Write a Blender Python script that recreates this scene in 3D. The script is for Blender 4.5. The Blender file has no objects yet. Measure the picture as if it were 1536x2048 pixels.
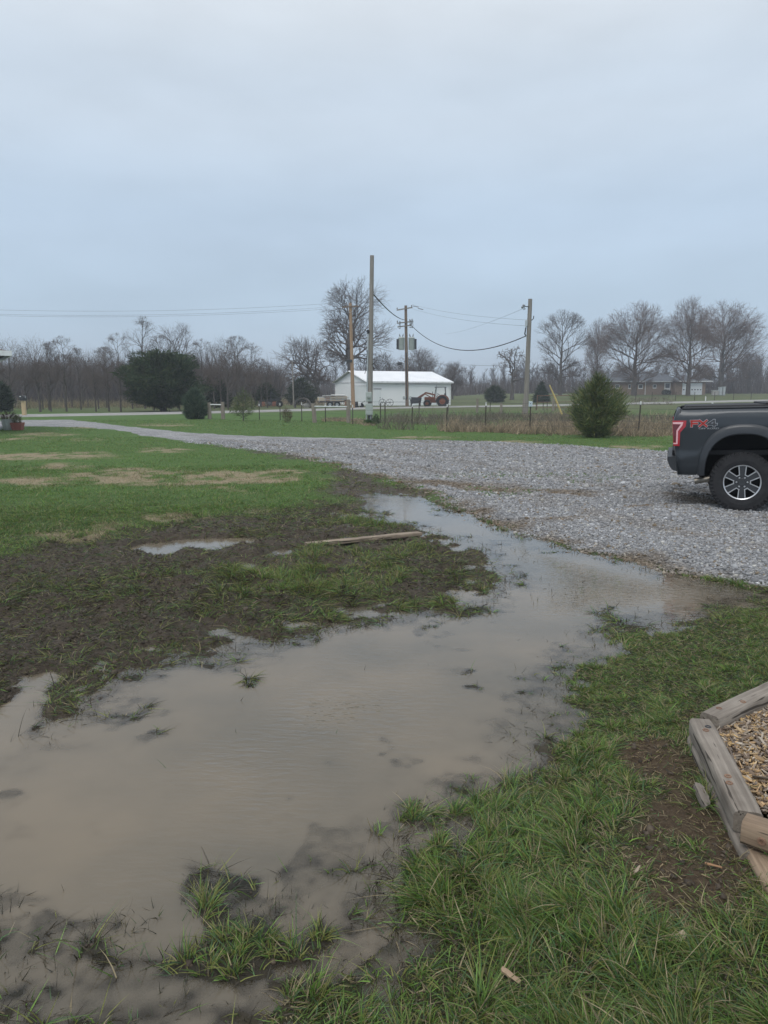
import bpy, math, random
import numpy as np
from mathutils import Vector, Matrix

C = bpy.context.scene.collection
sc = bpy.context.scene
rnd = random.Random(7)
rs = np.random.default_rng(11)
R = math.radians

# ------------------------------------------------------------------ camera
CAM_H, PITCH, FPX = 1.70, R(9.05), 1500.0
cd = bpy.data.cameras.new("camera")
cam = bpy.data.objects.new("camera", cd)
C.objects.link(cam)
cam.location = (0, 0, CAM_H)
cam.rotation_euler = (R(90) - PITCH, 0, 0)
cd.sensor_fit = 'VERTICAL'
cd.sensor_height = 24.0
cd.lens = 24.0 * FPX / 2048.0
cd.clip_start, cd.clip_end = 0.05, 5000
sc.camera = cam

# ------------------------------------------------------------------ sky, sun, exposure
SUN_EL, SUN_AZ = R(52), R(205)          # azimuth from +Y, clockwise: behind the camera, a little to the left
w = bpy.data.worlds.new("World")
sc.world = w
w.use_nodes = True
nt = w.node_tree
nt.nodes.clear()
NW = nt.nodes.new
out = NW('ShaderNodeOutputWorld')
bg = NW('ShaderNodeBackground')
bg.inputs['Strength'].default_value = 0.1
sky = NW('ShaderNodeTexSky')
sky.sky_type = 'NISHITA'
sky.sun_disc = False
sky.sun_elevation = SUN_EL
sky.sun_rotation = SUN_AZ
sky.air_density, sky.dust_density = 1.0, 3.0
tc = NW('ShaderNodeTexCoord')
sep = NW('ShaderNodeSeparateXYZ')
nt.links.new(tc.outputs['Generated'], sep.inputs[0])
ramp = NW('ShaderNodeValToRGB')
ramp.color_ramp.interpolation = 'EASE'
cr = ramp.color_ramp.elements
cr[0].position, cr[0].color = 0.0, (0.40, 0.490, 0.580, 1)
cr[1].position, cr[1].color = 1.0, (1.00, 1.02, 1.06, 1)
for p_, c_ in ((0.10, (0.385, 0.490, 0.600, 1)), (0.20, (0.395, 0.490, 0.600, 1)), (0.33, (0.475, 0.548, 0.630, 1)), (0.45, (0.565, 0.612, 0.660, 1))):
    e = ramp.color_ramp.elements.new(p_)
    e.color = c_
nt.links.new(sep.outputs['Z'], ramp.inputs[0])
mp = NW('ShaderNodeMapping')
mp.inputs['Scale'].default_value = (1.6, 1.6, 5.0)
mp.inputs['Rotation'].default_value = (0.15, 0.1, 0.3)
nt.links.new(tc.outputs['Generated'], mp.inputs[0])
nz = NW('ShaderNodeTexNoise')
nz.inputs['Scale'].default_value = 1.6
nz.inputs['Detail'].default_value = 5.0
nz.inputs['Roughness'].default_value = 0.5
nt.links.new(mp.outputs[0], nz.inputs['Vector'])
mr = NW('ShaderNodeMapRange')
mr.inputs['From Min'].default_value, mr.inputs['From Max'].default_value = 0.3, 0.7
mr.inputs['To Min'].default_value, mr.inputs['To Max'].default_value = 8.9, 10.9
nt.links.new(nz.outputs[0], mr.inputs['Value'])
vm = NW('ShaderNodeVectorMath')
vm.operation = 'SCALE'
nt.links.new(ramp.outputs[0], vm.inputs[0])
nt.links.new(mr.outputs[0], vm.inputs['Scale'])
mx = NW('ShaderNodeMixRGB')
mx.inputs[0].default_value = 0.94        # cloud cover
nt.links.new(sky.outputs[0], mx.inputs[1])
nt.links.new(vm.outputs[0], mx.inputs[2])
nt.links.new(mx.outputs[0], bg.inputs['Color'])
nt.links.new(bg.outputs[0], out.inputs['Surface'])

sd_ = bpy.data.lights.new("sun", 'SUN')
sd_.energy, sd_.angle, sd_.color = 0.75, R(25), (1.0, 0.97, 0.92)
sun = bpy.data.objects.new("sun", sd_)
C.objects.link(sun)
dv = Vector((math.sin(SUN_AZ) * math.cos(SUN_EL), math.cos(SUN_AZ) * math.cos(SUN_EL), math.sin(SUN_EL)))
sun.rotation_euler = dv.to_track_quat('Z', 'Y').to_euler()
sc.view_settings.view_transform = 'Standard'
sc.view_settings.look = 'None'
sc.view_settings.exposure = 0.45
sc.view_settings.gamma = 1.0
sc.render.engine = 'CYCLES'
sc.cycles.max_bounces = 5
sc.cycles.diffuse_bounces = 2
sc.cycles.glossy_bounces = 3
sc.cycles.transparent_max_bounces = 12
sc.cycles.volume_bounces = 0
sc.cycles.use_denoising = True
sc.cycles.use_adaptive_sampling = True
sc.cycles.adaptive_threshold = 0.01

# ------------------------------------------------------------------ pixel helpers (layout survey)
CP, SP = math.cos(PITCH), math.sin(PITCH)

def unproj(px, py, z=0.0):
    u, v = (px - 768) / FPX, (1024 - py) / FPX
    dx, dy, dz = u, CP + v * SP, -SP + v * CP
    t = (z - CAM_H) / dz
    return (dx * t, dy * t)

def proj(x, y, z=0.0):
    dep = y * CP + (CAM_H - z) * SP
    dep = np.maximum(dep, 0.05)
    return 768 + FPX * x / dep, 1024 - FPX * ((z - CAM_H) * CP + y * SP) / dep

def X(px, Y, z=1.7):
    return (px - 768) / FPX * (Y * CP + (CAM_H - z) * SP)

def Z(py, Y):
    v = (1024 - py) / FPX
    return CAM_H + Y * (v * CP - SP) / (CP + v * SP)

# ------------------------------------------------------------------ numeric helpers
def sm(t):
    t = np.clip(t, 0, 1)
    return t * t * (3 - 2 * t)

def hash2(ix, iy, seed):
    h = (ix.astype(np.int64) * 374761393 + iy.astype(np.int64) * 668265263 + seed * 974634533) & 0xffffffff
    h = ((h ^ (h >> 13)) * 1274126177) & 0xffffffff
    h = h ^ (h >> 16)
    h = (h * 2246822519) & 0xffffffff
    h = h ^ (h >> 15)
    return (h & 0xffffff) / float(0x1000000)

def vnoise(x, y, seed):
    ix, iy = np.floor(x), np.floor(y)
    fx, fy = x - ix, y - iy
    fx, fy = fx * fx * (3 - 2 * fx), fy * fy * (3 - 2 * fy)
    a, b = hash2(ix, iy, seed), hash2(ix + 1, iy, seed)
    c, d = hash2(ix, iy + 1, seed), hash2(ix + 1, iy + 1, seed)
    return (a + (b - a) * fx) * (1 - fy) + (c + (d - c) * fx) * fy

def fbm(x, y, size, octs=3, seed=0):
    """noise of about -1..1, first octave SIZE metres wide"""
    s, a, tot = 0, 1.0, 0.0
    f = 1.0 / size
    for o in range(octs):
        s = s + a * (vnoise(x * f + 17.3 * o, y * f - 9.1 * o, seed + o) * 2 - 1)
        tot += a
        a *= 0.55
        f *= 2.03
    return s / tot * 1.5

def poly_sd(x, y, P, far=3.0):
    """signed distance to polygon P (positive inside); clipped to -far outside its box"""
    x, y = np.asarray(x, float), np.asarray(y, float)
    P = np.array(P)
    res = np.full(x.shape, -far)
    m = (x > P[:, 0].min() - far) & (x < P[:, 0].max() + far) & (y > P[:, 1].min() - far) & (y < P[:, 1].max() + far)
    if not m.any():
        return res
    xs, ys = x[m], y[m]
    d2 = np.full(xs.shape, 1e9)
    ins = np.zeros(xs.shape, bool)
    n = len(P)
    for i in range(n):
        x0, y0 = P[i]
        x1, y1 = P[(i + 1) % n]
        ex, ey = x1 - x0, y1 - y0
        t = np.clip(((xs - x0) * ex + (ys - y0) * ey) / (ex * ex + ey * ey + 1e-12), 0, 1)
        d2 = np.minimum(d2, (xs - x0 - t * ex) ** 2 + (ys - y0 - t * ey) ** 2)
        if y0 != y1:
            c = (y0 > ys) != (y1 > ys)
            ins ^= c & (xs < (x1 - x0) * (ys - y0) / (y1 - y0) + x0)
    d = np.sqrt(d2)
    res[m] = np.maximum(np.where(ins, d, -d), -far)
    return res

def W(pts, z=0.0):
    return [unproj(a, b, z) for a, b in pts]

# ------------------------------------------------------------------ mesh helpers
def link(o, parent=None):
    C.objects.link(o)
    if parent is not None:
        o.parent = parent
    return o

def tag(o, label=None, cat=None, group=None, kind=None):
    if label: o['label'] = label
    if cat: o['category'] = cat
    if group: o['group'] = group
    if kind: o['kind'] = kind
    return o

def empty(name, loc=(0, 0, 0), rz=0.0, label=None, cat=None, group=None):
    o = bpy.data.objects.new(name, None)
    o.empty_display_size = 0.2
    o.location = loc
    o.rotation_euler = (0, 0, rz)
    link(o)
    return tag(o, label, cat, group)

def mesh_np(name, V, F, m, parent=None, smooth=False, col=None, attrs=None):
    """V (n,3), F (k,3|4) -> one mesh object; col (n,3) becomes the colour attribute 'col'"""
    me = bpy.data.meshes.new(name)
    V = np.ascontiguousarray(V, np.float32)
    F = np.ascontiguousarray(F, np.int32)
    k, s = F.shape
    me.vertices.add(len(V))
    me.vertices.foreach_set('co', V.ravel())
    me.loops.add(k * s)
    me.loops.foreach_set('vertex_index', F.ravel())
    me.polygons.add(k)
    me.polygons.foreach_set('loop_start', np.arange(0, k * s, s, dtype=np.int32))
    if smooth:
        me.polygons.foreach_set('use_smooth', np.ones(k, bool))
    if col is not None:
        a = me.attributes.new('col', 'FLOAT_COLOR', 'POINT')
        c4 = np.ones((len(V), 4), np.float32)
        c4[:, :3] = col
        a.data.foreach_set('color', c4.ravel())
    for nm, arr in (attrs or {}).items():
        a = me.attributes.new(nm, 'FLOAT', 'POINT')
        a.data.foreach_set('value', np.ascontiguousarray(arr, np.float32))
    me.update(calc_edges=True)
    me.materials.append(m)
    return link(bpy.data.objects.new(name, me), parent)

class MB:
    def __init__(self):
        self.v, self.f = [], []

    def add(self, vs, fs):
        o = len(self.v)
        self.v += [tuple(p) for p in vs]
        self.f += [tuple(i + o for i in q) for q in fs]
        return self

    def box(self, c, s, rz=0.0, M=None, bev=0.0):
        hx, hy, hz = s[0] / 2, s[1] / 2, s[2] / 2
        if bev > 0:
            b = min(bev, hx * .9, hy * .9, hz * .9)
            vs = []
            for sx in (-1, 1):
                for sy in (-1, 1):
                    for sz in (-1, 1):
                        vs.append((sx * (hx - b), sy * (hy - b), sz * hz))
                        vs.append((sx * (hx - b), sy * hy, sz * (hz - b)))
                        vs.append((sx * hx, sy * (hy - b), sz * (hz - b)))
            I = lambda sx, sy, sz, k: ((sx > 0) * 4 + (sy > 0) * 2 + (sz > 0)) * 3 + k
            fs = []
            for s_ in (-1, 1):
                fs.append([I(-1, -1, s_, 0), I(1, -1, s_, 0), I(1, 1, s_, 0), I(-1, 1, s_, 0)])
                fs.append([I(-1, s_, -1, 1), I(1, s_, -1, 1), I(1, s_, 1, 1), I(-1, s_, 1, 1)])
                fs.append([I(s_, -1, -1, 2), I(s_, 1, -1, 2), I(s_, 1, 1, 2), I(s_, -1, 1, 2)])
                for t_ in (-1, 1):
                    fs.append([I(-1, s_, t_, 1), I(1, s_, t_, 1), I(1, s_, t_, 0), I(-1, s_, t_, 0)])
                    fs.append([I(s_, -1, t_, 2), I(s_, 1, t_, 2), I(s_, 1, t_, 0), I(s_, -1, t_, 0)])
                    fs.append([I(s_, t_, -1, 2), I(s_, t_, 1, 2), I(s_, t_, 1, 1), I(s_, t_, -1, 1)])
                    for q_ in (-1, 1):
                        fs.append([I(s_, t_, q_, 0), I(s_, t_, q_, 1), I(s_, t_, q_, 2)])
        else:
            vs = [(sx * hx, sy * hy, sz * hz) for sx in (-1, 1) for sy in (-1, 1) for sz in (-1, 1)]
            fs = [(0, 1, 3, 2), (4, 6, 7, 5), (0, 4, 5, 1), (2, 3, 7, 6), (0, 2, 6, 4), (1, 5, 7, 3)]
        if M is None:
            M = Matrix.Translation(c) @ Matrix.Rotation(rz, 4, 'Z')
        else:
            M = Matrix.Translation(c) @ M
        return self.add([M @ Vector(p) for p in vs], fs)

    def bar(self, p, q, wd, th, up=(0, 0, 1)):
        """a rectangular bar from p to q"""
        p, q = Vector(p), Vector(q)
        d = (q - p).normalized()
        s = d.cross(Vector(up))
        if s.length < 1e-4: s = d.cross(Vector((1, 0, 0)))
        s.normalize()
        n = s.cross(d)
        vs = [e + s * (a * wd / 2) + n * (b * th / 2) for e in (p, q) for a, b in ((-1, -1), (1, -1), (1, 1), (-1, 1))]
        return self.add(vs, [(0, 1, 2, 3), (7, 6, 5, 4), (0, 4, 5, 1), (1, 5, 6, 2), (2, 6, 7, 3), (3, 7, 4, 0)])

    def tube(self, pts, rad, n=8, caps=True):
        pts = [Vector(p) for p in pts]
        if not hasattr(rad, '__len__'): rad = [rad] * len(pts)
        d0 = (pts[-1] - pts[0]).normalized()
        ref = Vector((0, 0, 1)) if abs(d0.z) < 0.9 else Vector((1, 0, 0))
        vs = []
        for i, p in enumerate(pts):
            t = (pts[min(i + 1, len(pts) - 1)] - pts[max(i - 1, 0)]).normalized()
            a = t.cross(ref).normalized()
            b = t.cross(a)
            for k in range(n):
                an = 2 * math.pi * k / n
                vs.append(p + (a * math.cos(an) + b * math.sin(an)) * rad[i])
        fs = [(i * n + k, i * n + (k + 1) % n, (i + 1) * n + (k + 1) % n, (i + 1) * n + k) for i in range(len(pts) - 1) for k in range(n)]
        if caps:
            fs += [tuple(range(n)), tuple(range((len(pts) - 1) * n, len(pts) * n))]
        return self.add(vs, fs)

    def prism(self, poly, p0, ax, ay, n, th):
        """2-D outline POLY in the plane (p0, ax, ay), thickness TH along n"""
        p0, ax, ay, n = Vector(p0), Vector(ax), Vector(ay), Vector(n)
        k = len(poly)
        vs = [p0 + ax * a + ay * b for a, b in poly] + [p0 + ax * a + ay * b + n * th for a, b in poly]
        return self.add(vs, [tuple(range(k)), tuple(range(2 * k - 1, k - 1, -1))] + [(i, (i + 1) % k, k + (i + 1) % k, k + i) for i in range(k)])

    def lathe(self, prof, M, n=32, closed=False):
        """profile (r, h) turned round local Z, placed by matrix M"""
        vs, fs = [], []
        k = len(prof)
        for i in range(n):
            a = 2 * math.pi * i / n
            for r, h in prof:
                vs.append(M @ Vector((r * math.cos(a), r * math.sin(a), h)))
        for i in range(n):
            j = (i + 1) % n
            for q in range(k - 1 if not closed else k):
                q2 = (q + 1) % k
                fs.append((i * k + q, j * k + q, j * k + q2, i * k + q2))
        return self.add(vs, fs)

    def build(self, name, m, parent=None, smooth=False):
        me = bpy.data.meshes.new(name)
        me.from_pydata(self.v, [], self.f)
        if smooth:
            me.polygons.foreach_set('use_smooth', np.ones(len(me.polygons), bool))
        me.update()
        import bmesh
        b = bmesh.new()
        b.from_mesh(me)
        bmesh.ops.recalc_face_normals(b, faces=b.faces)
        b.to_mesh(me)
        b.free()
        if smooth:
            try:
                me.set_sharp_from_angle(angle=R(40))
            except Exception:
                pass
        me.materials.append(m)
        return link(bpy.data.objects.new(name, me), parent)

def blades(P, D, L, Wd, B, nseg, col):
    """many tapering blades as one array: base P, direction D, length L, width Wd, bend vector B"""
    n = len(P)
    rv = rs.normal(size=(n, 3))
    S = np.cross(D, rv)
    S /= np.linalg.norm(S, axis=1, keepdims=True) + 1e-9
    ts = np.linspace(0, 1, nseg + 1)
    rows = []
    for t in ts[:-1]:
        c = P + D * (L * t)[:, None] + B * (L * t * t)[:, None]
        hw = (Wd * 0.5 * (1 - t ** 1.6))[:, None]
        rows += [c - S * hw, c + S * hw]
    rows.append(P + D * L[:, None] + B * L[:, None])
    k = len(rows)
    V = np.stack(rows, 1).reshape(-1, 3)
    t1 = []
    for i in range(nseg - 1):
        a = 2 * i
        t1 += [(a, a + 1, a + 3), (a, a + 3, a + 2)]
    t1.append((k - 3, k - 2, k - 1))
    F = (np.arange(n)[:, None, None] * k + np.array(t1)[None]).reshape(-1, 3)
    return V, F, np.repeat(col, k, 0)

def merge(parts):
    Vs, Fs, Cs, o = [], [], [], 0
    for p in parts:
        if len(p[0]) == 0: continue
        Vs.append(p[0]); Fs.append(p[1] + o)
        if len(p) > 2: Cs.append(p[2])
        o += len(p[0])
    return np.concatenate(Vs), np.concatenate(Fs), (np.concatenate(Cs) if Cs else None)

# ------------------------------------------------------------------ materials
def newmat(name):
    m = bpy.data.materials.new(name)
    m.use_nodes = True
    t = m.node_tree
    b = t.nodes['Principled BSDF']
    return m, t, b, t.nodes.new, t.links.new

def mat(name, c1, c2=None, rough=0.7, scale=3.0, stretch=(1, 1, 1), metal=0.0, spec=0.4, bump=0.0, bscale=None, detail=5.0, lo=0.35, hi=0.65, coat=0.0):
    m, t, b, N, Lk = newmat(name)
    b.inputs['Roughness'].default_value = rough
    b.inputs['Metallic'].default_value = metal
    b.inputs['Specular IOR Level'].default_value = spec
    b.inputs['Coat Weight'].default_value = coat
    b.inputs['Coat Roughness'].default_value = 0.05
    if c2 is None: c2 = tuple(v * 0.78 for v in c1)
    tcn, mpn, nn, rp = N('ShaderNodeTexCoord'), N('ShaderNodeMapping'), N('ShaderNodeTexNoise'), N('ShaderNodeValToRGB')
    mpn.inputs['Scale'].default_value = stretch
    Lk(tcn.outputs['Object'], mpn.inputs[0]); Lk(mpn.outputs[0], nn.inputs['Vector'])
    nn.inputs['Scale'].default_value = scale
    nn.inputs['Detail'].default_value = detail
    nn.inputs['Roughness'].default_value = 0.65
    e = rp.color_ramp.elements
    e[0].position, e[0].color = lo, (*c1, 1)
    e[1].position, e[1].color = hi, (*c2, 1)
    Lk(nn.outputs[0], rp.inputs[0]); Lk(rp.outputs[0], b.inputs['Base Color'])
    if bump > 0:
        bn = N('ShaderNodeBump')
        bn.inputs['Strength'].default_value = bump
        bn.inputs['Distance'].default_value = 0.02
        n2 = nn
        if bscale:
            n2 = N('ShaderNodeTexNoise')
            n2.inputs['Scale'].default_value = bscale
            n2.inputs['Detail'].default_value = 4.0
            Lk(mpn.outputs[0], n2.inputs['Vector'])
        Lk(n2.outputs[0], bn.inputs['Height']); Lk(bn.outputs[0], b.inputs['Normal'])
    return m

def colmat(name, rough=0.6, spec=0.3, trans=0.0, bump=0.0, bscale=60.0):
    """material that takes its albedo from the mesh's own 'col' attribute"""
    m, t, b, N, Lk = newmat(name)
    a = N('ShaderNodeAttribute')
    a.attribute_name = 'col'
    b.inputs['Roughness'].default_value = rough
    b.inputs['Specular IOR Level'].default_value = spec
    Lk(a.outputs['Color'], b.inputs['Base Color'])
    if bump > 0:
        tcn, nn, bn = N('ShaderNodeTexCoord'), N('ShaderNodeTexNoise'), N('ShaderNodeBump')
        nn.inputs['Scale'].default_value = bscale
        Lk(tcn.outputs['Object'], nn.inputs['Vector']); Lk(nn.outputs[0], bn.inputs['Height'])
        bn.inputs['Strength'].default_value = bump
        bn.inputs['Distance'].default_value = 0.01
        Lk(bn.outputs[0], b.inputs['Normal'])
    if trans > 0:
        tr, mxs, o = N('ShaderNodeBsdfTranslucent'), N('ShaderNodeMixShader'), t.nodes['Material Output']
        Lk(a.outputs['Color'], tr.inputs['Color'])
        mxs.inputs[0].default_value = trans
        Lk(b.outputs[0], mxs.inputs[1]); Lk(tr.outputs[0], mxs.inputs[2]); Lk(mxs.outputs[0], o.inputs['Surface'])
    return m

# ------------------------------------------------------------------ lie of the land
PUD = W([(748, 984), (790, 990), (850, 998), (890, 1014), (945, 1034), (1000, 1058), (1060, 1075), (1120, 1093), (1180, 1108), (1240, 1120),
         (1290, 1134), (1340, 1147), (1400, 1158), (1450, 1170), (1500, 1192), (1480, 1212), (1440, 1232), (1390, 1240), (1330, 1250), (1270, 1258),
         (1225, 1270), (1212, 1300), (1165, 1328), (1148, 1350), (1138, 1385), (1112, 1420), (1098, 1452), (1066, 1490), (1078, 1515), (1030, 1548),
         (965, 1592), (905, 1614), (885, 1655), (850, 1700), (815, 1742), (798, 1790), (788, 1835), (782, 1880), (735, 1920), (680, 1965), (600, 1990),
         (540, 2030), (480, 2110), (-300, 2110), (-900, 1800), (-600, 1560), (-200, 1500), (0, 1482), (60, 1463), (150, 1428), (180, 1392), (235, 1345), (330, 1318), (420, 1312), (500, 1288),
         (600, 1268), (700, 1243), (800, 1233), (850, 1218), (905, 1222), (960, 1200), (1000, 1166), (992, 1132), (962, 1102), (920, 1082), (872, 1068),
         (840, 1056), (765, 1046), (716, 1026), (735, 1004)])
PUD2 = W([(240, 1103), (290, 1088), (350, 1081), (420, 1077), (505, 1076), (492, 1094), (420, 1101), (350, 1107), (275, 1113)])
PUD3 = W([(-60, 1470), (20, 1408), (60, 1365), (90, 1350), (92, 1362), (52, 1410), (-10, 1500), (-80, 1540)])
PUD4 = W([(470, 1135), (560, 1100), (640, 1082), (720, 1068), (728, 1074), (640, 1092), (560, 1112), (480, 1142)])
GRAV = W([(-120, 846), (0, 843), (45, 842), (150, 841), (205, 847), (300, 859), (400, 868), (500, 874), (600, 877), (700, 879), (800, 881), (900, 884), (1000, 887), (1100, 892),
          (1200, 898), (1300, 904), (1400, 910), (1536, 918), (1800, 935), (2600, 990), (2600, 1250), (1900, 1215), (1700, 1200), (1536, 1180), (1480, 1166), (1400, 1156), (1290, 1130),
          (1180, 1105), (1060, 1072), (1000, 1054), (900, 1008), (850, 988), (775, 964), (700, 944), (620, 924), (560, 911), (480, 900), (380, 888), (250, 869), (150, 857), (45, 856), (-120, 860)])
MUD = W([(-500, 1180), (0, 1128), (100, 1094), (240, 1066), (400, 1044), (540, 1030), (640, 990), (672, 962), (640, 940), (560, 918), (470, 902), (380, 890),
         (480, 897), (560, 908), (620, 921), (700, 941), (775, 961), (850, 984), (900, 1003), (1000, 1050), (1100, 1086), (1290, 1132), (1400, 1157), (1480, 1166), (1600, 1185),
         (1600, 1235), (1500, 1230), (1400, 1245), (1260, 1275), (1180, 1330), (1130, 1420), (1080, 1500), (960, 1600), (830, 1740), (790, 1850), (640, 2000), (480, 2200), (-600, 2200), (-900, 1700)])
DIRT = W([(1255, 1545), (1325, 1478), (1375, 1440), (1405, 1470), (1440, 1600), (1500, 1690), (1560, 1790), (1600, 1900), (1480, 1880), (1400, 1830), (1330, 1745), (1290, 1660), (1250, 1600)])
PATCH = W([(455, 1168), (520, 1130), (600, 1114), (720, 1108), (850, 1090), (880, 1105), (800, 1120), (840, 1150), (830, 1185), (720, 1190), (600, 1195), (480, 1200)])
PATCH2 = W([(650, 1035), (720, 1030), (800, 1050), (830, 1065), (780, 1075), (700, 1060)])
TUFT = W([(345, 1915), (400, 1880), (440, 1862), (520, 1872), (600, 1888), (640, 1850), (685, 1862), (650, 1900), (600, 1925), (520, 1940), (480, 1975), (400, 1950), (350, 1935)])
TUFT2 = W([(388, 1822), (420, 1800), (440, 1822), (425, 1845), (400, 1850)])
def far_end(p, q, z, k, extra=0.0):
    p, q = np.array(unproj(*p, z)), np.array(unproj(*q, z))
    d = q - p
    return tuple(p + d * k + d / np.hypot(*d) * extra)

CHIPS = [unproj(1424, 1447, 0.10), far_end((1407, 1434), (1545, 1370), 0.178, 2.15), far_end((1490, 1632), (1600, 1668), 0.188, 1.0, 1.5), unproj(1508, 1606, 0.10)]
DEAD = [(60, 916, 140, 10), (150, 938, 60, 8), (250, 957, 150, 20), (60, 972, 120, 16), (330, 980, 130, 15), (180, 992, 60, 9), (470, 962, 130, 14), (420, 985, 90, 10), (560, 950, 70, 6),
        (640, 912, 60, 6), (140, 1085, 90, 16), (230, 1064, 60, 9), (340, 1046, 60, 9), (470, 1050, 90, 10), (90, 1060, 70, 10), (60, 883, 120, 5), (330, 905, 60, 6), (560, 1030, 90, 14), (690, 960, 70, 12),
        (180, 855, 50, 4), (330, 852, 60, 3), (1020, 887, 90, 4), (1250, 898, 80, 4), (850, 878, 80, 3), (90, 872, 60, 5)]

ROADPX = [(-700, 848, 1), (0, 834.5, 1), (200, 831.5, 1), (350, 829, 1), (450, 826.5, 1), (620, 821.5, 1), (760, 817, 1), (900, 815.5, 1), (1000, 813.5, 1)]
ROAD = [unproj(a, b, 0.0) for a, b, _ in ROADPX] + [(28.0, 101.0), (48, 113), (75, 125), (110, 138), (200, 160), (420, 210)]
ROAD = np.array([(p[0], p[1]) for p in ROAD])

def dist_line(x, y, P):
    d2 = np.full(np.shape(x), 1e12)
    for i in range(len(P) - 1):
        ex, ey = P[i + 1] - P[i]
        t = np.clip(((x - P[i][0]) * ex + (y - P[i][1]) * ey) / (ex * ex + ey * ey), 0, 1)
        d2 = np.minimum(d2, (x - P[i][0] - t * ex) ** 2 + (y - P[i][1] - t * ey) ** 2)
    return np.sqrt(d2)

def rise(x, y):
    return 1.0 * sm((y - 92) / 62) * sm((x - 6) / 26) + 0.5 * sm((y - 110) / 120)

def shallow(x, y):
    px, py = proj(x, y)
    a = sm((py - 1700) / 220) * sm((900 - px) / 250)
    b = sm((px - 420) / 260) * sm((py - 1560) / 200)
    return np.maximum(np.maximum(a, 0.8 * b), sm((py - 1880) / 120))

def soil(x, y, fine=True):
    """height of the bare soil, metres; the water stands at 0"""
    x, y = np.asarray(x, float), np.asarray(y, float)
    s = poly_sd(x, y, PUD)
    near = sm((46 - y) / 20)
    h = 0.055 * sm(-s / 1.0) + near * sm(-s / 1.5) * 0.03 * fbm(x, y, 3.0, 2, 3)
    h = h - (s > 0) * (0.003 + 0.085 * sm(s / 0.9) * (1 - 0.62 * shallow(x, y)))
    for P, dp in ((PUD2, 0.105), (PUD3, 0.10), (PUD4, 0.058)):
        s2 = poly_sd(x, y, P, 1.0)
        h = h - dp * sm((s2 + 0.16) / 0.28)
    mdg = sm((poly_sd(x, y, MUD, 2.0) + 0.25) / 0.5)
    if fine:
        k = sm((24 - y) / 10)
        rough = fbm(x, y, 0.30, 2, 21) * 0.011 + fbm(x, y, 0.10, 3, 31) * 0.012
        lump = np.maximum(0, fbm(x, y, 0.22, 2, 77)) ** 2 * 0.028
        clod = sm(0.5 + 1.1 * fbm(x, y, 0.16, 3, 78)) * 0.030 - 0.015
        h = h + k * (rough * (0.30 + 1.0 * mdg) + mdg * (s < 0) * sm(-s / 0.15) * (lump + clod))
        sh = shallow(x, y)
        wl = sm((0.8 * fbm(x, y, 0.42, 3, 79) + 0.45 * fbm(x, y, 0.13, 2, 80) - 0.36 + 0.22 * sh) / 0.6)
        l2 = sm((fbm(x, y, 0.15, 3, 84) - 0.30) / 0.4) * (0.001 + 0.030 * sh) * sm(0.5 + fbm(x, y, 0.6, 2, 85))
        h = np.where(s > 0, np.minimum(h + k * wl * (0.66 + 0.34 * sh) * 0.085 * sm(s / 0.12), -0.007 - 0.005 * sh + rough * (0.55 + 0.35 * sh) + 0.006 * fbm(x, y, 0.05, 2, 86) * sm((4.5 - y) / 2)) + l2 * sm(s / 0.1), h)
        for P, top in ((PUD2, -0.010), (PUD3, -0.015), (PUD4, 0.004)):
            s2 = poly_sd(x, y, P, 1.0)
            h = np.where(s2 > -0.03, np.minimum(h, top + 0.05 * sm(-s2 / 0.03) + rough * 0.9), h)
        tf = np.maximum(sm((poly_sd(x, y, TUFT, 1.0) + .06) / .12), sm((poly_sd(x, y, TUFT2, 1.0) + .04) / .08))
        h = h + 0.024 * tf
        px, py = proj(x, y)
        bl = sm((py - 1930) / 100) * sm((560 - px) / 200)
        h = h + bl * (0.001 + 0.008 * fbm(x, y, 0.35, 2, 91))
        rut = np.sin((x * 0.80 + y * 0.60 + 0.12 * fbm(x, y, 1.5, 2, 8)) * 11.0)
        pxm = sm((760 - px) / 200) * sm((py - 1060) / 60) * sm((1330 - py) / 80)
        h = h + k * mdg * (s < -0.1) * rut * 0.026 * pxm
    return h + rise(x, y)

def drive(x, y, s=None):
    x, y = np.asarray(x, float), np.asarray(y, float)
    if s is None: s = poly_sd(x, y, GRAV, 4.0)
    n = fbm(x, y, 0.5, 2, 41) * 0.15
    k = sm((s + n + 0.08) / 0.55)
    near = sm((22 - y) / 8)
    mound = near * sm((s - 0.1) / 1.0) * (0.055 * fbm(x * 0.8, y * 1.6, 1.6, 2, 55) + 0.05 * np.exp(-((y - 9.3 - 0.05 * (x - 3)) / 0.55) ** 2) * sm((x - 2.2) / 1.2))
    return -0.05 + 0.125 * k + mound + fbm(x, y, 0.12, 2, 61) * 0.008 * near

def H(x, y):
    x, y = np.atleast_1d(np.asarray(x, float)), np.atleast_1d(np.asarray(y, float))
    return np.maximum(soil(x, y, False), drive(x, y))

def Hs(x, y):
    return float(H(x, y)[0])

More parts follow.
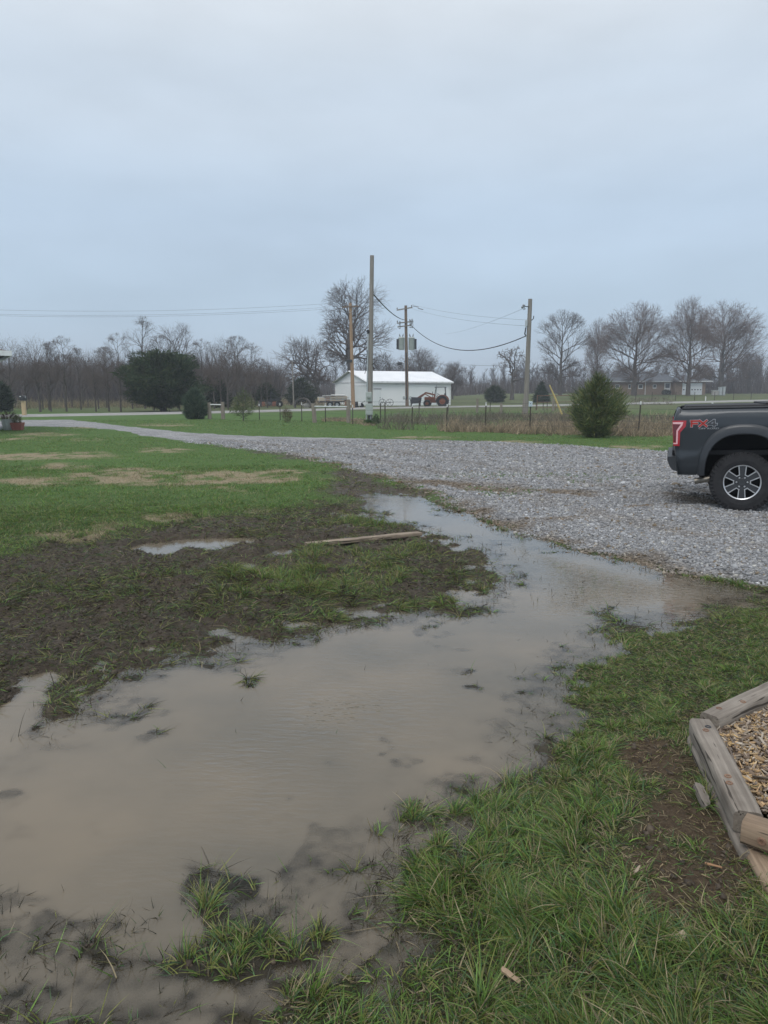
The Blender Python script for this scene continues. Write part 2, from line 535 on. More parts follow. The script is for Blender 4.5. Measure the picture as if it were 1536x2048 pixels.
# rows get wider apart with distance, columns fan out
yr = list(np.linspace(-6, 0.7, 20)[:-1])
yy = 0.7
while yy < 760:
    yr.append(yy)
    yy += (0.0048 * (yy + 0.75) if yy < 12 else 0.0085 * yy) if yy < 60 else 0.02 * yy
yr = np.array(yr)
tt = np.linspace(-1, 1, 760)
tt = tt * (0.62 + 0.38 * np.abs(tt) ** 3)
XX = (np.maximum(yr, 0)[:, None] * 0.98 + 3.4) * tt[None]
YY = np.repeat(yr[:, None], len(tt), 1)
nr, ncol = XX.shape
gx, gy = XX.ravel(), YY.ravel()
gz = soil(gx, gy)
sP = poly_sd(gx, gy, PUD)
mudv = sm((poly_sd(gx, gy, MUD, 2.0) + 0.30 + 0.60 * fbm(gx, gy, 0.7, 4, 5)) / 0.9)
dirtv = sm((poly_sd(gx, gy, DIRT, 1.0) + 0.18 + 0.22 * fbm(gx, gy, 0.3, 3, 6)) / 0.25)

def deadf(x, y):
    px, py = proj(x, y)
    n = fbm(x, y, 1.1, 5, 12)
    d = np.zeros(np.shape(x))
    for a, b, c, e in DEAD:
        d = np.maximum(d, sm((1.15 - np.sqrt(((px - a) / c) ** 2 + ((py - b) / e) ** 2) + 0.55 * n) / 0.7))
    return d * sm(0.80 + 1.3 * n) * sm(0.8 + 1.1 * fbm(x, y, 0.35, 3, 13))

deadv = deadf(gx, gy)
idx = np.arange(nr * ncol).reshape(nr, ncol)
gF = np.stack([idx[:-1, :-1], idx[:-1, 1:], idx[1:, 1:], idx[1:, :-1]], -1).reshape(-1, 4)

def ground_material():
    m, t, b, N, Lk = newmat('soil_and_turf')
    geo = N('ShaderNodeNewGeometry')
    def noise(scale, detail=5.0, rough=0.6):
        n = N('ShaderNodeTexNoise')
        n.inputs['Scale'].default_value, n.inputs['Detail'].default_value, n.inputs['Roughness'].default_value = scale, detail, rough
        Lk(geo.outputs['Position'], n.inputs['Vector'])
        return n.outputs[0]
    def ramp(v, stops):
        r = N('ShaderNodeValToRGB')
        e = r.color_ramp.elements
        e[0].position, e[0].color = stops[0][0], (*stops[0][1], 1)
        e[1].position, e[1].color = stops[-1][0], (*stops[-1][1], 1)
        for p_, c_ in stops[1:-1]:
            e.new(p_).color = (*c_, 1)
        Lk(v, r.inputs[0])
        return r.outputs[0]
    def attr(nm):
        a = N('ShaderNodeAttribute'); a.attribute_name = nm
        return a.outputs['Fac']
    def mix(f, a, c):
        x = N('ShaderNodeMixRGB'); Lk(f, x.inputs[0]); Lk(a, x.inputs[1]); Lk(c, x.inputs[2])
        return x.outputs[0]
    turf = mix(noise(0.16, 4), ramp(noise(9, 8, 0.75), [(0.3, (0.038, 0.076, 0.018)), (0.5, (0.068, 0.130, 0.030)), (0.72, (0.110, 0.155, 0.050))]),
               ramp(noise(3.1, 8, 0.75), [(0.3, (0.052, 0.104, 0.024)), (0.7, (0.090, 0.150, 0.040))]))
    far = mix(noise(0.05, 5), ramp(noise(0.4, 8, 0.7), [(0.3, (0.06, 0.085, 0.03)), (0.7, (0.15, 0.13, 0.06))]), ramp(noise(0.9, 8), [(0.3, (0.05, 0.09, 0.03)), (0.7, (0.10, 0.12, 0.05))]))
    turf = mix(attr('far'), turf, far)
    straw = ramp(noise(14, 8, 0.75), [(0.3, (0.15, 0.13, 0.075)), (0.6, (0.31, 0.255, 0.17)), (0.8, (0.40, 0.335, 0.235))])
    mud = mix(noise(2.2, 5), ramp(noise(16, 8, 0.75), [(0.25, (0.024, 0.018, 0.013)), (0.5, (0.060, 0.046, 0.033)), (0.75, (0.112, 0.088, 0.064))]),
              ramp(noise(30, 8, 0.75), [(0.3, (0.036, 0.028, 0.020)), (0.7, (0.100, 0.080, 0.060))]))
    dirt = ramp(noise(24, 8, 0.75), [(0.25, (0.040, 0.027, 0.017)), (0.5, (0.085, 0.060, 0.038)), (0.78, (0.15, 0.115, 0.075))])
    bed = ramp(noise(3.0, 6, 0.7), [(0.35, (0.035, 0.034, 0.026)), (0.65, (0.060, 0.052, 0.038))])
    turf = mix(attr('thatch'), turf, ramp(noise(12, 8, 0.75), [(0.3, (0.022, 0.026, 0.012)), (0.5, (0.040, 0.044, 0.020)), (0.75, (0.075, 0.062, 0.034))]))
    c = mix(attr('dead'), turf, straw)
    c = mix(attr('mud'), c, mud)
    c = mix(attr('dirt'), c, dirt)
    c = mix(attr('bed'), c, bed)
    Lk(c, b.inputs['Base Color'])
    rr = N('ShaderNodeMapRange')
    Lk(noise(5, 5, 0.7), rr.inputs['Value'])
    rr.inputs['From Min'].default_value, rr.inputs['From Max'].default_value = 0.35, 0.65
    rr.inputs['To Min'].default_value, rr.inputs['To Max'].default_value = 0.42, 0.85
    rm = N('ShaderNodeMixRGB')
    Lk(attr('mud'), rm.inputs[0]); rm.inputs[1].default_value = (0.95, 0.95, 0.95, 1); Lk(rr.outputs[0], rm.inputs[2])
    Lk(rm.outputs[0], b.inputs['Roughness'])
    b.inputs['Specular IOR Level'].default_value = 0.22
    bn = N('ShaderNodeBump')
    bn.inputs['Strength'].default_value, bn.inputs['Distance'].default_value = 0.9, 0.03
    Lk(noise(22, 8, 0.75), bn.inputs['Height'])
    Lk(bn.outputs[0], b.inputs['Normal'])
    return m

M_GROUND = ground_material()
bedv = sm((sP - 0.02) / 0.2)
farv = sm((gy - 52 - 8 * fbm(gx, gy, 18, 2, 4)) / 26)
ground = mesh_np('ground', np.stack([gx, gy, gz], 1), gF, M_GROUND, smooth=True,
                 attrs={'mud': np.maximum(mudv, 0), 'dead': deadv, 'dirt': dirtv, 'bed': bedv, 'far': farv, 'thatch': 0.9 * sm((13 - gy) / 5)})
tag(ground, 'lawn, mud and field ground running out to the far woods', kind='structure')

# ------------------------------------------------------------------ standing water
def water_material():
    m, t, b, N, Lk = newmat('muddy_water')
    t.nodes.remove(b)
    o = t.nodes['Material Output']
    geo = N('ShaderNodeNewGeometry')
    dp = N('ShaderNodeAttribute'); dp.attribute_name = 'depth'
    mu = N('ShaderNodeMath'); mu.operation = 'MULTIPLY'; Lk(dp.outputs['Fac'], mu.inputs[0]); mu.inputs[1].default_value = -100.0
    ex = N('ShaderNodeMath'); ex.operation = 'EXPONENT'; Lk(mu.outputs[0], ex.inputs[0])
    op = N('ShaderNodeMath'); op.operation = 'SUBTRACT'; op.inputs[0].default_value = 1.0; Lk(ex.outputs[0], op.inputs[1])
    nn = N('ShaderNodeTexNoise'); nn.inputs['Scale'].default_value = 0.9; nn.inputs['Detail'].default_value = 4.0
    Lk(geo.outputs['Position'], nn.inputs['Vector'])
    rp = N('ShaderNodeValToRGB'); e = rp.color_ramp.elements
    e[0].position, e[0].color = 0.36, (0.118, 0.104, 0.080, 1)
    e[1].position, e[1].color = 0.64, (0.178, 0.146, 0.105, 1)
    Lk(nn.outputs[0], rp.inputs[0])
    df = N('ShaderNodeBsdfDiffuse'); Lk(rp.outputs[0], df.inputs['Color'])
    tr = N('ShaderNodeBsdfTransparent'); tr.inputs['Color'].default_value = (0.92, 0.90, 0.85, 1)
    m1 = N('ShaderNodeMixShader'); Lk(op.outputs[0], m1.inputs[0]); Lk(tr.outputs[0], m1.inputs[1]); Lk(df.outputs[0], m1.inputs[2])
    # ripples: small wind wavelets, stronger in the open middle
    mpn = N('ShaderNodeMapping'); mpn.inputs['Rotation'].default_value = (0, 0, 0.25); mpn.inputs['Scale'].default_value = (11.0, 30.0, 1.0)
    Lk(geo.outputs['Position'], mpn.inputs[0])
    rn = N('ShaderNodeTexNoise'); rn.inputs['Scale'].default_value = 1.0; rn.inputs['Detail'].default_value = 2.0
    Lk(mpn.outputs[0], rn.inputs['Vector'])
    rp_at = N('ShaderNodeAttribute'); rp_at.attribute_name = 'ripple'
    bn = N('ShaderNodeBump'); bn.inputs['Distance'].default_value = 0.035
    Lk(rp_at.outputs['Fac'], bn.inputs['Strength']); Lk(rn.outputs[0], bn.inputs['Height'])
    gl = N('ShaderNodeBsdfGlossy'); gl.inputs['Roughness'].default_value = 0.015
    gl.inputs['Color'].default_value = (1, 1, 1, 1)
    Lk(bn.outputs[0], gl.inputs['Normal'])
    fr = N('ShaderNodeFresnel'); fr.inputs['IOR'].default_value = 1.34; Lk(bn.outputs[0], fr.inputs['Normal'])
    m2 = N('ShaderNodeMixShader'); Lk(fr.outputs[0], m2.inputs[0]); Lk(m1.outputs[0], m2.inputs[1]); Lk(gl.outputs[0], m2.inputs[2])
    Lk(m2.outputs[0], o.inputs['Surface'])
    return m

M_WATER = water_material()
taken = np.zeros(len(gF), bool)
for P, nm in ((PUD, 'puddle'), (PUD2, 'puddle'), (PUD3, 'puddle'), (PUD4, 'puddle')):
    s = poly_sd(gx, gy, P, 2.0)
    inb = (s > -0.45)
    lowv = gz < 0.004
    fk = inb[gF].all(1) & lowv[gF].any(1) & ~taken
    taken |= fk
    F = gF[fk]
    if len(F) == 0: continue
    u, inv = np.unique(F, return_inverse=True)
    wx, wy = gx[u], gy[u]
    rip = 0.04 + 0.75 * sm((s[u] - 0.25) / 0.8) * sm(0.45 + 0.9 * fbm(wx, wy, 2.2, 3, 88)) * sm((9.5 - wy) / 3.0)
    rip = rip + 0.16 * sm(1 - np.hypot(wx - 3.2, wy - 6.9) / 1.2)
    rip = rip + 0.12 * sm(1 - np.hypot(wx + 0.2, wy - 11.8) / 1.3)
    wo = mesh_np(nm, np.stack([wx, wy, np.zeros(len(u))], 1), inv.reshape(-1, 4), M_WATER, smooth=True,
                 attrs={'depth': np.maximum(0, -gz[u]), 'ripple': rip})
    tag(wo, kind='structure')

# ------------------------------------------------------------------ gravel drive
def gravel_material():
    m, t, b, N, Lk = newmat('crushed_stone')
    geo = N('ShaderNodeNewGeometry')
    vo = N('ShaderNodeTexVoronoi'); vo.inputs['Scale'].default_value = 30.0
    Lk(geo.outputs['Position'], vo.inputs['Vector'])
    sp = N('ShaderNodeSeparateColor'); Lk(vo.outputs['Color'], sp.inputs[0])
    rp = N('ShaderNodeValToRGB'); e = rp.color_ramp.elements
    e[0].position, e[0].color = 0.0, (0.15, 0.15, 0.152, 1)
    e[1].position, e[1].color = 1.0, (0.40, 0.395, 0.385, 1)
    e.new(0.5).color = (0.27, 0.272, 0.28, 1)
    Lk(sp.outputs[0], rp.inputs[0])
    n1 = N('ShaderNodeTexNoise'); n1.inputs['Scale'].default_value = 0.9; n1.inputs['Detail'].default_value = 6
    Lk(geo.outputs['Position'], n1.inputs['Vector'])
    at = N('ShaderNodeAttribute'); at.attribute_name = 'silt'
    x = N('ShaderNodeMixRGB'); Lk(at.outputs['Fac'], x.inputs[0]); Lk(rp.outputs[0], x.inputs[1]); x.inputs[2].default_value = (0.130, 0.100, 0.066, 1)
    x2 = N('ShaderNodeMixRGB'); x2.blend_type = 'MULTIPLY'; x2.inputs[0].default_value = 0.7
    r2 = N('ShaderNodeValToRGB'); e = r2.color_ramp.elements
    e[0].position, e[0].color = 0.3, (0.62, 0.62, 0.62, 1)
    e[1].position, e[1].color = 0.7, (1.15, 1.15, 1.15, 1)
    Lk(n1.outputs[0], r2.inputs[0]); Lk(x.outputs[0], x2.inputs[1]); Lk(r2.outputs[0], x2.inputs[2])
    Lk(x2.outputs[0], b.inputs['Base Color'])
    b.inputs['Roughness'].default_value = 0.9
    bn = N('ShaderNodeBump'); bn.invert = True
    bn.inputs['Strength'].default_value, bn.inputs['Distance'].default_value = 0.8, 0.03
    Lk(vo.outputs['Distance'], bn.inputs['Height']); Lk(bn.outputs[0], b.inputs['Normal'])
    return m

sG = poly_sd(gx, gy, GRAV, 4.0)

def siltf(x, y, s):
    px, py = proj(x, y)
    n = fbm(x, y, 0.5, 3, 19)
    a = sm((0.40 - s + 0.35 * n) / 0.5) * sm((24 - y) / 8)             # muddy rim by the puddle
    line = 1.0 * sm(1 - np.abs(py - (968 + (px - 800) * 0.082) + 6 * n) / 8) * sm((px - 760) / 60) * sm((1240 - px) / 90)
    line2 = 1.0 * sm(1 - np.abs(py - (1026 - (px - 1260) * 0.09) + 5 * n) / 7) * sm((px - 1235) / 30) * sm((1330 - px) / 40)
    p3 = 0.8 * sm(1 - np.hypot((px - 1400) / 90, (py - 1010) / 22) + 0.6 * n)
    p4 = 0.8 * sm(1 - np.hypot((px - 1120) / 60, (py - 1050) / 12) + 0.6 * n)
    trk = 0.34 * (sm(1 - np.abs(s - 1.35 - 0.12 * n) / 0.42) + sm(1 - np.abs(s - 3.0 - 0.12 * n) / 0.42)) * sm((34 - y) / 8) * sm(0.75 + n)
    return np.maximum.reduce([a, line, line2, p3, p4, trk])

fk = (sG > -0.5)[gF].all(1)
u, inv = np.unique(gF[fk], return_inverse=True)
dz = drive(gx[u], gy[u], sG[u])
gd = mesh_np('gravel_drive', np.stack([gx[u], gy[u], dz], 1), inv.reshape(-1, 4), gravel_material(), smooth=True,
             attrs={'silt': siltf(gx[u], gy[u], sG[u])})
tag(gd, 'grey crushed stone drive', kind='structure')

# loose stones: low-poly crushed rock, thinning with distance
phi = (1 + 5 ** .5) / 2
ICO = np.array([(-1, phi, 0), (1, phi, 0), (-1, -phi, 0), (1, -phi, 0), (0, -1, phi), (0, 1, phi), (0, -1, -phi), (0, 1, -phi), (phi, 0, -1), (phi, 0, 1), (-phi, 0, -1), (-phi, 0, 1)]) / 1.9
ICF = np.array([(0, 11, 5), (0, 5, 1), (0, 1, 7), (0, 7, 10), (0, 10, 11), (1, 5, 9), (5, 11, 4), (11, 10, 2), (10, 7, 6), (7, 1, 8), (3, 9, 4), (3, 4, 2), (3, 2, 6), (3, 6, 8), (3, 8, 9), (4, 9, 5), (2, 4, 11), (6, 2, 10), (8, 6, 7), (9, 8, 1)])

def stones(P, size, col):
    n = len(P)
    V = ICO[None] * (1 + 0.28 * rs.normal(size=(n, 12, 1)))
    V = V * (size[:, None] * (0.55 + 0.6 * rs.random((n, 3))))[:, None, :]
    a = rs.random(n) * 6.283
    ca, sa = np.cos(a)[:, None], np.sin(a)[:, None]
    tl = rs.normal(size=(n, 1)) * 0.5
    x_, y_, z_ = V[..., 0], V[..., 1], V[..., 2]
    y2, z2 = y_ * np.cos(tl) - z_ * np.sin(tl), y_ * np.sin(tl) + z_ * np.cos(tl)
    V = np.stack([x_ * ca - y2 * sa, x_ * sa + y2 * ca, z2 * 0.75], -1) + P[:, None, :]
    F = (np.arange(n)[:, None, None] * 12 + ICF[None]).reshape(-1, 3)
    return V.reshape(-1, 3), F, np.repeat(col, 12, 0)

sp_ = []
for y0, y1, dens, sz in ((6.0, 9.0, 2600, 0.0110), (9.0, 12.0, 1700, 0.0130), (12.0, 17.0, 800, 0.0155), (17.0, 26.0, 260, 0.020)):
    xw = 0.56 * y1 + 1.0
    n = int((y1 - y0) * 2 * xw * dens)
    x, y = (rs.random(n) * 2 - 1) * xw, y0 + rs.random(n) * (y1 - y0)
    s = poly_sd(x, y, GRAV, 1.5) + 0.15 * fbm(x, y, 0.5, 2, 41)
    edge = rs.random(n)
    k = (s > 0.04) | ((s > -0.28) & (edge < 0.35 * sm((s + 0.28) / 0.3)))
    x, y, s = x[k], y[k], s[k]
    z = np.maximum(drive(x, y), soil(x, y))
    n = len(x)
    size = sz * np.exp(rs.normal(size=n) * 0.38)
    g = rs.random(n)
    c = np.stack([0.255 + 0.02 * g, 0.258 + 0.02 * g, 0.268 + 0.015 * g], 1) * np.exp(rs.normal(size=(n, 1)) * 0.26)
    wt = rs.random(n)
    c = np.where((wt < 0.045)[:, None], np.array([0.44, 0.43, 0.40]) * (0.75 + 0.4 * g[:, None]), c)
    c = np.where((wt > 0.94)[:, None], np.array([0.22, 0.18, 0.13]) * (0.6 + 0.6 * g[:, None]), c)
    si = siltf(x, y, s)[:, None] * 0.92
    c = c * (1 - si) + si * (c * np.array([0.42, 0.34, 0.25]) + np.array([0.055, 0.040, 0.025]))
    sp_.append(stones(np.stack([x, y, z + size * 0.15], 1), size, c))
V, F, c = merge(sp_)
tag(mesh_np('gravel', V, F, colmat('loose_stone', rough=0.85, spec=0.25), col=c), 'loose grey crushed stone lying on the drive', kind='stuff')

# clods of churned mud
n = 70000
y = 2.0 + rs.random(n) ** 1.25 * 12
x = (rs.random(n) * 2 - 1) * (0.56 * y + .5)
s = poly_sd(x, y, PUD)
md = np.maximum(poly_sd(x, y, MUD, 2.0) + 0.35 * fbm(x, y, 0.7, 3, 5), poly_sd(x, y, DIRT, 1.0) + 0.2 * fbm(x, y, 0.3, 3, 6))
z = soil(x, y)
k = (md > 0.0) & (z > 0.004) & (rs.random(n) < np.where(s > 0, .15, sm(0.35 + fbm(x, y, .5, 3, 15)))) & (poly_sd(x, y, GRAV, 1.5) < 0.1) & ((proj(x, y)[0] < 1150) | (y < 4.6))
x, y, z = x[k], y[k], z[k]
n = len(x)
size = 0.0062 * np.exp(rs.normal(size=n) * 0.5) * (1 + .03 * y)
c = np.array([0.060, 0.046, 0.033]) * np.exp(rs.normal(size=(n, 1)) * 0.35)
V, F, c = stones(np.stack([x, y, z + size * .1], 1), size, c)
tag(mesh_np('mud_clods', V, F, colmat('wet_clod', rough=0.6, spec=0.25), col=c), 'small clods of churned dark mud', kind='stuff')

# ------------------------------------------------------------------ road
def ribbon(P, wd, lift, step=3.0):
    Q = []
    for i in range(len(P) - 1):
        n = max(1, int(np.hypot(*(P[i + 1] - P[i])) / step))
        for k in range(n):
            Q.append(P[i] + (P[i + 1] - P[i]) * k / n)
    Q.append(P[-1])
    Q = np.array(Q)
    for _ in range(6):
        Q[1:-1] = (Q[:-2] + Q[1:-1] * 2 + Q[2:]) / 4
    T = np.gradient(Q, axis=0)
    T /= np.linalg.norm(T, axis=1, keepdims=True)
    Nn = np.stack([-T[:, 1], T[:, 0]], 1)
    cols = np.linspace(-1, 1, 7)
    V = []
    for c_ in cols:
        q = Q + Nn * (c_ * wd / 2)
        V.append(np.stack([q[:, 0], q[:, 1], H(q[:, 0], q[:, 1]) + lift * (1 - 1.6 * abs(c_) ** 8)], 1))
    V = np.stack(V, 1)
    a = np.arange(len(Q) * 7).reshape(len(Q), 7)
    F = np.stack([a[:-1, :-1], a[:-1, 1:], a[1:, 1:], a[1:, :-1]], -1).reshape(-1, 4)
    return V.reshape(-1, 3), F

V, F = ribbon(ROAD, 4.6, 0.10)
M_ROAD = mat('worn_asphalt', (0.24, 0.235, 0.225), (0.31, 0.305, 0.29), rough=0.9, scale=0.5)
tag(mesh_np('road', V, F, M_ROAD, smooth=True), 'pale country road passing the barn', kind='structure')

# ------------------------------------------------------------------ grass
GREEN = np.array([0.118, 0.205, 0.044])

def grass_cols(n, x, y, straw=0.06, olive=0.2, dark=0.0):
    b = fbm(x, y, 0.8, 3, 66)[:, None]
    g = GREEN[None] * (1 + 0.25 * b) * np.exp(rs.normal(size=(n, 1)) * 0.30)
    t = rs.random(n)
    ol = np.array([0.200, 0.212, 0.062])
    bl = np.array([0.075, 0.145, 0.058])
    g = np.where((t < olive)[:, None], ol * (0.7 + 0.6 * rs.random((n, 1))), g)
    g = np.where(((t > olive) & (t < olive + 0.22))[:, None], bl * (0.7 + 0.7 * rs.random((n, 1))), g)
    t2 = rs.random(n)
    st = np.array([0.37, 0.305, 0.185])
    g = np.where((t2 < straw)[:, None] if np.ndim(straw) == 0 else (t2 < straw)[:, None], st * (0.55 + 0.6 * rs.random((n, 1))), g)
    mudc = np.array([0.066, 0.056, 0.040])
    if np.ndim(dark) or dark > 0:
        dk = (rs.random(n) < dark)[:, None]
        g = np.where(dk, mudc * (0.6 + 0.8 * rs.random((n, 1))), g)
    return g

gp = []
BANDS = ((1.0, 2.6, 27000, .08), (2.6, 4.5, 18000, .085), (4.5, 7, 11500, .10), (7, 11, 4400, .13), (11, 17, 1500, .18), (17, 28, 420, .26), (28, 46, 150, .4))
for y0, y1, dens, cell in BANDS:
    xw = 0.57 * y1 + 1.2
    n = int((y1 - y0) * 2 * xw * dens)
    x, y = (rs.random(n) * 2 - 1) * xw, y0 + rs.random(n) * (y1 - y0)
    cx, cy = np.floor(x / cell), np.floor(y / cell)
    th = hash2(cx, cy, 5)                                   # per-tuft vigour
    tx, ty = (cx + .15 + .7 * hash2(cx, cy, 1)) * cell, (cy + .15 + .7 * hash2(cx, cy, 2)) * cell
    kk = 0.62 if y1 < 9 else (0.85 if y1 < 14 else 1.0)
    x, y = tx + (x - tx) * kk, ty + (y - ty) * kk
    px, py = proj(x, y)
    sp0 = poly_sd(x, y, PUD)
    sg = poly_sd(x, y, GRAV, 1.5) + 0.12 * fbm(x, y, 0.5, 2, 41)
    md = sm((poly_sd(x, y, MUD, 2.0) + 0.30 + 0.60 * fbm(x, y, 0.7, 4, 5)) / 0.9)
    di = sm((poly_sd(x, y, DIRT, 1.0) + 0.18 + 0.22 * fbm(x, y, 0.3, 3, 6)) / 0.25)
    z = soil(x, y)
    rightside = (py > 1195) & (px > 480) & (md < 0.7)
    big = sm((py - 1380) / 350)                              # longer grass towards the camera
    pt = np.maximum(sm((poly_sd(x, y, PATCH, 1.0) + 0.15 + 0.2 * fbm(x, y, 0.4, 2, 14)) / 0.35), sm((poly_sd(x, y, PATCH2, 1.0) + .1) / .25))
    tf = np.maximum(sm((poly_sd(x, y, TUFT, .6) + .03) / .08), sm((poly_sd(x, y, TUFT2, .6) + .03) / .06))
    dd = deadf(x, y)
    clump = sm(0.5 + 0.75 * fbm(x, y, 0.35, 2, 23) + 0.5 * (th - 0.5))
    shore = sm(1 - np.abs(sp0 + 0.12) / 0.22)
    gap = sm(0.78 + 1.5 * fbm(x, y, 0.28, 3, 24))
    prob = np.where(rightside, (0.22 + 0.78 * clump) * (0.25 + 0.75 * gap), 0.85)
    prob = np.where(rightside, prob * (1 - 0.93 * di), prob * (1 - 0.60 * dd))
    mp_ = 0.20 + 0.46 * clump * sm(0.4 + fbm(x, y, 1.3, 3, 44)) + 0.75 * pt * (0.3 + .7 * clump) + 0.45 * shore * sm(0.2 + 1.5 * fbm(x, y, 0.45, 2, 45)) * (py < 1480)
    prob = np.where(rightside, prob, prob * (1 - md) + md * mp_)
    prob = np.where(~rightside & (py > 1480), prob * 0.22, prob)
    prob = np.where(tf > 0.05, np.maximum(prob, 0.62 * tf), prob)
    drown = (z < -0.004) & (tf < 0.3)
    prob = np.where(drown, np.where((sp0 < 0.16), 0.10, 0.0), prob)
    prob = np.where(sg > 0.02, 0.0, prob)
    prob = np.where(poly_sd(x, y, CHIPS, .6) > -0.08, 0, prob)
    k = rs.random(n) < prob
    x, y, z, tx, ty, th, md, di, pt, tf, dd, big, px, py = [a[k] for a in (x, y, z, tx, ty, th, md, di, pt, tf, dd, big, px, py)]
    rside, drw, shr, clump = rightside[k], drown[k], shore[k], clump[k]
    n = len(x)
    L = np.where(rside, 0.036 + 0.044 * big, 0.045)
    L = np.where(~rside & (md > 0.5), 0.060 + 0.02 * pt, L)
    L = np.where(tf > 0.1, 0.11, L)
    L = L * (0.55 + 0.75 * th) * (0.65 + 0.6 * clump) * np.exp(rs.normal(size=n) * 0.25)
    L = np.where(di > 0.5, L * 0.6, L) * (1 + 0.008 * y)
    out_ = np.stack([x - tx, y - ty], 1)
    out_ /= np.linalg.norm(out_, axis=1, keepdims=True) + 1e-6
    wa = fbm(x, y, 0.55, 2, 71) * 4.5
    wind = np.stack([np.cos(wa), np.sin(wa)], 1)
    flat = np.where(rside | (tf > .1), 0.55 + 0.55 * rs.random(n), np.where(md > 0.5, 1.0 + 1.2 * rs.random(n) - 0.7 * pt - 0.4 * shr, 0.6))
    hz = (0.55 * out_ + 0.45 * wind + 0.45 * rs.normal(size=(n, 2))) * np.maximum(flat, .15)[:, None]
    D = np.concatenate([hz, np.ones((n, 1))], 1)
    D /= np.linalg.norm(D, axis=1, keepdims=True)
    B = np.concatenate([0.45 * hz + 0.25 * rs.normal(size=(n, 2)), -(0.15 + 0.5 * rs.random((n, 1)))], 1) * 0.8
    Wd = (0.0027 + 0.0024 * rs.random(n)) * (1 + 0.085 * np.maximum(0, y - 4.0))
    dead_p = np.clip(0.05 + 0.85 * dd * (md < .5) + 0.10 * rside + 0.35 * di + 0.04 * md, 0, 0.9)
    dark_p = np.clip(np.where(rside, 0.02, 0.50 * md * (1 - 0.8 * pt) * (1 - 0.55 * shr)), 0, 1)
    dark_p = np.where(tf > 0.1, 0.06, np.where(drw, 0.8, dark_p))
    col = grass_cols(n, x, y, dead_p, np.where(rside, 0.26, 0.2 + 0.25 * md), dark_p)
    gp.append(blades(np.stack([x, y, z - 0.004], 1), D, L, Wd, B, 3 if y1 < 12 else (2 if y1 < 20 else 1), col))
# matted thatch: short, flattened dead and living blades between the tufts
for y0, y1, dens in ((1.0, 2.6, 15000), (2.6, 4.5, 11000), (4.5, 7, 9000), (7, 11, 4200)):
    xw = 0.57 * y1 + 1.2
    n = int((y1 - y0) * 2 * xw * dens)
    x, y = (rs.random(n) * 2 - 1) * xw, y0 + rs.random(n) * (y1 - y0)
    px, py = proj(x, y)
    md = sm((poly_sd(x, y, MUD, 2.0) + 0.30 + 0.60 * fbm(x, y, 0.7, 4, 5)) / 0.9)
    di = sm((poly_sd(x, y, DIRT, 1.0) + 0.18 + 0.22 * fbm(x, y, 0.3, 3, 6)) / 0.25)
    z = soil(x, y)
    right = (py > 1195) & (px > 480) & (md < 0.7)
    pr = np.where(right, 0.95 * (1 - 0.9 * di), np.where(py < 1480, 0.30 * md + 0.25 * (1 - md), 0.12))
    k = (rs.random(n) < pr) & (z > 0.001) & (poly_sd(x, y, CHIPS, .6) < -0.06) & (poly_sd(x, y, GRAV, 1.5) < 0.0)
    x, y, z, md, right = x[k], y[k], z[k], md[k], right[k]
    n = len(x)
    a = rs.random(n) * 6.283
    D = np.stack([np.cos(a), np.sin(a), 0.15 + 0.55 * rs.random(n)], 1)
    D /= np.linalg.norm(D, axis=1, keepdims=True)
    B = np.concatenate([rs.normal(size=(n, 2)) * 0.2, -0.35 * rs.random((n, 1))], 1)
    col = grass_cols(n, x, y, np.where(right, 0.26, 0.10), 0.32, np.where(right, 0.20, 0.75 * md + .05))
    gp.append(blades(np.stack([x, y, z + 0.001], 1), D, (0.018 + 0.030 * rs.random(n)) * (1 + .02 * y), (0.0026 + 0.0024 * rs.random(n)) * (1 + 0.09 * np.maximum(0, y - 4)), B, 2, col * 0.85))
V, F, c = merge(gp)
M_GRASS = colmat('grass_blade', rough=0.5, spec=0.35, trans=0.28)
tag(mesh_np('grass', V, F, M_GRASS, col=c), 'green and yellowed grass of the wet yard', kind='stuff')

# drowned stems, bits and mats that break or lie in the water
n = 170000
x, y = (rs.random(n) * 2 - 1) * 4.6, 1.2 + rs.random(n) ** 1.5 * 9.5
sp0 = poly_sd(x, y, PUD)
z = soil(x, y)
cl = sm(0.15 + 1.6 * fbm(x, y, 0.5, 2, 51)) 
pr = 0.012 * cl ** 2 + 3.2 * shallow(x, y) * (0.03 + 0.97 * cl ** 1.4) * (z > -0.03) * sm((3.9 - y) / 1.2) + 0.30 * sm((0.30 - sp0) / 0.3) * cl + 0.10 * cl * sm((x - 0.6) / 1) * (y > 4.5)
k = (sp0 > 0) & (rs.random(n) < pr * 0.55) & (z < 0.0)
x, y, z = x[k], y[k], z[k]
n = len(x)
D = np.concatenate([rs.normal(size=(n, 2)) * (0.25 + 1.6 * (rs.random((n, 1)) < 0.45)), np.ones((n, 1)) * 0.5], 1)
D /= np.linalg.norm(D, axis=1, keepdims=True)
B = np.concatenate([rs.normal(size=(n, 2)) * 0.16, -0.12 * rs.random((n, 1))], 1)
col = np.array([0.036, 0.034, 0.022]) * (0.6 + 1.3 * rs.random((n, 1)))
col = np.where(rs.random((n, 1)) < 0.22, np.array([0.17, 0.145, 0.085]) * (0.5 + 0.8 * rs.random((n, 1))), col)
col = np.where(rs.random((n, 1)) < 0.12, np.array([0.05, 0.09, 0.03]), col)
L = (0.026 + 0.05 * rs.random(n) ** 2)
z0 = np.maximum(z, -0.010 * rs.random(n))
V1 = blades(np.stack([x, y, z0], 1), D, L + 0.75 * np.maximum(0, -z0), (0.0020 + 0.0024 * rs.random(n)) * (1 + 0.14 * np.maximum(0, y - 3)), B, 3, col)
V, F, c = merge([V1])
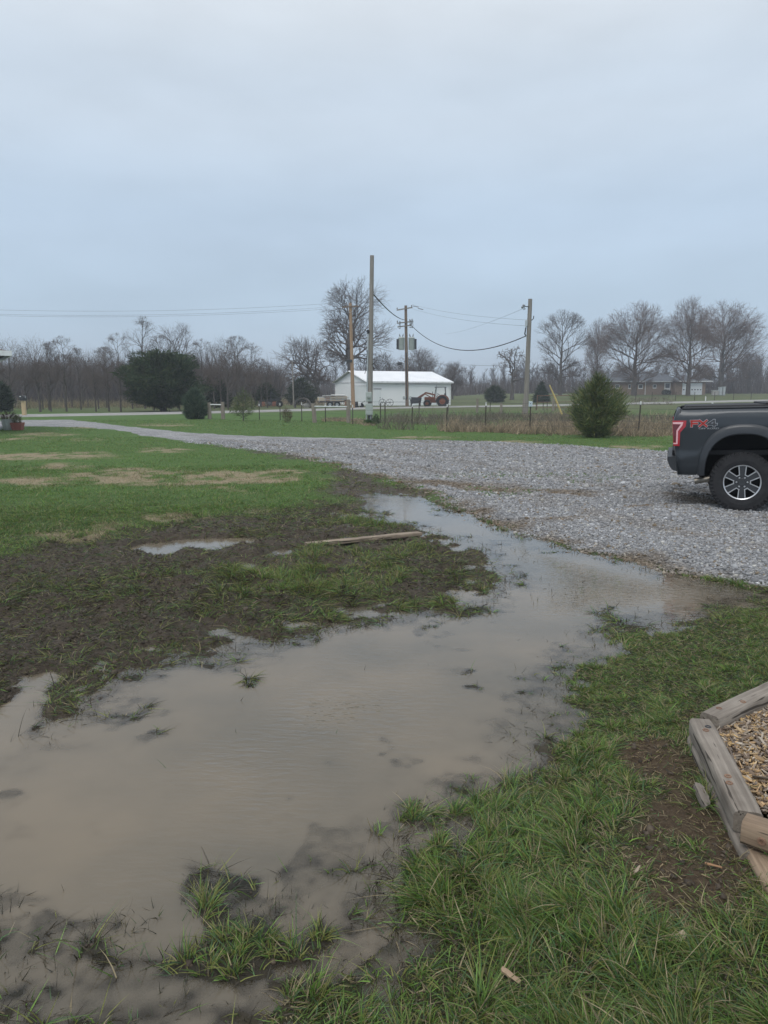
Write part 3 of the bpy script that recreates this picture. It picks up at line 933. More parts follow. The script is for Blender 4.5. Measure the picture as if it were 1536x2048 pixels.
tag(mesh_np('drowned_grass', V, F, colmat('wet_stem', rough=0.4, spec=0.4), col=c), 'dark stems and bits of drowned grass poking through the puddle', kind='stuff')

# straw and bark litter on the bare dirt by the timbers
n = 15000
q = unproj(1390, 1660)
x, y = q[0] + (rs.random(n) * 2 - 1) * 1.1, q[1] + (rs.random(n) * 2 - 1) * 1.3
di = sm((poly_sd(x, y, DIRT, 1.0) + 0.16 + 0.22 * fbm(x, y, 0.3, 3, 6)) / 0.25)
k = (rs.random(n) < di) & (poly_sd(x, y, CHIPS, .6) < -0.05)
x, y = x[k], y[k]
n = len(x)
a = rs.random(n) * 6.28
D = np.stack([np.cos(a), np.sin(a), rs.normal(size=n) * 0.12 + 0.05], 1)
col = np.array([0.24, 0.185, 0.11]) * (0.22 + 1.0 * rs.random((n, 1)) ** 1.8)
V, F, c = blades(np.stack([x, y, soil(x, y) + 0.004 + 0.008 * rs.random(n)], 1), D, 0.012 + 0.04 * rs.random(n), 0.0018 + 0.003 * rs.random(n) ** 2, rs.normal(size=(n, 3)) * 0.15, 2, col)
tag(mesh_np('straw_litter', V, F, colmat('straw', rough=0.8, spec=0.2), col=c), 'straw and bark litter trodden into the bare dirt', kind='stuff')

# ================================================================== trees
def norm3(v):
    l = math.sqrt(v[0] * v[0] + v[1] * v[1] + v[2] * v[2]) + 1e-9
    return (v[0] / l, v[1] / l, v[2] / l)

def grow_tree(seed, Ht, rx, fork, r0, nl=7, counts=(6, 5, 4), ang=(28, 40, 45, 50), trop=(0.10, 0.10, 0.06, 0.02), wig=0.16, zc=None, rz=None, lean=(0, 0), leader=0.75, limbr=0.60,
              tw=0.012, skew=(0, 0), flat=0.0, lenf=(1.0, 0.55, 0.5, 0.45), fk=None):
    """bare broad-leaved tree; returns {level: [(points, r0, r1)]}; crown is kept inside an ellipsoid"""
    g = random.Random(seed)
    zc = zc if zc is not None else (fork + Ht) * 0.5 + 0.04 * Ht
    rz = rz if rz is not None else Ht - zc
    cx, cy = skew
    out_ = {0: [], 1: [], 2: [], 3: [], 4: []}

    def exit_len(p, d):
        px, py, pz = (p[0] - cx) / rx, (p[1] - cy) / rx, (p[2] - zc) / rz
        dx, dy, dz = d[0] / rx, d[1] / rx, d[2] / rz
        a = dx * dx + dy * dy + dz * dz
        b = px * dx + py * dy + pz * dz
        c = px * px + py * py + pz * pz - 1
        q = b * b - a * c
        if q <= 0: return 0.12 * rz
        return max((-b + math.sqrt(q)) / a, 0.05 * rz)

    def limb(p, d, L, r, r1, lev, n):
        pts = [p]
        for i in range(n - 1):
            d = norm3((d[0] + g.gauss(0, wig), d[1] + g.gauss(0, wig), d[2] + g.gauss(0, wig) + trop[min(lev, 3)]))
            s = L / (n - 1)
            p = (p[0] + d[0] * s, p[1] + d[1] * s, p[2] + d[2] * s)
            pts.append(p)
        out_[lev].append((pts, r, r1))
        return pts

    def turn(d, a, az):
        ref = (0, 0, 1) if abs(d[2]) < 0.9 else (1, 0, 0)
        u = norm3((d[1] * ref[2] - d[2] * ref[1], d[2] * ref[0] - d[0] * ref[2], d[0] * ref[1] - d[1] * ref[0]))
        v = (d[1] * u[2] - d[2] * u[1], d[2] * u[0] - d[0] * u[2], d[0] * u[1] - d[1] * u[0])
        ca, sa = math.cos(a), math.sin(a)
        return norm3(tuple(d[i] * ca + (u[i] * math.cos(az) + v[i] * math.sin(az)) * sa for i in range(3)))

    def sub(pts, L, r, r1, lev):
        if lev > 4 or lev - 2 >= len(counts): return
        n = counts[lev - 2]
        az = g.random() * 6.28
        for k in range(n):
            t = 0.16 + 0.80 * (k + g.random()) / n
            f = t * (len(pts) - 1)
            i = min(int(f), len(pts) - 2)
            f -= i
            p = tuple(pts[i][j] + (pts[i + 1][j] - pts[i][j]) * f for j in range(3))
            d = norm3(tuple(pts[i + 1][j] - pts[i][j] for j in range(3)))
            az += 2.4 + g.gauss(0, 0.4)
            nd = turn(d, R(ang[min(lev - 1, 3)] * g.uniform(0.6, 1.3)), az)
            nd = norm3((nd[0], nd[1], nd[2] * (1 - flat)))
            mxl = exit_len(p, nd)
            l = min(L * lenf[lev - 1] * g.uniform(0.7, 1.1) * (1.42 - 0.72 * t), mxl * g.uniform(0.85, 1.05))
            rr = max((r + (r1 - r) * t) * 0.62, tw)
            q = limb(p, nd, l, rr, max(rr * 0.35, tw * 0.55), lev, (0, 0, 5, 4, 3)[lev])
            sub(q, l, rr, max(rr * 0.35, tw * 0.55), lev + 1)

    def split(p, d, reach, r, dep):
        mx_, a0, a1, sd = fk
        last = dep >= mx_
        L = reach * (g.uniform(.75, 1) if last else min(.9, g.uniform(.8, 1.25) / (mx_ - dep + 1)))
        r1 = max(r * .74, tw * .6)
        lev = 1 if dep < 2 else (2 if dep < 4 else 3)
        q = limb(p, d, L, max(r, tw), r1 if not last else tw * .45, lev, 4 if dep < 2 else 3)
        e = q[-1]
        d2 = norm3(tuple(q[-1][j] - q[-2][j] for j in range(3)))
        if dep >= 2:
            for _ in range(int(sd) + (g.random() < sd % 1)):
                i = g.randrange(len(q) - 1)
                f = g.random()
                s_ = tuple(q[i][j] + (q[i + 1][j] - q[i][j]) * f for j in range(3))
                nd = turn(d2, R(g.uniform(25, 60)), g.random() * 6.28)
                l = min((.6 + .25 * reach) * g.uniform(.5, 1.3), exit_len(s_, nd))
                limb(s_, nd, l, tw * .9, tw * .4, 4, 3)
        if last: return
        az = g.random() * 6.28
        n = 2 if g.random() < .72 else 3
        for k in range(n):
            main = k == 0
            nd = turn(d2, R(g.uniform(a0, a1) * (.45 if main else 1.15)), az + k * 6.28 / n + g.gauss(0, .3))
            rem = min((reach - L) * (1.10 if main else g.uniform(.8, 1.05)), exit_len(e, nd) * g.uniform(.9, 1.03))
            split(e, nd, rem, r1 * (1 if main else .8), dep + 1)

    top = fork + (Ht - fork) * leader
    npt = 9
    tp = []
    for i in range(npt):
        t = i / (npt - 1)
        tp.append((lean[0] * t * t * top + g.gauss(0, 0.012) * top * t, lean[1] * t * t * top + g.gauss(0, 0.012) * top * t, -0.25 + (top + .25) * t))
    out_[0].append((tp, r0, r0 * 0.12))
    for k in range(nl):
        t = (fork + (top - fork) * ((k + g.random() * .8) / nl) ** 1.1) / top
        f = t * (npt - 1)
        i = min(int(f), npt - 2)
        f -= i
        p = tuple(tp[i][j] + (tp[i + 1][j] - tp[i][j]) * f for j in range(3))
        az = k * 2.4 + g.gauss(0, 0.35)
        nd = turn((lean[0] * .6, lean[1] * .6, 1.0), R(ang[0] * g.uniform(0.75, 1.3) * (1.15 - 0.45 * k / nl)), az)
        L = exit_len(p, nd) * g.uniform(0.86, 1.04)
        rr = r0 * (1 - 0.72 * (t - fork / top) / max(1 - fork / top, .01)) * limbr
        if fk:
            split(p, nd, L, max(rr, tw * 2), 0)
            continue
        q = limb(p, nd, L, max(rr, tw * 1.5), max(rr * 0.2, tw), 1, 8)
        sub(q, L, rr, rr * .2, 2)
    if fk:
        split(tp[-1], norm3(tuple(tp[-1][j] - tp[-2][j] for j in range(3))), Ht - top, r0 * .14, 1)
        return out_
    sub(tp[len(tp) // 2:], top * 0.5, r0 * 0.26, r0 * 0.10, 2)
    return out_

def tubes_np(brs, sides):
    """branches [(pts, r0, r1)] -> V, F; grouped by point count"""
    parts = []
    by = {}
    for b in brs:
        by.setdefault(len(b[0]), []).append(b)
    for n, L in by.items():
        P = np.array([b[0] for b in L])
        r = np.array([b[1] for b in L])[:, None] + (np.array([b[2] for b in L]) - np.array([b[1] for b in L]))[:, None] * np.linspace(0, 1, n)[None]
        T = np.gradient(P, axis=1)
        T /= np.linalg.norm(T, axis=2, keepdims=True) + 1e-9
        d = P[:, -1] - P[:, 0]
        ref = np.where((np.abs(d[:, 2]) > 0.8 * np.linalg.norm(d, axis=1))[:, None], np.array([1.0, 0.2, 0]), np.array([0, 0.1, 1.0]))
        A = np.cross(T, np.repeat(ref[:, None], n, 1))
        A /= np.linalg.norm(A, axis=2, keepdims=True) + 1e-9
        Bn = np.cross(T, A)
        an = np.arange(sides) * 2 * np.pi / sides
        V = P[:, :, None] + (A[:, :, None] * np.cos(an)[None, None, :, None] + Bn[:, :, None] * np.sin(an)[None, None, :, None]) * r[:, :, None, None]
        m = len(L)
        base = np.arange(m)[:, None, None] * (n * sides)
        i = np.arange(n - 1)[None, :, None] * sides
        k = np.arange(sides)[None, None, :]
        k2 = (k + 1) % sides
        F = np.stack([base + i + k, base + i + k2, base + i + sides + k2, base + i + sides + k], -1).reshape(-1, 4)
        parts.append((V.reshape(-1, 3), F))
    return merge(parts)[:2]

M_BARK = mat('bark', (0.075, 0.067, 0.060), (0.13, 0.116, 0.104), rough=0.95, scale=2.5, stretch=(3, 3, 0.7), spec=0.1)
M_BARKP = mat('pale_bark', (0.085, 0.075, 0.066), (0.15, 0.13, 0.115), rough=0.95, scale=2.5, stretch=(3, 3, 0.7), spec=0.1)
M_TWIG = mat('twig', (0.105, 0.087, 0.078), (0.165, 0.138, 0.122), rough=0.95, scale=0.6, spec=0.1)
M_TWIGR = mat('budding_twig', (0.145, 0.104, 0.088), (0.20, 0.150, 0.126), rough=0.95, scale=0.6, spec=0.1)
PROTO = {}

def proto_tree(key, twig=M_TWIG, bark=M_BARK, **kw):
    t = grow_tree(**kw)
    r = empty('bare_tree')
    V, F = merge([tubes_np(t[0], 9), tubes_np(t[1], 6)])[:2]
    tr = mesh_np('trunk', V, F, bark, r, smooth=True)
    V, F = merge([tubes_np(t[k], 4 if k == 2 else 3) for k in (2, 3, 4) if t[k]])[:2]
    cr_ = mesh_np('crown', V, F, twig, r, smooth=False)
    PROTO[key] = (r, kw['Ht'], [False])

def copy_thing(root):
    r = root.copy()
    C.objects.link(r)
    for ch in list(root.children):
        c = ch.copy()
        C.objects.link(c)
        c.parent = r
        for g_ in list(ch.children):
            d = g_.copy()
            C.objects.link(d)
            d.parent = c
    return r

def place_tree(key, px, Y, top, label, group=None, rz=0.0, wf=1.0, cat='bare tree', name=None):
    root, Ht, used = PROTO[key]
    o = root if not used[0] else copy_thing(root)
    used[0] = True
    x = X(px, Y)
    z = Hs(x, Y)
    h = Z(top, Y) - z
    s = h / Ht
    o.location = (x, Y, z)
    o.scale = (s * wf, s * wf, s)
    o.rotation_euler = (0, 0, rz)
    for k in ('group',):
        if k in o: del o[k]
    tag(o, label, cat, group)
    return o

# woodland trees of the left row: slim trunks, ascending branches
proto_tree('slim', seed=3, Ht=10.0, rx=2.6, fork=3.0, r0=0.13, nl=9, fk=(5, 14, 36, .45), counts=(8, 7, 4), ang=(44, 40, 42, 45), wig=0.15, leader=0.88, tw=0.009, trop=(.05,.06,.05,.02))
proto_tree('slimb', seed=14, Ht=10.0, rx=2.2, fork=3.8, r0=0.11, nl=8, fk=(5, 12, 34, .45), counts=(8, 7, 4), ang=(38, 40, 42, 45), wig=0.16, leader=0.85, tw=0.009, trop=(.05,.06,.05,.02))
proto_tree('forked', seed=25, Ht=10.0, rx=3.2, fork=2.4, r0=0.17, nl=7, fk=(5, 14, 38, .6), counts=(9, 7, 5), ang=(40, 38, 42, 46), wig=0.15, leader=0.5, tw=0.009, trop=(.05,.06,.05,.02))
proto_tree('spread', seed=36, Ht=10.0, rx=3.6, fork=3.2, r0=0.16, nl=9, fk=(5, 16, 42, .3), counts=(9, 7, 4), ang=(50, 42, 44, 48), wig=0.17, leader=0.7, tw=0.009, trop=(.04,.05,.03,.02))
GA = 'slim bare trees of the roadside row'
row = [
    ('slim', -28, 66, 672, 'slim bare tree rising behind the eave at the picture edge', 1.0),
    ('forked', 22, 69, 664, 'bare tree standing just left of the mailbox post', 0.85),
    ('forked', 78, 65, 664, 'forked bare tree with a wide open crown right of the mailbox', 1.0),
    ('slimb', 100, 66, 682, 'thin straight bare tree beside the wide forked one', 1.0),
    ('slim', 131, 66, 670, 'bare tree with leaning trunk half way along the roadside row', 1.05),
    ('slimb', 160, 73, 694, 'short bare tree in a gap of the roadside row', 1.1),
    ('forked', 190, 66, 690, 'low bare tree with twisted limbs near the gap in the row', 0.8),
    ('slim', 216, 67, 692, 'thin bare tree leaning left of the tall twiggy one', 1.1),
    ('slim', 240, 65, 664, 'tall twiggy bare tree just left of the big dark evergreen', 0.9),
    ('slim', 289, 78, 630, 'tallest bare tree of the row rising behind the dark evergreen', 0.95),
    ('spread', 356, 80, 640, 'wide bare tree with fanned limbs behind the dark evergreen', 1.0),
    ('slimb', 325, 84, 668, 'bare tree between the tallest and the fanned one', 1.1),
    ('slim', 404, 82, 676, 'bare tree just right of the dark evergreen', 1.0),
    ('forked', 428, 78, 676, 'bare tree with many upright stems behind the round juniper', 0.9),
    ('forked', 455, 80, 664, 'broad bare tree behind the young green pine', 1.0),
    ('slimb', 476, 76, 670, 'straight bare tree rising right behind the young green pine', 1.2),
    ('slim', 503, 80, 684, 'last bare tree at the right end of the row', 1.1),
    ('slimb', 522, 86, 716, 'small bare tree at the end of the row by the far gap', 1.2),
]
for i, (k, px, Y, top, lab, wf) in enumerate(row):
    place_tree(k, px, Y, top, lab, GA, rz=i * 1.7, wf=wf)
for i in range(38):      # thinner saplings between them: nothing tells these apart
    px = -70 + i * 16.2 + rnd.uniform(-13, 13)
    place_tree(('slimb', 'slim', 'forked')[i % 3], px, 69 + rnd.uniform(0, 26), rnd.uniform(690, 745), 'thin bare sapling in the tangle of the roadside row', 'saplings in the roadside row', rz=i * 2.1, wf=1.2)

# the big field trees
proto_tree('giant', twig=M_TWIG, seed=101, Ht=22.0, rx=6.9, fork=5.5, r0=0.80, nl=10, fk=(7, 16, 40, .35), counts=(9, 8, 7), ang=(50, 40, 42, 46), wig=0.16, limbr=.50, leader=0.62, zc=13.2, rz=9.0, skew=(1.3, 0), tw=0.014, lean=(-0.02, 0), trop=(0.04, 0.03, 0.0, 0.0), lenf=(1, .5, .48, .5))
place_tree('giant', 702, 118, 545, 'tallest bare tree, thick trunked, towering behind the white barn', rz=0.0, wf=1.08)
proto_tree('leaner', seed=112, Ht=12.0, rx=6.6, fork=3.0, r0=0.55, nl=9, fk=(6, 18, 44, .5), counts=(9, 8, 6), ang=(62, 44, 48, 50), wig=0.20, leader=0.45, zc=7.0, rz=5.0, tw=0.016, lean=(-0.38, 0), skew=(-2.5, 0), trop=(0.02, 0.02, -0.03, 0.0))
place_tree('leaner', 640, 112, 662, 'bare tree leaning left with arched limbs left of the white barn')
proto_tree('medium', seed=123, Ht=10.0, rx=4.0, fork=1.6, r0=0.22, nl=11, fk=(6, 14, 38, .6), counts=(9, 8, 6), ang=(52, 42, 46, 50), wig=0.14, leader=0.5, tw=0.014)
place_tree('medium', 764, 125, 700, 'bushy bare tree behind the barn roof left of the transformer pole', rz=0.3)
place_tree('medium', 840, 132, 690, 'reddish bare tree behind the barn roof right of the transformer pole', rz=1.3, wf=1.2)
place_tree('medium', 905, 150, 722, 'bare bushy tree beyond the right end of the barn', rz=2.3, wf=1.3)
proto_tree('gnarled', seed=134, Ht=8.0, rx=3.2, fork=2.4, r0=0.36, nl=6, counts=(6, 5, 3), ang=(50, 50, 50, 50), wig=0.28, leader=0.45, tw=0.03)
place_tree('gnarled', 1024, 128, 692, 'gnarled stubby bare tree left of the leaning pole by the fence', rz=1.0)
proto_tree('maple', twig=M_TWIGR, bark=M_BARKP, seed=145, Ht=18.0, rx=6.9, fork=2.2, r0=0.48, nl=15, fk=(6, 14, 34, 2.3), counts=(9, 8, 8), ang=(62, 25, 28, 32), wig=0.09, leader=0.62, limbr=.42, zc=9.8, rz=8.2, tw=0.0125, trop=(0.0, 0.02, 0.03, 0.02), lenf=(1, .52, .55, .5))
proto_tree('fan', twig=M_TWIG, bark=M_BARK, seed=156, Ht=18.0, rx=6.2, fork=2.6, r0=0.44, nl=17, fk=(5, 10, 26, 2.2), counts=(9, 7, 6), ang=(56, 23, 26, 30), wig=0.05, leader=0.70, limbr=.40, zc=10.2, rz=7.8, tw=0.015, trop=(0.0, 0.02, 0.03, 0.02), lenf=(1, .52, .55, .5))
GM = 'large bare maples by the brick house'
place_tree('fan', 1120, 148, 617, 'bare maple with a clean fan shaped crown right of the leaning pole', GM, rz=0.2, wf=1.1)
place_tree('maple', 1192, 158, 632, 'narrow reddish bare tree rising above the green conifer', GM, rz=2.0, wf=0.55)
place_tree('maple', 1268, 146, 598, 'round crowned bare maple in front of the left half of the brick house', GM, rz=4.0, wf=1.16)
place_tree('maple', 1376, 146, 588, 'bare maple with its dark trunk in front of the white garage door', GM, rz=1.1, wf=0.92)
place_tree('maple', 1440, 176, 596, 'wide bare maple standing behind the right end of the brick house', GM, rz=5.2, wf=1.28)
place_tree('medium', 1496, 190, 700, 'small bare tree at the wood edge beyond the utility cabinets', rz=3.0)

# the far woods read as one mass: many thin trees in one object
def twig_mass(n, xf, yf, hf, seed, rt, sides=3):
    brs = []
    g = random.Random(seed)
    for i in range(n):
        x, y = xf(g), yf(g)
        h = hf(g, x)
        z = Hs(x, y)
        lx = g.gauss(0, .05)
        brs.append(([(x, y, z - .2), (x + lx * h * .5, y, z + h * .45), (x + lx * h, y, z + h * .92)], rt * 2.6, rt * .6))
        for k in range(16):
            t = g.uniform(.22, .92)
            a = g.random() * 6.28
            L = h * g.uniform(.14, .34)
            p = (x + lx * h * t, y, z + h * t)
            q = (p[0] + math.cos(a) * L * .55, p[1] + math.sin(a) * L * .3, p[2] + L * g.uniform(.5, .9))
            q0 = tuple((p[j] + q[j]) / 2 + g.gauss(0, .05) * L for j in range(3))
            brs.append(([p, q0, q], rt, rt * .4))
            for _ in range(3):
                a2 = g.random() * 6.28
                l2 = L * g.uniform(.3, .6)
                brs.append(([q0, (q0[0] + math.cos(a2) * l2 * .4, q0[1], q0[2] + l2 * .4), (q0[0] + math.cos(a2) * l2 * .7, q0[1] + math.sin(a2) * l2 * .3, q0[2] + l2 * .9)], rt * .6, rt * .3))
    return tubes_np(brs, sides)

def treeline_top(px):
    """row of the far woods' upper edge in the survey"""
    return np.interp(px, [-400, 0, 200, 400, 540, 600, 680, 760, 880, 940, 1000, 1060, 1180, 1300, 1420, 1460, 1536, 1900], [720, 722, 726, 722, 742, 738, 728, 724, 722, 732, 728, 722, 728, 735, 735, 714, 708, 700])

def far_x(Ya, Yb):
    def f(g): 
        f.y = g.uniform(Ya, Yb)
        return X(g.uniform(-260, 1800), f.y)
    return f

def far_h(g, x):
    y = FXX.y
    return max(2.0, (float(Z(treeline_top(768 + x / y * 1519), y)) - Hs(x, y)) * g.uniform(.72, 1.06))

parts = []
for Ya, Yb, n, rt in ((195, 215, 330, .045), (215, 250, 330, .055)):
    FXX = far_x(Ya, Yb)
    parts.append(twig_mass(n, FXX, lambda g: FXX.y, far_h, int(Ya), rt))
V, F = merge(parts)[:2]
tag(mesh_np('treeline', V, F, mat('far_twig', (0.075, 0.062, 0.058), (0.115, 0.095, 0.088), rough=1.0, scale=.05, spec=0.0)), 'far bare woods that close off the fields', kind='stuff')

# brush under the trees: upright stems too many to count
def brush(n, px0, px1, Y0, Y1, hfun, wd, cols, nm, lab, m, lean=0.22):
    y = Y0 + rs.random(n) * (Y1 - Y0)
    x = (px0 + rs.random(n) * (px1 - px0) - 768) / FPX * y * .99
    z = H(x, y)
    h = hfun(x, y) * np.clip(np.exp(rs.normal(size=n) * .3), .3, 1.35)
    D = np.concatenate([rs.normal(size=(n, 2)) * lean, np.ones((n, 1))], 1)
    D /= np.linalg.norm(D, axis=1, keepdims=True)
    c = cols[rs.integers(0, len(cols), n)] * (0.7 + 0.6 * rs.random((n, 1)))
    V, F, c = blades(np.stack([x, y, z], 1), D, h, np.full(n, wd), rs.normal(size=(n, 3)) * .12, 2, c)
    o = mesh_np(nm, V, F, m, col=c)
    return tag(o, lab, kind='stuff')

M_BRUSH = colmat('brush_stem', rough=0.95, spec=0.05)
BR = np.array([[0.095, 0.080, 0.075], [0.115, 0.098, 0.090], [0.075, 0.066, 0.062], [0.125, 0.104, 0.09]])
def hb(x, y):
    n = fbm(x, y, 6, 2, 81)
    return (5.2 + 1.5 * n)
brush(44000, -150, 560, 112, 165, hb, .085, BR, 'undergrowth', 'dark tangle of bare brush under the roadside trees', M_BRUSH)
def hb2(x, y):
    return np.maximum(1.5, (Z(treeline_top(768 + x / y * 1519) + 22, y) - H(x, y))) * (0.75 + 0.25 * fbm(x, y, 12, 2, 82))
brush(26000, -250, 1800, 186, 240, hb2, .13, BR, 'undergrowth', 'grey brown thicket along the foot of the far woods', M_BRUSH, .18)

# tall dead grass and weeds
ST = np.array([[0.36, 0.285, 0.195], [0.30, 0.24, 0.165], [0.24, 0.195, 0.14], [0.42, 0.345, 0.245], [0.19, 0.165, 0.12]])
GR = np.array([[0.20, 0.175, 0.14], [0.155, 0.137, 0.115], [0.25, 0.215, 0.165], [0.115, 0.108, 0.08]])

def weeds(n, pxs, Ys, hh, cols, cut, seed, dens_size=2.0):
    """weeds in a strip given by survey polygon PXS"""
    P = W(pxs)
    xs, ys = [p[0] for p in P], [p[1] for p in P]
    x = min(xs) + rs.random(n) * (max(xs) - min(xs))
    y = min(ys) + rs.random(n) * (max(ys) - min(ys))
    s = poly_sd(x, y, P, 3.0)
    k = (s + 0.7 * fbm(x, y, 2.0, 2, seed) > 0) & (fbm(x, y, dens_size, 3, seed + 3) > cut)
    x, y = x[k], y[k]
    n = len(x)
    h = hh * (0.65 + 0.5 * fbm(x, y, 1.6, 2, seed + 7)) * np.exp(rs.normal(size=n) * .3)
    a = fbm(x, y, 1.2, 2, seed + 9) * 4
    D = np.stack([0.4 * np.cos(a) + rs.normal(size=n) * .35, 0.3 * np.sin(a) + rs.normal(size=n) * .3, np.ones(n)], 1)
    D /= np.linalg.norm(D, axis=1, keepdims=True)
    B = np.concatenate([rs.normal(size=(n, 2)) * .25, -0.2 * rs.random((n, 1))], 1)
    c = cols[rs.integers(0, len(cols), n)] * (0.7 + 0.6 * rs.random((n, 1)))
    return blades(np.stack([x, y, H(x, y)], 1), D, np.maximum(h, .08), .010 + .012 * rs.random(n) + .0003 * y, B, 2, c)

pw = [weeds(26000, [(880, 868), (1345, 880), (1345, 858), (1100, 852), (860, 856)], 0, .42, ST, -.25, 1),
      weeds(16000, [(760, 862), (1345, 872), (1345, 838), (1060, 832), (760, 836)], 0, .60, GR, -.15, 20),
      weeds(7000, [(1060, 852), (1345, 858), (1345, 836), (1060, 832)], 0, .55, ST, .0, 33),
      weeds(5000, [(655, 846), (740, 856), (752, 848), (700, 838), (650, 840)], 0, .30, ST, -.3, 50),
      weeds(9000, [(500, 812), (680, 813), (720, 809), (720, 803), (500, 803)], 0, .95, ST, -.35, 61),
      weeds(5000, [(1260, 812), (1345, 812), (1345, 805), (1260, 805)], 0, .45, GR, -.2, 71),
      weeds(26000, [(20, 820), (560, 815), (560, 803), (20, 805)], 0, .95, np.array([[0.22, 0.19, 0.12], [0.15, 0.14, 0.08], [0.27, 0.22, 0.14]]), -.6, 83, 4.0)]
V, F, c = merge(pw)
tag(mesh_np('dry_weeds', V, F, colmat('dry_weed', rough=.9, spec=.1, trans=.25), col=c), 'tall straw coloured weeds along the fences and junk', kind='stuff')

# ------------------------------------------------------------------ evergreens and shrubs
def foliage(n, fun, D_up, L, wd, cols, seed, spread=.5):
    """sprays through a crown; FUN(u random (n,3)) -> positions and outward directions"""
    P, O = fun(n)
    D = O + np.array([0, 0, D_up]) + rs.normal(size=(n, 3)) * spread
    D /= np.linalg.norm(D, axis=1, keepdims=True)
    nn = fbm(P[:, 0] * 1.0 + P[:, 1] * .7, P[:, 2], max(P[:, 2].max() * .12, .1), 2, seed)[:, None]
    c = cols[rs.integers(0, len(cols), n)] * (0.75 + 0.45 * rs.random((n, 1))) * (1 + .25 * nn)
    return blades(P, D, L * (0.6 + .8 * rs.random(n)) * np.where(rs.random(n) < .07, 1.9, 1.0), wd * (0.7 + .6 * rs.random(n)), rs.normal(size=(n, 3)) * .15, 2, c)

def ell(prof, seed, lump=.16):
    """crown from a profile: prof = [(z, radius)], surface roughened into boughs"""
    zs, rr = np.array(prof).T
    def f(n):
        z = zs.min() + rs.random(n * 3) * (zs.max() - zs.min())
        r = np.interp(z, zs, rr)
        k = rs.random(n * 3) < (r / rr.max()) ** 1.2 + .04
        z, r = z[k][:n], r[k][:n]
        while len(z) < n:
            z, r = np.concatenate([z, z])[:n], np.concatenate([r, r])[:n]
        a = rs.random(n) * 6.283
        q = rs.random(n) ** .42
        lum = 1 + lump * fbm(a * 2.2 + 9 * seed, z * 6 / (zs.max() + .01), 1.0, 3, seed) * 1.6
        rad = r * q * lum
        P = np.stack([np.cos(a) * rad, np.sin(a) * rad, z + .05 * zs.max() * (lum - 1) * 2], 1)
        O = np.stack([np.cos(a), np.sin(a), (z - zs.mean()) / (zs.max() - zs.min())], 1)
        return P, O
    return f

M_NEED = colmat('needles', rough=.7, spec=.2, trans=.12)
DKG = np.array([[0.022, 0.042, 0.020], [0.030, 0.052, 0.024], [0.018, 0.034, 0.019], [0.045, 0.060, 0.026]])
OLG = np.array([[0.045, 0.068, 0.030], [0.060, 0.082, 0.034], [0.034, 0.055, 0.028], [0.080, 0.090, 0.038], [0.030, 0.047, 0.026]])
BLG = np.array([[0.035, 0.055, 0.038], [0.046, 0.066, 0.045], [0.028, 0.044, 0.032], [0.060, 0.078, 0.048]])

def evergreen(name, px, Y, prof, n, L, wd, cols, label, cat, up=.5, lump=.16, spread=.5, trunk=.06, stems=0, group=None, seed=1, wood=M_BARK):
    x = X(px, Y)
    r = empty(name, (x, Y, Hs(x, Y)), 0, label, cat, group)
    t = MB()
    zt = max(p[0] for p in prof)
    t.tube([(0, 0, -.2), (0.01, 0, zt * .35), (0, 0.02, zt * .9)], [trunk, trunk * .8, trunk * .25], 8)
    g = random.Random(seed)
    for k in range(stems):
        a, b = g.random() * 6.28, g.uniform(.12, .75) * zt
        rr = np.interp(b, [p[0] for p in prof], [p[1] for p in prof]) * .8
        t.tube([(0, 0, b), (math.cos(a) * rr * .5, math.sin(a) * rr * .5, b + rr * .25), (math.cos(a) * rr, math.sin(a) * rr, b + rr * .45)], [trunk * .4, trunk * .25, trunk * .1], 5)
    t.build('trunk', wood, r, True)
    V, F, c = foliage(n, ell(prof, seed, lump), up, L, wd, cols, seed, spread)
    mesh_np('crown', V, F, M_NEED, r, col=c)
    return r

evergreen('juniper', 389, 47.5, [(0.0, .45), (.25, .60), (.7, .64), (1.2, .54), (1.6, .36), (1.85, .10)], 6500, .22, .030, BLG * 2.0, 'round grey green juniper standing on the lawn before the road', 'shrub', up=1.0, trunk=.05, seed=4)
evergreen('conifer', 1195, 27.9, [(0.02, .36), (.30, .62), (.7, .78), (1.05, .76), (1.4, .60), (1.72, .38), (2.0, .16), (2.25, .02)], 13500, .20, .018, OLG * np.array([2.6, 2.3, 2.0]), 'full green conifer beside the fence left of the pickup truck', 'conifer', up=1.0, lump=.46, spread=.55, trunk=.06, stems=14, seed=9)
evergreen('evergreen_tree', 325, 66, [(.45, .6), (.8, 2.4), (1.6, 3.0), (2.6, 3.1), (3.6, 2.8), (4.3, 2.2), (4.75, 1.5), (5.0, .5)], 24000, .34, .07, DKG * np.array([1.6, 1.45, 1.3]), 'big dark evergreen with a wide flat topped crown in the roadside row', 'evergreen tree', up=.45, lump=.34, spread=.7, trunk=.28, stems=16, seed=12)
evergreen('evergreen_shrub', 0, 64, [(.1, .6), (.8, .95), (1.5, .8), (2.1, .5), (2.5, .1)], 3000, .3, .06, DKG, 'dark evergreen shrub at the edge of the picture left of the mailbox', 'shrub', up=.6, seed=13)
evergreen('young_pine', 485, 44, [(.25, .20), (.5, .62), (.9, .74), (1.25, .5), (1.6, .22), (1.85, .04)], 1500, .17, .022, np.array([[0.10, 0.13, 0.05], [0.13, 0.155, 0.065], [0.075, 0.105, 0.045]]), 'young pine with sparse yellow green needles on the lawn', 'pine', up=.5, lump=.35, spread=.6, trunk=.035, stems=18, seed=15)
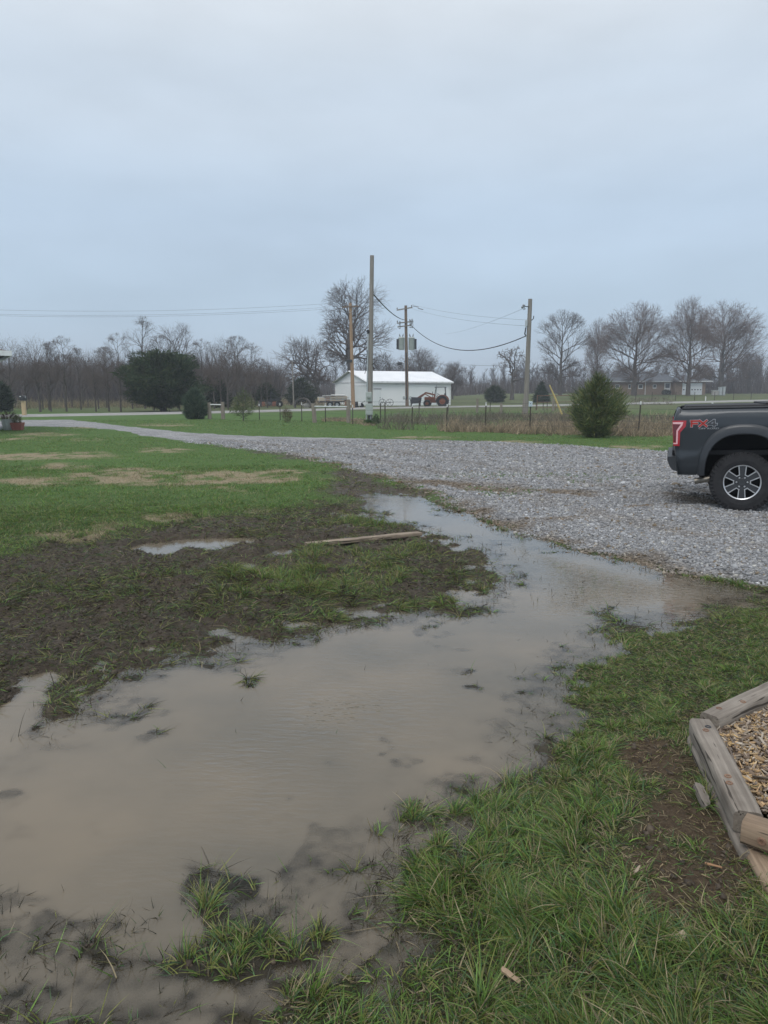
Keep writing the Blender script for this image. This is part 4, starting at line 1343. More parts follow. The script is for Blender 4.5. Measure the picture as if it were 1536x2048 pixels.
evergreen('bush', 573, 41.5, [(.03, .10), (.2, .20), (.4, .30), (.6, .22), (.75, .05)], 700, .14, .014, np.array([[0.13, 0.10, 0.06], [0.09, 0.095, 0.045], [0.17, 0.12, 0.08]]), 'small brown and green bush on the lawn before the wire fence', 'bush', up=1.0, spread=.45, trunk=.015, seed=16)
evergreen('seedling_conifer', 752, 39.8, [(.02, .14), (.12, .20), (.3, .15), (.45, .05), (.52, .01)], 900, .08, .012, DKG, 'little dark conifer at the foot of the tall bare pole', 'conifer', up=.8, trunk=.012, seed=17)
evergreen('cedar', 990, 116, [(.1, 1.0), (.7, 1.5), (1.4, 1.45), (2.0, 1.0), (2.5, .2)], 2600, .35, .09, OLG * .8, 'squat dark cedar in the field right of the barn', 'cedar', up=.6, seed=18)
evergreen('cedar', 1083, 112, [(.1, 1.1), (.6, 1.2), (1.4, .85), (2.2, .45), (3.0, .05)], 2600, .32, .08, DKG, 'pointed dark cedar behind the yellow wire guard', 'cedar', up=.2, seed=19)
evergreen('cedar', 602, 100, [(.1, 1.5), (.9, 2.0), (1.9, 1.7), (2.8, .9), (3.4, .2)], 3200, .40, .10, OLG * .7, 'brownish cedar behind the thin grey pole', 'cedar', up=.6, seed=20)
evergreen('cedar', 430, 84, [(.1, 1.4), (.9, 1.7), (2.0, 1.3), (3.0, .7), (3.8, .1)], 2800, .38, .09, OLG * .65, 'dull green cedar among the bare trees behind the juniper', 'cedar', up=.5, seed=21)
evergreen('cedar', 533, 92, [(.1, 1.2), (.8, 1.5), (1.7, 1.2), (2.6, .3)], 2400, .36, .09, OLG * .6, 'dark cedar between the young pine and the thin grey pole', 'cedar', up=.5, seed=22)
evergreen('clump_of_weeds', 738, 39.6, [(.01, .16), (.08, .24), (.16, .18), (.22, .05)], 500, .10, .025, np.array([[0.07, 0.15, 0.03], [0.05, 0.12, 0.03]]), 'bright green weed clump at the foot of the tall bare pole', 'weed', up=.8, trunk=.005, seed=23)

# ================================================================== poles and lines
M_POLEG = mat('grey_pole_wood', (0.20, 0.185, 0.165), (0.29, 0.265, 0.24), rough=.9, scale=2.2, stretch=(6, 6, .35), spec=.15, bump=.3)
M_POLEO = mat('tan_pole_wood', (0.30, 0.20, 0.125), (0.38, 0.265, 0.175), rough=.9, scale=2.0, stretch=(6, 6, .3), spec=.15)
M_POLEB = mat('brown_pole_wood', (0.155, 0.115, 0.085), (0.24, 0.18, 0.135), rough=.9, scale=2.0, stretch=(6, 6, .3), spec=.15)
M_GALV = mat('galvanised_steel', (0.42, 0.45, 0.46), (0.52, 0.55, 0.56), rough=.45, scale=6, metal=.25, spec=.4)
M_BOX = mat('grey_enamel', (0.36, 0.40, 0.38), (0.42, 0.46, 0.44), rough=.5, scale=3, spec=.4)
M_DKM = mat('dark_metal', (0.035, 0.037, 0.042), (0.06, 0.06, 0.065), rough=.5, scale=6, metal=.3, spec=.4)
M_CABLE = mat('cable_black', (0.03, 0.03, 0.032), rough=.6)
M_WIRE = mat('bare_wire', (0.10, 0.105, 0.11), rough=.5, metal=.4)
M_PORC = mat('insulator_glaze', (0.16, 0.17, 0.18), (0.24, 0.25, 0.26), rough=.25, spec=.6)
M_WHITE = mat('white_paint', (0.72, 0.73, 0.73), (0.62, 0.63, 0.63), rough=.6, scale=5)
M_CONC = mat('concrete', (0.36, 0.35, 0.33), (0.46, 0.45, 0.43), rough=.95, scale=6, bump=.2)
M_WOODG = mat('weathered_post', (0.19, 0.165, 0.14), (0.30, 0.26, 0.22), rough=.95, scale=3, stretch=(6, 6, .5), bump=.4)

def pole(name, px, Y, pxt, top, r0, r1, m, label, bury=.3):
    x = X(px, Y)
    z = Hs(x, Y)
    h = Z(top, Y) - z
    xt = X(pxt, Y, z + h) - x
    r = empty(name, (x, Y, z), 0, label, 'utility pole')
    t = MB()
    n = 7
    t.tube([(xt * k / (n - 1), 0, -bury + (h + bury) * k / (n - 1)) for k in range(n)], [r0 + (r1 - r0) * k / (n - 1) for k in range(n)], 14)
    t.build('shaft', m, r, True)
    at = lambda py: (xt * (Z(py, Y) - z) / h, Z(py, Y) - z)     # local x, z on the shaft at a survey row
    return r, at, h

# tall bare pole with meter boxes
r, at, h = pole('utility_pole', 739.5, 40.0, 744, 511, .135, .105, M_POLEG, 'tall bare grey pole with meter boxes on the near lawn')
TALL = r
a, zb = at(790)
t = MB(); zc0, zc1 = at(788)[1], at(664)[1]
t.tube([(at(788)[0] - .165, -.06, zc0), (at(664)[0] - .145, -.06, zc1)], .038, 10)
t.build('conduit', M_GALV, r, True)
t = MB(); t.lathe([(0, .10), (.06, .08), (.08, 0), (.05, -.10), (0, -.12)], Matrix.Translation((at(662)[0] - .15, -.08, zc1 + .02)), 12); t.build('weatherhead', M_DKM, r, True)
t = MB(); t.box((at(793)[0] - .07, -.19, (at(784)[1] + at(803)[1]) / 2), (.31, .16, at(784)[1] - at(803)[1]), bev=.015); mb = t.build('meter_box', M_BOX, r)
t = MB(); t.lathe([(.085, 0), (.085, .05), (.07, .10), (0, .11)], Matrix.Translation((at(793)[0] - .07, -.27, (at(794)[1]))) @ Matrix.Rotation(R(90), 4, 'X'), 16); t.build('meter', mat('meter_glass', (.35, .38, .36), rough=.15, spec=.6), mb, True)
t = MB(); t.box((at(818)[0] - .04, -.20, (at(807)[1] + at(830)[1]) / 2), (.38, .18, at(807)[1] - at(830)[1]), bev=.015); pb = t.build('breaker_panel', M_BOX, r)
t = MB(); t.box((at(818)[0] - .04, -.296, (at(810)[1] + at(828)[1]) / 2), (.32, .012, at(810)[1] - at(828)[1]), bev=.004); t.build('panel_door', M_BOX, pb)
for dx in (-.15, .07):
    t = MB(); t.tube([(at(835)[0] + dx - .03, -.18, -.15), (at(835)[0] + dx - .03, -.18, at(829)[1])], .032, 8); t.build('conduit', M_GALV, r, True)
t = MB(); t.box((at(838)[0] - .05, -.17, (at(831)[1] + at(842)[1]) / 2), (.12, .05, at(831)[1] - at(842)[1]), bev=.01); t.build('service_box', M_DKM, r)
t = MB()
t.tube([(-.12, -.15, at(700)[1]), (-.20, -.2, at(740)[1]), (-.25, -.2, at(748)[1])], .015, 5)
t.tube([(.1, -.1, at(730)[1]), (.28, -.12, at(725)[1])], .012, 5)
t.build('loose_wire', M_CABLE, r)

# tan pole with crossarm
r, at, h = pole('utility_pole', 706.5, 77, 700.5, 606, .21, .14, M_POLEO, 'tan wooden pole with a crossarm at the left corner of the barn')
TAN = r
ax, az_ = at(615)
t = MB(); t.bar((ax - .85, -.16, az_), (ax + .8, -.16, az_ + .12), .12, .14); ca = t.build('crossarm', M_POLEB, r)
for dx in (-.75, -.3, .7):
    MB().lathe([(0, .22), (.05, .2), (.07, .1), (.04, .06), (.03, 0)], Matrix.Translation((ax + dx, -.16, az_ + .08)), 8).build('insulator', M_PORC, ca, True)
t = MB(); t.bar((ax - .55, -.2, az_), (ax - .02, -.17, az_ - .55), .04, .02); t.bar((ax + .55, -.2, az_ + .05), (ax + .02, -.17, az_ - .55), .04, .02); t.build('arm_brace', M_GALV, ca)
t = MB(); t.box((at(722)[0] - .25, -.2, at(722)[1]), (.55, .16, .28), bev=.03); t.build('splice_case', M_DKM, r)

# transformer pole
r, at, h = pole('utility_pole', 814.5, 85, 811.5, 611, .20, .15, M_POLEB, 'brown pole carrying transformers and fuse arms before the barn')
TRAFO = r
for py, w0, w1, tilt in ((618, -1.0, .72, .30), (645, -1.0, .8, .20), (652.5, -.95, .6, .18)):
    ax, az_ = at(py)
    t = MB(); t.bar((ax + w0, -.2, az_ - tilt / 2), (ax + w1, -.2, az_ + tilt / 2), .12, .12); ca = t.build('crossarm', M_POLEG, r)
    if py < 650:
        for dx in ((w0 + .05, w1 - .08) if py < 630 else (w0 + .05, .42, .66)):
            t = MB(); t.lathe([(0, .26), (.05, .24), (.08, .14), (.05, .09), (.03, 0)], Matrix.Translation((ax + dx, -.2, az_ + tilt * (dx / 1.75) + .05)), 8); t.build('insulator', M_PORC, ca, True)
for px_, py in ((799, 651), (820, 649), (823.5, 649)):
    x_ = X(px_, 85) - r.location.x
    t = MB(); t.tube([(x_, -.30, at(py)[1] + .42), (x_ - .06, -.38, at(py)[1] - .05)], .05, 8); t.tube([(x_ - .1, -.33, at(py)[1] - .30), (x_ + .05, -.36, at(py)[1] - .38)], .05, 6); t.bar((x_ + .07, -.3, at(py)[1] + .4), (x_ + .07, -.3, at(py)[1] - .35), .05, .05); t.build('fuse_cutout', M_PORC, r, True)
for sx, px_, rad in ((-1, 802.5, .34), (1, 822.5, .34)):
    x_ = X(px_, 85) - r.location.x
    z0, z1 = at(700)[1], at(676)[1]
    t = MB(); t.lathe([(0, z0), (rad * .92, z0), (rad, z0 + .06), (rad, z1 - .08), (rad * 1.04, z1 - .06), (rad * 1.04, z1), (rad * .8, z1 + .09), (0, z1 + .14)], Matrix.Translation((x_, -.12, 0)), 20); tk = t.build('transformer', M_BOX, r, True)
    t = MB()
    for k in range(5):
        t.box((x_ + sx * (rad + .10), -.30 + .09 * k, (z0 + z1) / 2 - .02), (.22, .03, z1 - z0 - .2))
    t.build('cooling_fins', M_DKM, tk)
    for dx in (-.14, .12):
        t = MB(); t.lathe([(0, .36), (.03, .35), (.035, .26), (.07, .24), (.05, .2), (.08, .16), (.05, .12), (.06, 0)], Matrix.Translation((x_ + dx, -.12, z1 + .1)) @ Matrix.Rotation(dx * 2.2, 4, 'Y'), 8); t.build('bushing', M_PORC, tk, True)
for px_ in (808.5, 819.5):
    x_ = X(px_, 85) - r.location.x
    t = MB(); t.box((x_, -.24, (at(792)[1] + at(799)[1]) / 2), (.34, .2, at(792)[1] - at(799)[1]), bev=.03); mb = t.build('meter_box', M_BOX, r)
    t = MB(); t.lathe([(.11, 0), (.11, .06), (.08, .10), (0, .11)], Matrix.Translation((x_, -.34, at(795)[1])) @ Matrix.Rotation(R(90), 4, 'X'), 12); t.build('meter', M_GALV, mb, True)
t = MB(); t.tube([(at(790)[0] - .06, -.2, at(799)[1]), (at(700)[0] - .02, -.2, at(705)[1])], .045, 8); t.build('conduit', M_DKM, r, True)

# leaning pole by the fence
r, at, h = pole('utility_pole', 1052, 50, 1060.5, 598, .17, .13, M_POLEG, 'grey pole leaning right beside the weedy fence line')
LEAN = r
ax, az_ = at(614)
t = MB(); t.bar((ax - .1, -.1, az_), (ax - .5, -.12, az_ + .05), .05, .05); br = t.build('bracket', M_DKM, r)
t = MB(); t.lathe([(0, .16), (.06, .13), (.09, .05), (.05, 0), (.09, -.06), (.05, -.14), (0, -.16)], Matrix.Translation((ax - .47, -.14, az_ + .02)) @ Matrix.Rotation(.6, 4, 'Y'), 10); t.build('insulator', M_PORC, br, True)
t = MB(); t.tube([(ax - .36, -.14, az_ + .1), (ax - .42, -.14, az_ - .2), (ax - .3, -.14, az_ - .12)], .03, 6); t.build('fuse_cutout', M_PORC, br, True)
t = MB(); t.box((at(645)[0] - .20, -.08, at(647)[1]), (.14, .16, .42), bev=.03); t.build('junction_box', M_GALV, r)
t = MB(); t.tube([(at(660)[0] - .22, -.1, at(655)[1]), (at(668)[0] - .28, -.1, at(668)[1]), (at(670)[0] - .2, -.1, at(672)[1])], .045, 6); t.build('cable_clamp', M_DKM, r)
t = MB(); t.tube([(at(640)[0] + .13, -.05, at(641)[1]), (at(640)[0] + .26, -.05, at(637)[1]), (at(640)[0] + .27, -.05, at(632)[1])], .03, 6); t.build('pole_step', M_DKM, r)

# thin far pole
r, at, h = pole('utility_pole', 587, 95, 584.5, 722, .10, .07, M_POLEG, 'thin grey pole standing in the dry weeds left of the barn')
THIN = r

def line(name, p, q, sag, rad, label, cat='power line', m=M_WIRE, group=None, n=22):
    p, q = Vector(p), Vector(q)
    pts = []
    for i in range(n + 1):
        t = i / n
        v = p.lerp(q, t)
        v.z -= sag * 4 * t * (1 - t)
        pts.append(v)
    o = MB().tube(pts, rad, 5).build(name, m)
    return tag(o, label, cat, group)

def P3(px, py, Y):
    return (X(px, Y, float(Z(py, Y))), Y, float(Z(py, Y)))

GL = 'power lines crossing the left sky'
for py0, py1, pyl, lab in ((605.5, 605, 598, 'topmost power line crossing the left sky'), (614, 612, 608, 'middle power line of the close pair crossing the left sky'), (616.5, 615.5, 610.5, 'lowest power line of the close pair crossing the left sky')):
    px1 = 688 if py0 < 610 else 692
    line('power_line', P3(px1, py1, 76.8), P3(-420, pyl, 70), .95, .0085, lab, group=GL)
line('service_cable', P3(744, 585, 40), P3(812, 640, 84.8), .35, .034, 'thick black cable from the tall bare pole to the transformer pole', 'cable', M_CABLE)
line('service_cable', P3(820, 648, 84.8), P3(1052, 672, 50), 1.75, .034, 'thick black cable sagging from the transformer pole to the leaning pole', 'cable', M_CABLE, n=34)
GR_ = 'thin wires right of the transformer pole'
line('power_line', P3(824, 609, 84.9), P3(1056, 640, 50), .25, .007, 'upper thin wire from the transformer pole to the leaning pole', group=GR_)
line('power_line', P3(822, 617, 84.9), P3(1056, 652, 50), .30, .007, 'lower thin wire from the transformer pole to the leaning pole', group=GR_)
line('power_line', P3(1045, 618, 50), P3(890, 668, 120), .3, .008, 'faint wire running from the leaning pole down behind the barn', group=GR_)
line('power_line', P3(700, 722, 77), P3(540, 716, 92), .2, .016, 'low telephone wire left of the tan pole', 'telephone line')
line('power_line', P3(708, 722, 77), P3(812, 726, 84.9), .15, .016, 'low telephone wire between the tan and transformer poles', 'telephone line')
line('power_line', P3(817, 724, 84.9), P3(1058, 731, 150), .2, .02, 'low telephone wire right of the transformer pole', 'telephone line')
t = MB().tube([P3(826.5, 612, 84.8), P3(836.5, 614, 82)], .05, 6)
tag(t.build('wire_insulator', M_PORC), 'dark line insulator on the upper wire by the transformer pole', 'insulator')
t = MB().tube([P3(836, 616.5, 84.8), P3(846, 619, 82)], .05, 6)
tag(t.build('wire_insulator', M_PORC), 'dark line insulator on the lower wire by the transformer pole', 'insulator')
t = MB().tube([P3(794, 726.5, 84.6), P3(796, 726.8, 84.6), P3(803, 726.8, 84.6), P3(805, 726.5, 84.6)], [.03, .16, .16, .03], 10)
tag(t.build('splice_case', M_DKM, None, True), 'black splice case on the telephone wire left of the transformer pole', 'splice case')
t = MB().tube([P3(1124, 829, 46), P3(1112, 800, 46), P3(1099, 770, 46)], [.055, .05, .04], 8)
tag(t.build('guy_wire_guard', mat('yellow_plastic', (.52, .40, .16), (.60, .47, .20), rough=.6), None, True), 'leaning yellow plastic guy wire guard behind the near fence', 'wire guard')

# ------------------------------------------------------------------ fences
M_TPOST = mat('rusty_green_steel', (0.040, 0.042, 0.036), (0.075, 0.055, 0.042), rough=.8, scale=5)

def fence(label, posts, wires, name='wire_fence', group=None, cat='fence', capped=True):
    """posts: (px, base row, top row, kind, lean px)"""
    P = []
    for px, pb, pt_, kind, lean in posts:
        x, y = unproj(px, pb)
        P.append((x, y, Hs(x, y), float(Z(pt_, y)), kind, (lean / FPX) * y))
    cx, cy = P[0][0], P[0][1]
    r = empty(name, (cx, cy, P[0][2]), 0, label, cat, group)
    o = Vector(r.location)
    for x, y, z, zt, kind, ln in P:
        b, tp_ = Vector((x, y, z - .25)) - o, Vector((x + ln, y, zt)) - o
        if kind == 'T':
            t = MB(); t.bar(b, tp_, .050, .012, (0, 1, 0)); t.bar(b + Vector((0, .02, 0)), tp_ + Vector((0, .02, 0)), .012, .045, (0, 1, 0))
            fp = t.build('fence_post', M_TPOST, r)
            if capped:
                d = (tp_ - b).normalized()
                t = MB(); t.bar(tp_ - d * .13 + Vector((0, -.004, 0)), tp_ + d * .012 + Vector((0, -.004, 0)), .056, .030, (0, 1, 0)); t.build('post_cap', M_WHITE, fp)
        elif kind == 't':
            MB().bar(b, tp_, .055, .04, (0, 1, 0)).build('fence_post', M_TPOST, r)
        else:
            MB().tube([b, b.lerp(tp_, .5) + Vector((.015, 0, 0)), tp_], [.11, .10, .095], 9).build('wood_post', M_WOODG, r, True)
    for hgt in wires:
        t = MB()
        for i in range(len(P) - 1):
            a, c = P[i], P[i + 1]
            t.tube([Vector((a[0] + a[5] * hgt / 1.2, a[1] - .03, a[2] + hgt)) - o, Vector((c[0] + c[5] * hgt / 1.2, c[1] - .03, c[2] + hgt)) - o], .0045, 4)
        t.build('fence_wire', M_WIRE, r)
    return r

near = [(519, 841, 808, 'T', 0), (560.5, 842, 806.5, 'T', 0), (603.7, 844.5, 805.5, 'T', 0), (651, 846.5, 807, 'T', 0), (705.5, 850.5, 810, 'T', 0), (770, 853.5, 806, 't', 0), (823.6, 857, 808.5, 'T', 1),
        (892.3, 861, 808.5, 'T', 1.5), (970, 863.5, 805.5, 'T', 1), (1059.5, 865, 806.5, 'T', 0), (1160, 869, 806, 't', 0), (1276, 871, 803, 'T', 2), (1420, 878, 806, 'T', 0), (1600, 886, 806, 'T', 0)]
r = fence('near wire fence on dark steel posts with white tips across the lawn', near, (.25, .5, .75, 1.0, 1.18))
x, y = unproj(1059.5, 865)
t = MB(); t.box((x - .01, y - .05, float(Z(808, y))), (.15, .07, .22), bev=.012); bx = t.build('fence_box', mat('pale_blue_plastic', (.50, .60, .66), (.56, .65, .70), rough=.5))
tag(bx, 'pale blue box fixed to the top of a near fence post', 'box')
t = MB(); t.lathe([(.018, 0), (.018, .02), (0, .02)], Matrix.Translation((x - .02, y - .085, float(Z(808, y)) + .02)) @ Matrix.Rotation(R(90), 4, 'X'), 10); t.build('hole', M_DKM, bx)

rear = [(761, 847, 806, 't', 0), (838, 836, 801, 't', 0), (896, 832, 806, 't', 0), (953.6, 826.5, 797, 'W', 1), (980, 828, 805, 't', 0), (1002, 830, 806, 'W', 0), (1046, 830, 797, 'W', 1), (1072, 822, 806, 't', 0), (1086, 822, 800, 't', 0), (1094, 821, 804, 't', 0),
        (1106, 823, 796, 'W', 0), (1146, 822, 800, 'W', 0)]
fence('rear fence of grey wood and steel posts before the barn road', rear, (.4, .8, 1.1), capped=False)
t = MB(); x0, y0 = unproj(1072, 822); x1, y1 = unproj(1146, 822)
r = empty('pipe_gate', (x0, y0 - .4, Hs(x0, y0)), 0, 'rusty pipe gate in the rear fence left of the conifer', 'gate')
for hh in (1.35, .75, .25):
    MB().tube([(0, 0, hh), (x1 - x0, 0, hh + .05)], .03, 6).build('rail', mat('rust', (.16, .09, .06), (.24, .15, .10), rough=.9), r)
for dx in (0, .5, 1.):
    MB().tube([((x1 - x0) * dx, 0, .05), ((x1 - x0) * dx, 0, 1.42)], .032, 6).build('stile', bpy.data.materials['rust'], r)

far_ = [(1270 + 39 * k + rnd.uniform(-5, 5), 807, 797 - k * .4, 't', 0) for k in range(9)]
P = []
r = empty('wire_fence', (X(1260, 120), 120, Hs(X(1260, 120), 120)), 0, 'far thin fence on the grass before the brick house', 'fence')
prev = None
for px, _, pt_, _, _ in far_:
    Yf = 119.0
    x = X(px, Yf); z = Hs(x, Yf)
    b = Vector((x, Yf, z - .2)) - r.location
    MB().bar(b, b + Vector((0, 0, 1.55)), .07, .06, (0, 1, 0)).build('fence_post', M_TPOST, r)
    if prev is not None:
        for hh in (.7, 1.3):
            MB().tube([prev + Vector((0, 0, .2 + hh)), b + Vector((0, 0, .2 + hh))], .006, 4).build('fence_wire', M_WIRE, r)
    prev = b

def brace(label, posts, rails, Y):
    x0 = X(posts[0][0], Y)
    r = empty('fence_brace', (x0, Y, Hs(x0, Y)), 0, label, 'fence brace')
    zb = r.location.z
    for px, pb, pt_, ln in posts:
        x = X(px, Y) - x0
        MB().tube([(x, 0, -.3), (x - ln * .4, 0, (Z(pt_, Y) - zb) * .5), (x - ln, 0, Z(pt_, Y) - zb)], [.13, .12, .115], 10).build('wood_post', M_WOODG, r, True)
    for pa, ya, pc, yc, rad, m in rails:
        MB().tube([(X(pa, Y) - x0, -.06, Z(ya, Y) - zb), (X(pc, Y) - x0, -.06, Z(yc, Y) - zb)], rad, 8).build('brace_rail', m, r, True)
    return r

brace('pair of wood posts with a white rail right of the round juniper', [(417.5, 838, 805, 0), (444.5, 839, 804, 0)], [(417, 809, 445, 809.5, .035, M_WHITE)], 47.5)
brace('crooked wood post and rail where the near fence turns a corner', [(629, 847, 807, .10), (696.5, 841, 799, 0)], [(626, 813, 697, 813.5, .04, M_GALV)], 42.0)

# ------------------------------------------------------------------ mailbox
Y = 52.5
x = X(45.5, Y); z = Hs(x, Y)
r = empty('mailbox', (x, Y, z), 0, 'black mailbox on a thick tan wooden post by the road', 'mailbox')
t = MB(); t.box((0, 0, .5), (.24, .24, 1.15), bev=.015); t.build('post', mat('tan_timber', (.44, .33, .19), (.52, .41, .26), rough=.9, stretch=(5, 5, .6)), r)
t = MB(); prof = [(math.cos(a) * .14, .17 + math.sin(a) * .14) for a in np.linspace(0, math.pi, 11)] + [(-.14, -.02), (.14, -.02)]
t.prism(prof, (-.01, -.26, 1.13), (1, 0, 0), (0, 0, 1), (0, 1, 0), .52); bx = t.build('box', M_DKM, r, True)
t = MB(); t.box((.14, .02, 1.34), (.015, .05, .18)); t.build('flag', M_GALV, bx)
t = MB(); t.box((-.07, -.265, 1.38), (.10, .006, .06)); t.build('door_latch', M_WHITE, bx)

# ------------------------------------------------------------------ barn
PH = R(25)
BX, BY = -2.0, 95.0
BZ = Hs(BX, BY)
barn = empty('barn', (BX, BY, BZ), PH, 'white metal pole barn with a shallow gable roof across the road', 'barn')
L_, W_, E_, RZ = 11.8, 11.1, 3.0, 4.35
def ribbed(name, c1, c2, k=9.0):
    m, t, b, N, Lk = newmat(name)
    tcn, wv, bn, nn, rp = N('ShaderNodeTexCoord'), N('ShaderNodeTexWave'), N('ShaderNodeBump'), N('ShaderNodeTexNoise'), N('ShaderNodeValToRGB')
    sx = N('ShaderNodeSeparateXYZ'); cm = N('ShaderNodeCombineXYZ'); ad = N('ShaderNodeMath'); ad.operation = 'ADD'
    Lk(tcn.outputs['Object'], sx.inputs[0]); Lk(sx.outputs[0], ad.inputs[0]); Lk(sx.outputs[1], ad.inputs[1]); Lk(ad.outputs[0], cm.inputs[0])
    Lk(cm.outputs[0], wv.inputs['Vector']); wv.inputs['Scale'].default_value = k / 6.283 * 2; wv.wave_profile = 'SAW'
    Lk(wv.outputs[0], bn.inputs['Height']); bn.inputs['Strength'].default_value = .3; bn.inputs['Distance'].default_value = .02
    nn.inputs['Scale'].default_value = .6; nn.inputs['Detail'].default_value = 6
    Lk(tcn.outputs['Object'], nn.inputs['Vector']); e = rp.color_ramp.elements
    e[0].position, e[0].color = .35, (*c1, 1); e[1].position, e[1].color = .65, (*c2, 1)
    Lk(nn.outputs[0], rp.inputs[0]); Lk(rp.outputs[0], b.inputs['Base Color']); Lk(bn.outputs[0], b.inputs['Normal'])
    b.inputs['Roughness'].default_value = .5
    return m
M_BARN = ribbed('white_ribbed_steel', (.83, .85, .85), (.87, .88, .88))
M_BROOF = ribbed('white_roof_steel', (.74, .76, .78), (.82, .83, .84))
M_TRIM = mat('white_trim', (.80, .81, .81), rough=.5)
M_DOOR = ribbed('door_steel', (.73, .77, .77), (.79, .82, .82))
t = MB(); t.box((L_ / 2, 0.04, E_ / 2 - .15), (L_ - .1, .08, E_ + .3)); t.box((L_ / 2, W_ - .04, E_ / 2 - .15), (L_ - .1, .08, E_ + .3))
for xx in (0.0, L_ - .08):
    t.prism([(0, -.3), (W_, -.3), (W_, E_), (W_ / 2, RZ - .02), (0, E_)], (xx, 0, 0), (0, 1, 0), (0, 0, 1), (1, 0, 0), .08)
t.build('wall', M_BARN, barn)
t = MB()
for s_, y0 in ((1, 0), (-1, W_)):
    ov = .35
    sl = (RZ - E_) / (W_ / 2)
    a, b = (y0 - s_ * ov, E_ - sl * ov + .06), (W_ / 2, RZ + .06)
    t.add([(-.3, a[0], a[1]), (L_ + .3, a[0], a[1]), (L_ + .3, b[0], b[1]), (-.3, b[0], b[1]), (-.3, a[0], a[1] + .07), (L_ + .3, a[0], a[1] + .07), (L_ + .3, b[0], b[1] + .07), (-.3, b[0], b[1] + .07)],
          [(0, 1, 2, 3), (4, 5, 6, 7), (0, 1, 5, 4), (1, 2, 6, 5), (2, 3, 7, 6), (3, 0, 4, 7)])
rf = t.build('roof', M_BROOF, barn)
t = MB(); t.box((L_ / 2, -.38, E_ - .06), (L_ + .6, .03, .20)); t.build('fascia', M_TRIM, rf)
t = MB(); t.bar((-.32, -.35, E_ - .04), (-.32, W_ / 2, RZ + .08), .03, .2, (1, 0, 0)); t.bar((-.32, W_ + .35, E_ - .04), (-.32, W_ / 2, RZ + .08), .03, .2, (1, 0, 0)); t.build('rake_trim', M_TRIM, rf)
t = MB(); t.box((-.03, W_ / 2, E_ - .02), (.05, W_, .14)); t.build('gable_trim', M_TRIM, barn)
for xx, yy_ in ((-.01, -.01), (L_ + .01, -.01), (-.01, W_)):
    MB().box((xx, yy_, E_ / 2), (.14, .14, E_)).build('corner_trim', M_TRIM, barn)
t = MB(); t.box((-.06, 2.55, 1.22), (.06, 4.3, 2.5)); gd_ = t.build('gable_door', M_DOOR, barn)
t = MB(); t.box((-.07, 2.55, 2.52), (.1, 4.6, .08)); t.build('door_track', M_TRIM, gd_)
t = MB(); t.box((7.6, -.06, 1.32), (4.2, .06, 2.64)); sd2 = t.build('sliding_door', M_DOOR, barn)
t = MB(); t.box((7.8, -.10, 2.70), (8.0, .08, .10)); t.build('door_track', M_TRIM, sd2)
t = MB(); t.box((9.72, -.10, 1.3), (.05, .05, 2.6)); t.build('door_edge', mat('grey_trim', (.42, .45, .46), rough=.5), sd2)
t = MB(); t.box((1.25, -.06, 1.02), (.95, .05, 2.04)); pd = t.build('entry_door', M_DOOR, barn)
t = MB(); t.box((1.25, -.10, 2.10), (1.1, .06, .07)); t.build('door_hood', M_DKM, pd)
t = MB(); t.box((1.62, -.11, 1.0), (.06, .06, .12)); t.build('handle', M_DKM, pd)

# ------------------------------------------------------------------ tractor with loader
M_ORNG = mat('faded_orange_paint', (.27, .095, .048), (.19, .075, .042), rough=.55, scale=4)
M_RUSTO = mat('rusty_orange', (.16, .065, .042), (.22, .085, .05), rough=.8, scale=5)
M_TYRE = mat('tyre_rubber', (.022, .022, .024), (.036, .036, .038), rough=.85, scale=9, spec=.25)
Y = 89.0
x = X(873, Y); tr_ = empty('tractor', (x, Y, Hs(x, Y)), R(172), 'orange farm tractor with raised front loader and roll frame by the barn', 'tractor')
def wheel(name, c, rad, wd, parent, rimm, rimr):
    M = Matrix.Translation(c) @ Matrix.Rotation(R(90), 4, 'X')
    t = MB()
    t.lathe([(rimr, -wd / 2), (rad * .94, -wd / 2), (rad, -wd * .3), (rad, wd * .3), (rad * .94, wd / 2), (rimr, wd / 2)], M, 28)
    for k in range(18):
        a = k * 2 * math.pi / 18
        t.box(Vector(c) + Vector((math.cos(a) * rad, 0, math.sin(a) * rad)), (.05, wd * .95, .09), M=Matrix.Rotation(-a, 4, 'Y') @ Matrix.Rotation(.35, 4, 'X'))
    ty = t.build('tyre', M_TYRE, parent)
    t = MB()
    t.lathe([(0, -wd * .28), (rimr * .4, -wd * .3), (rimr * .9, -wd * .12), (rimr, -wd * .42), (rimr, wd * .42), (rimr * .9, wd * .12), (rimr * .4, wd * .3), (0, wd * .28)], M, 24)
    t.build('rim', rimm, ty, True)
# local +x is forward (to the left in view after the turn), y towards the viewer after the turn
wheel('rear', (-.75, .75, .66), .66, .38, tr_, M_ORNG, .36)
wheel('rear', (-.75, -.75, .66), .66, .38, tr_, M_ORNG, .36)
wheel('front', (1.05, .62, .40), .40, .24, tr_, M_ORNG, .2)
wheel('front', (1.05, -.62, .40), .40, .24, tr_, M_ORNG, .2)
t = MB(); t.box((.75, 0, .92), (1.3, .50, .42), bev=.06); t.box((.7, 0, .6), (1.3, .3, .3)); t.build('hood', M_ORNG, tr_)
t = MB(); t.box((-.55, 0, .75), (1.2, .6, .5), bev=.05); t.build('chassis', M_DKM, tr_)
t = MB()
for s_ in (1, -1):
    t.prism([(-.72 + .74 * math.cos(a), .66 + .74 * math.sin(a)) for a in np.linspace(.3, 2.9, 12)] + [(-.72 + .66 * math.cos(a), .66 + .66 * math.sin(a)) for a in np.linspace(2.9, .3, 12)], (0, s_ * .75 - .2, 0), (1, 0, 0), (0, 0, 1), (0, 1, 0), .4)
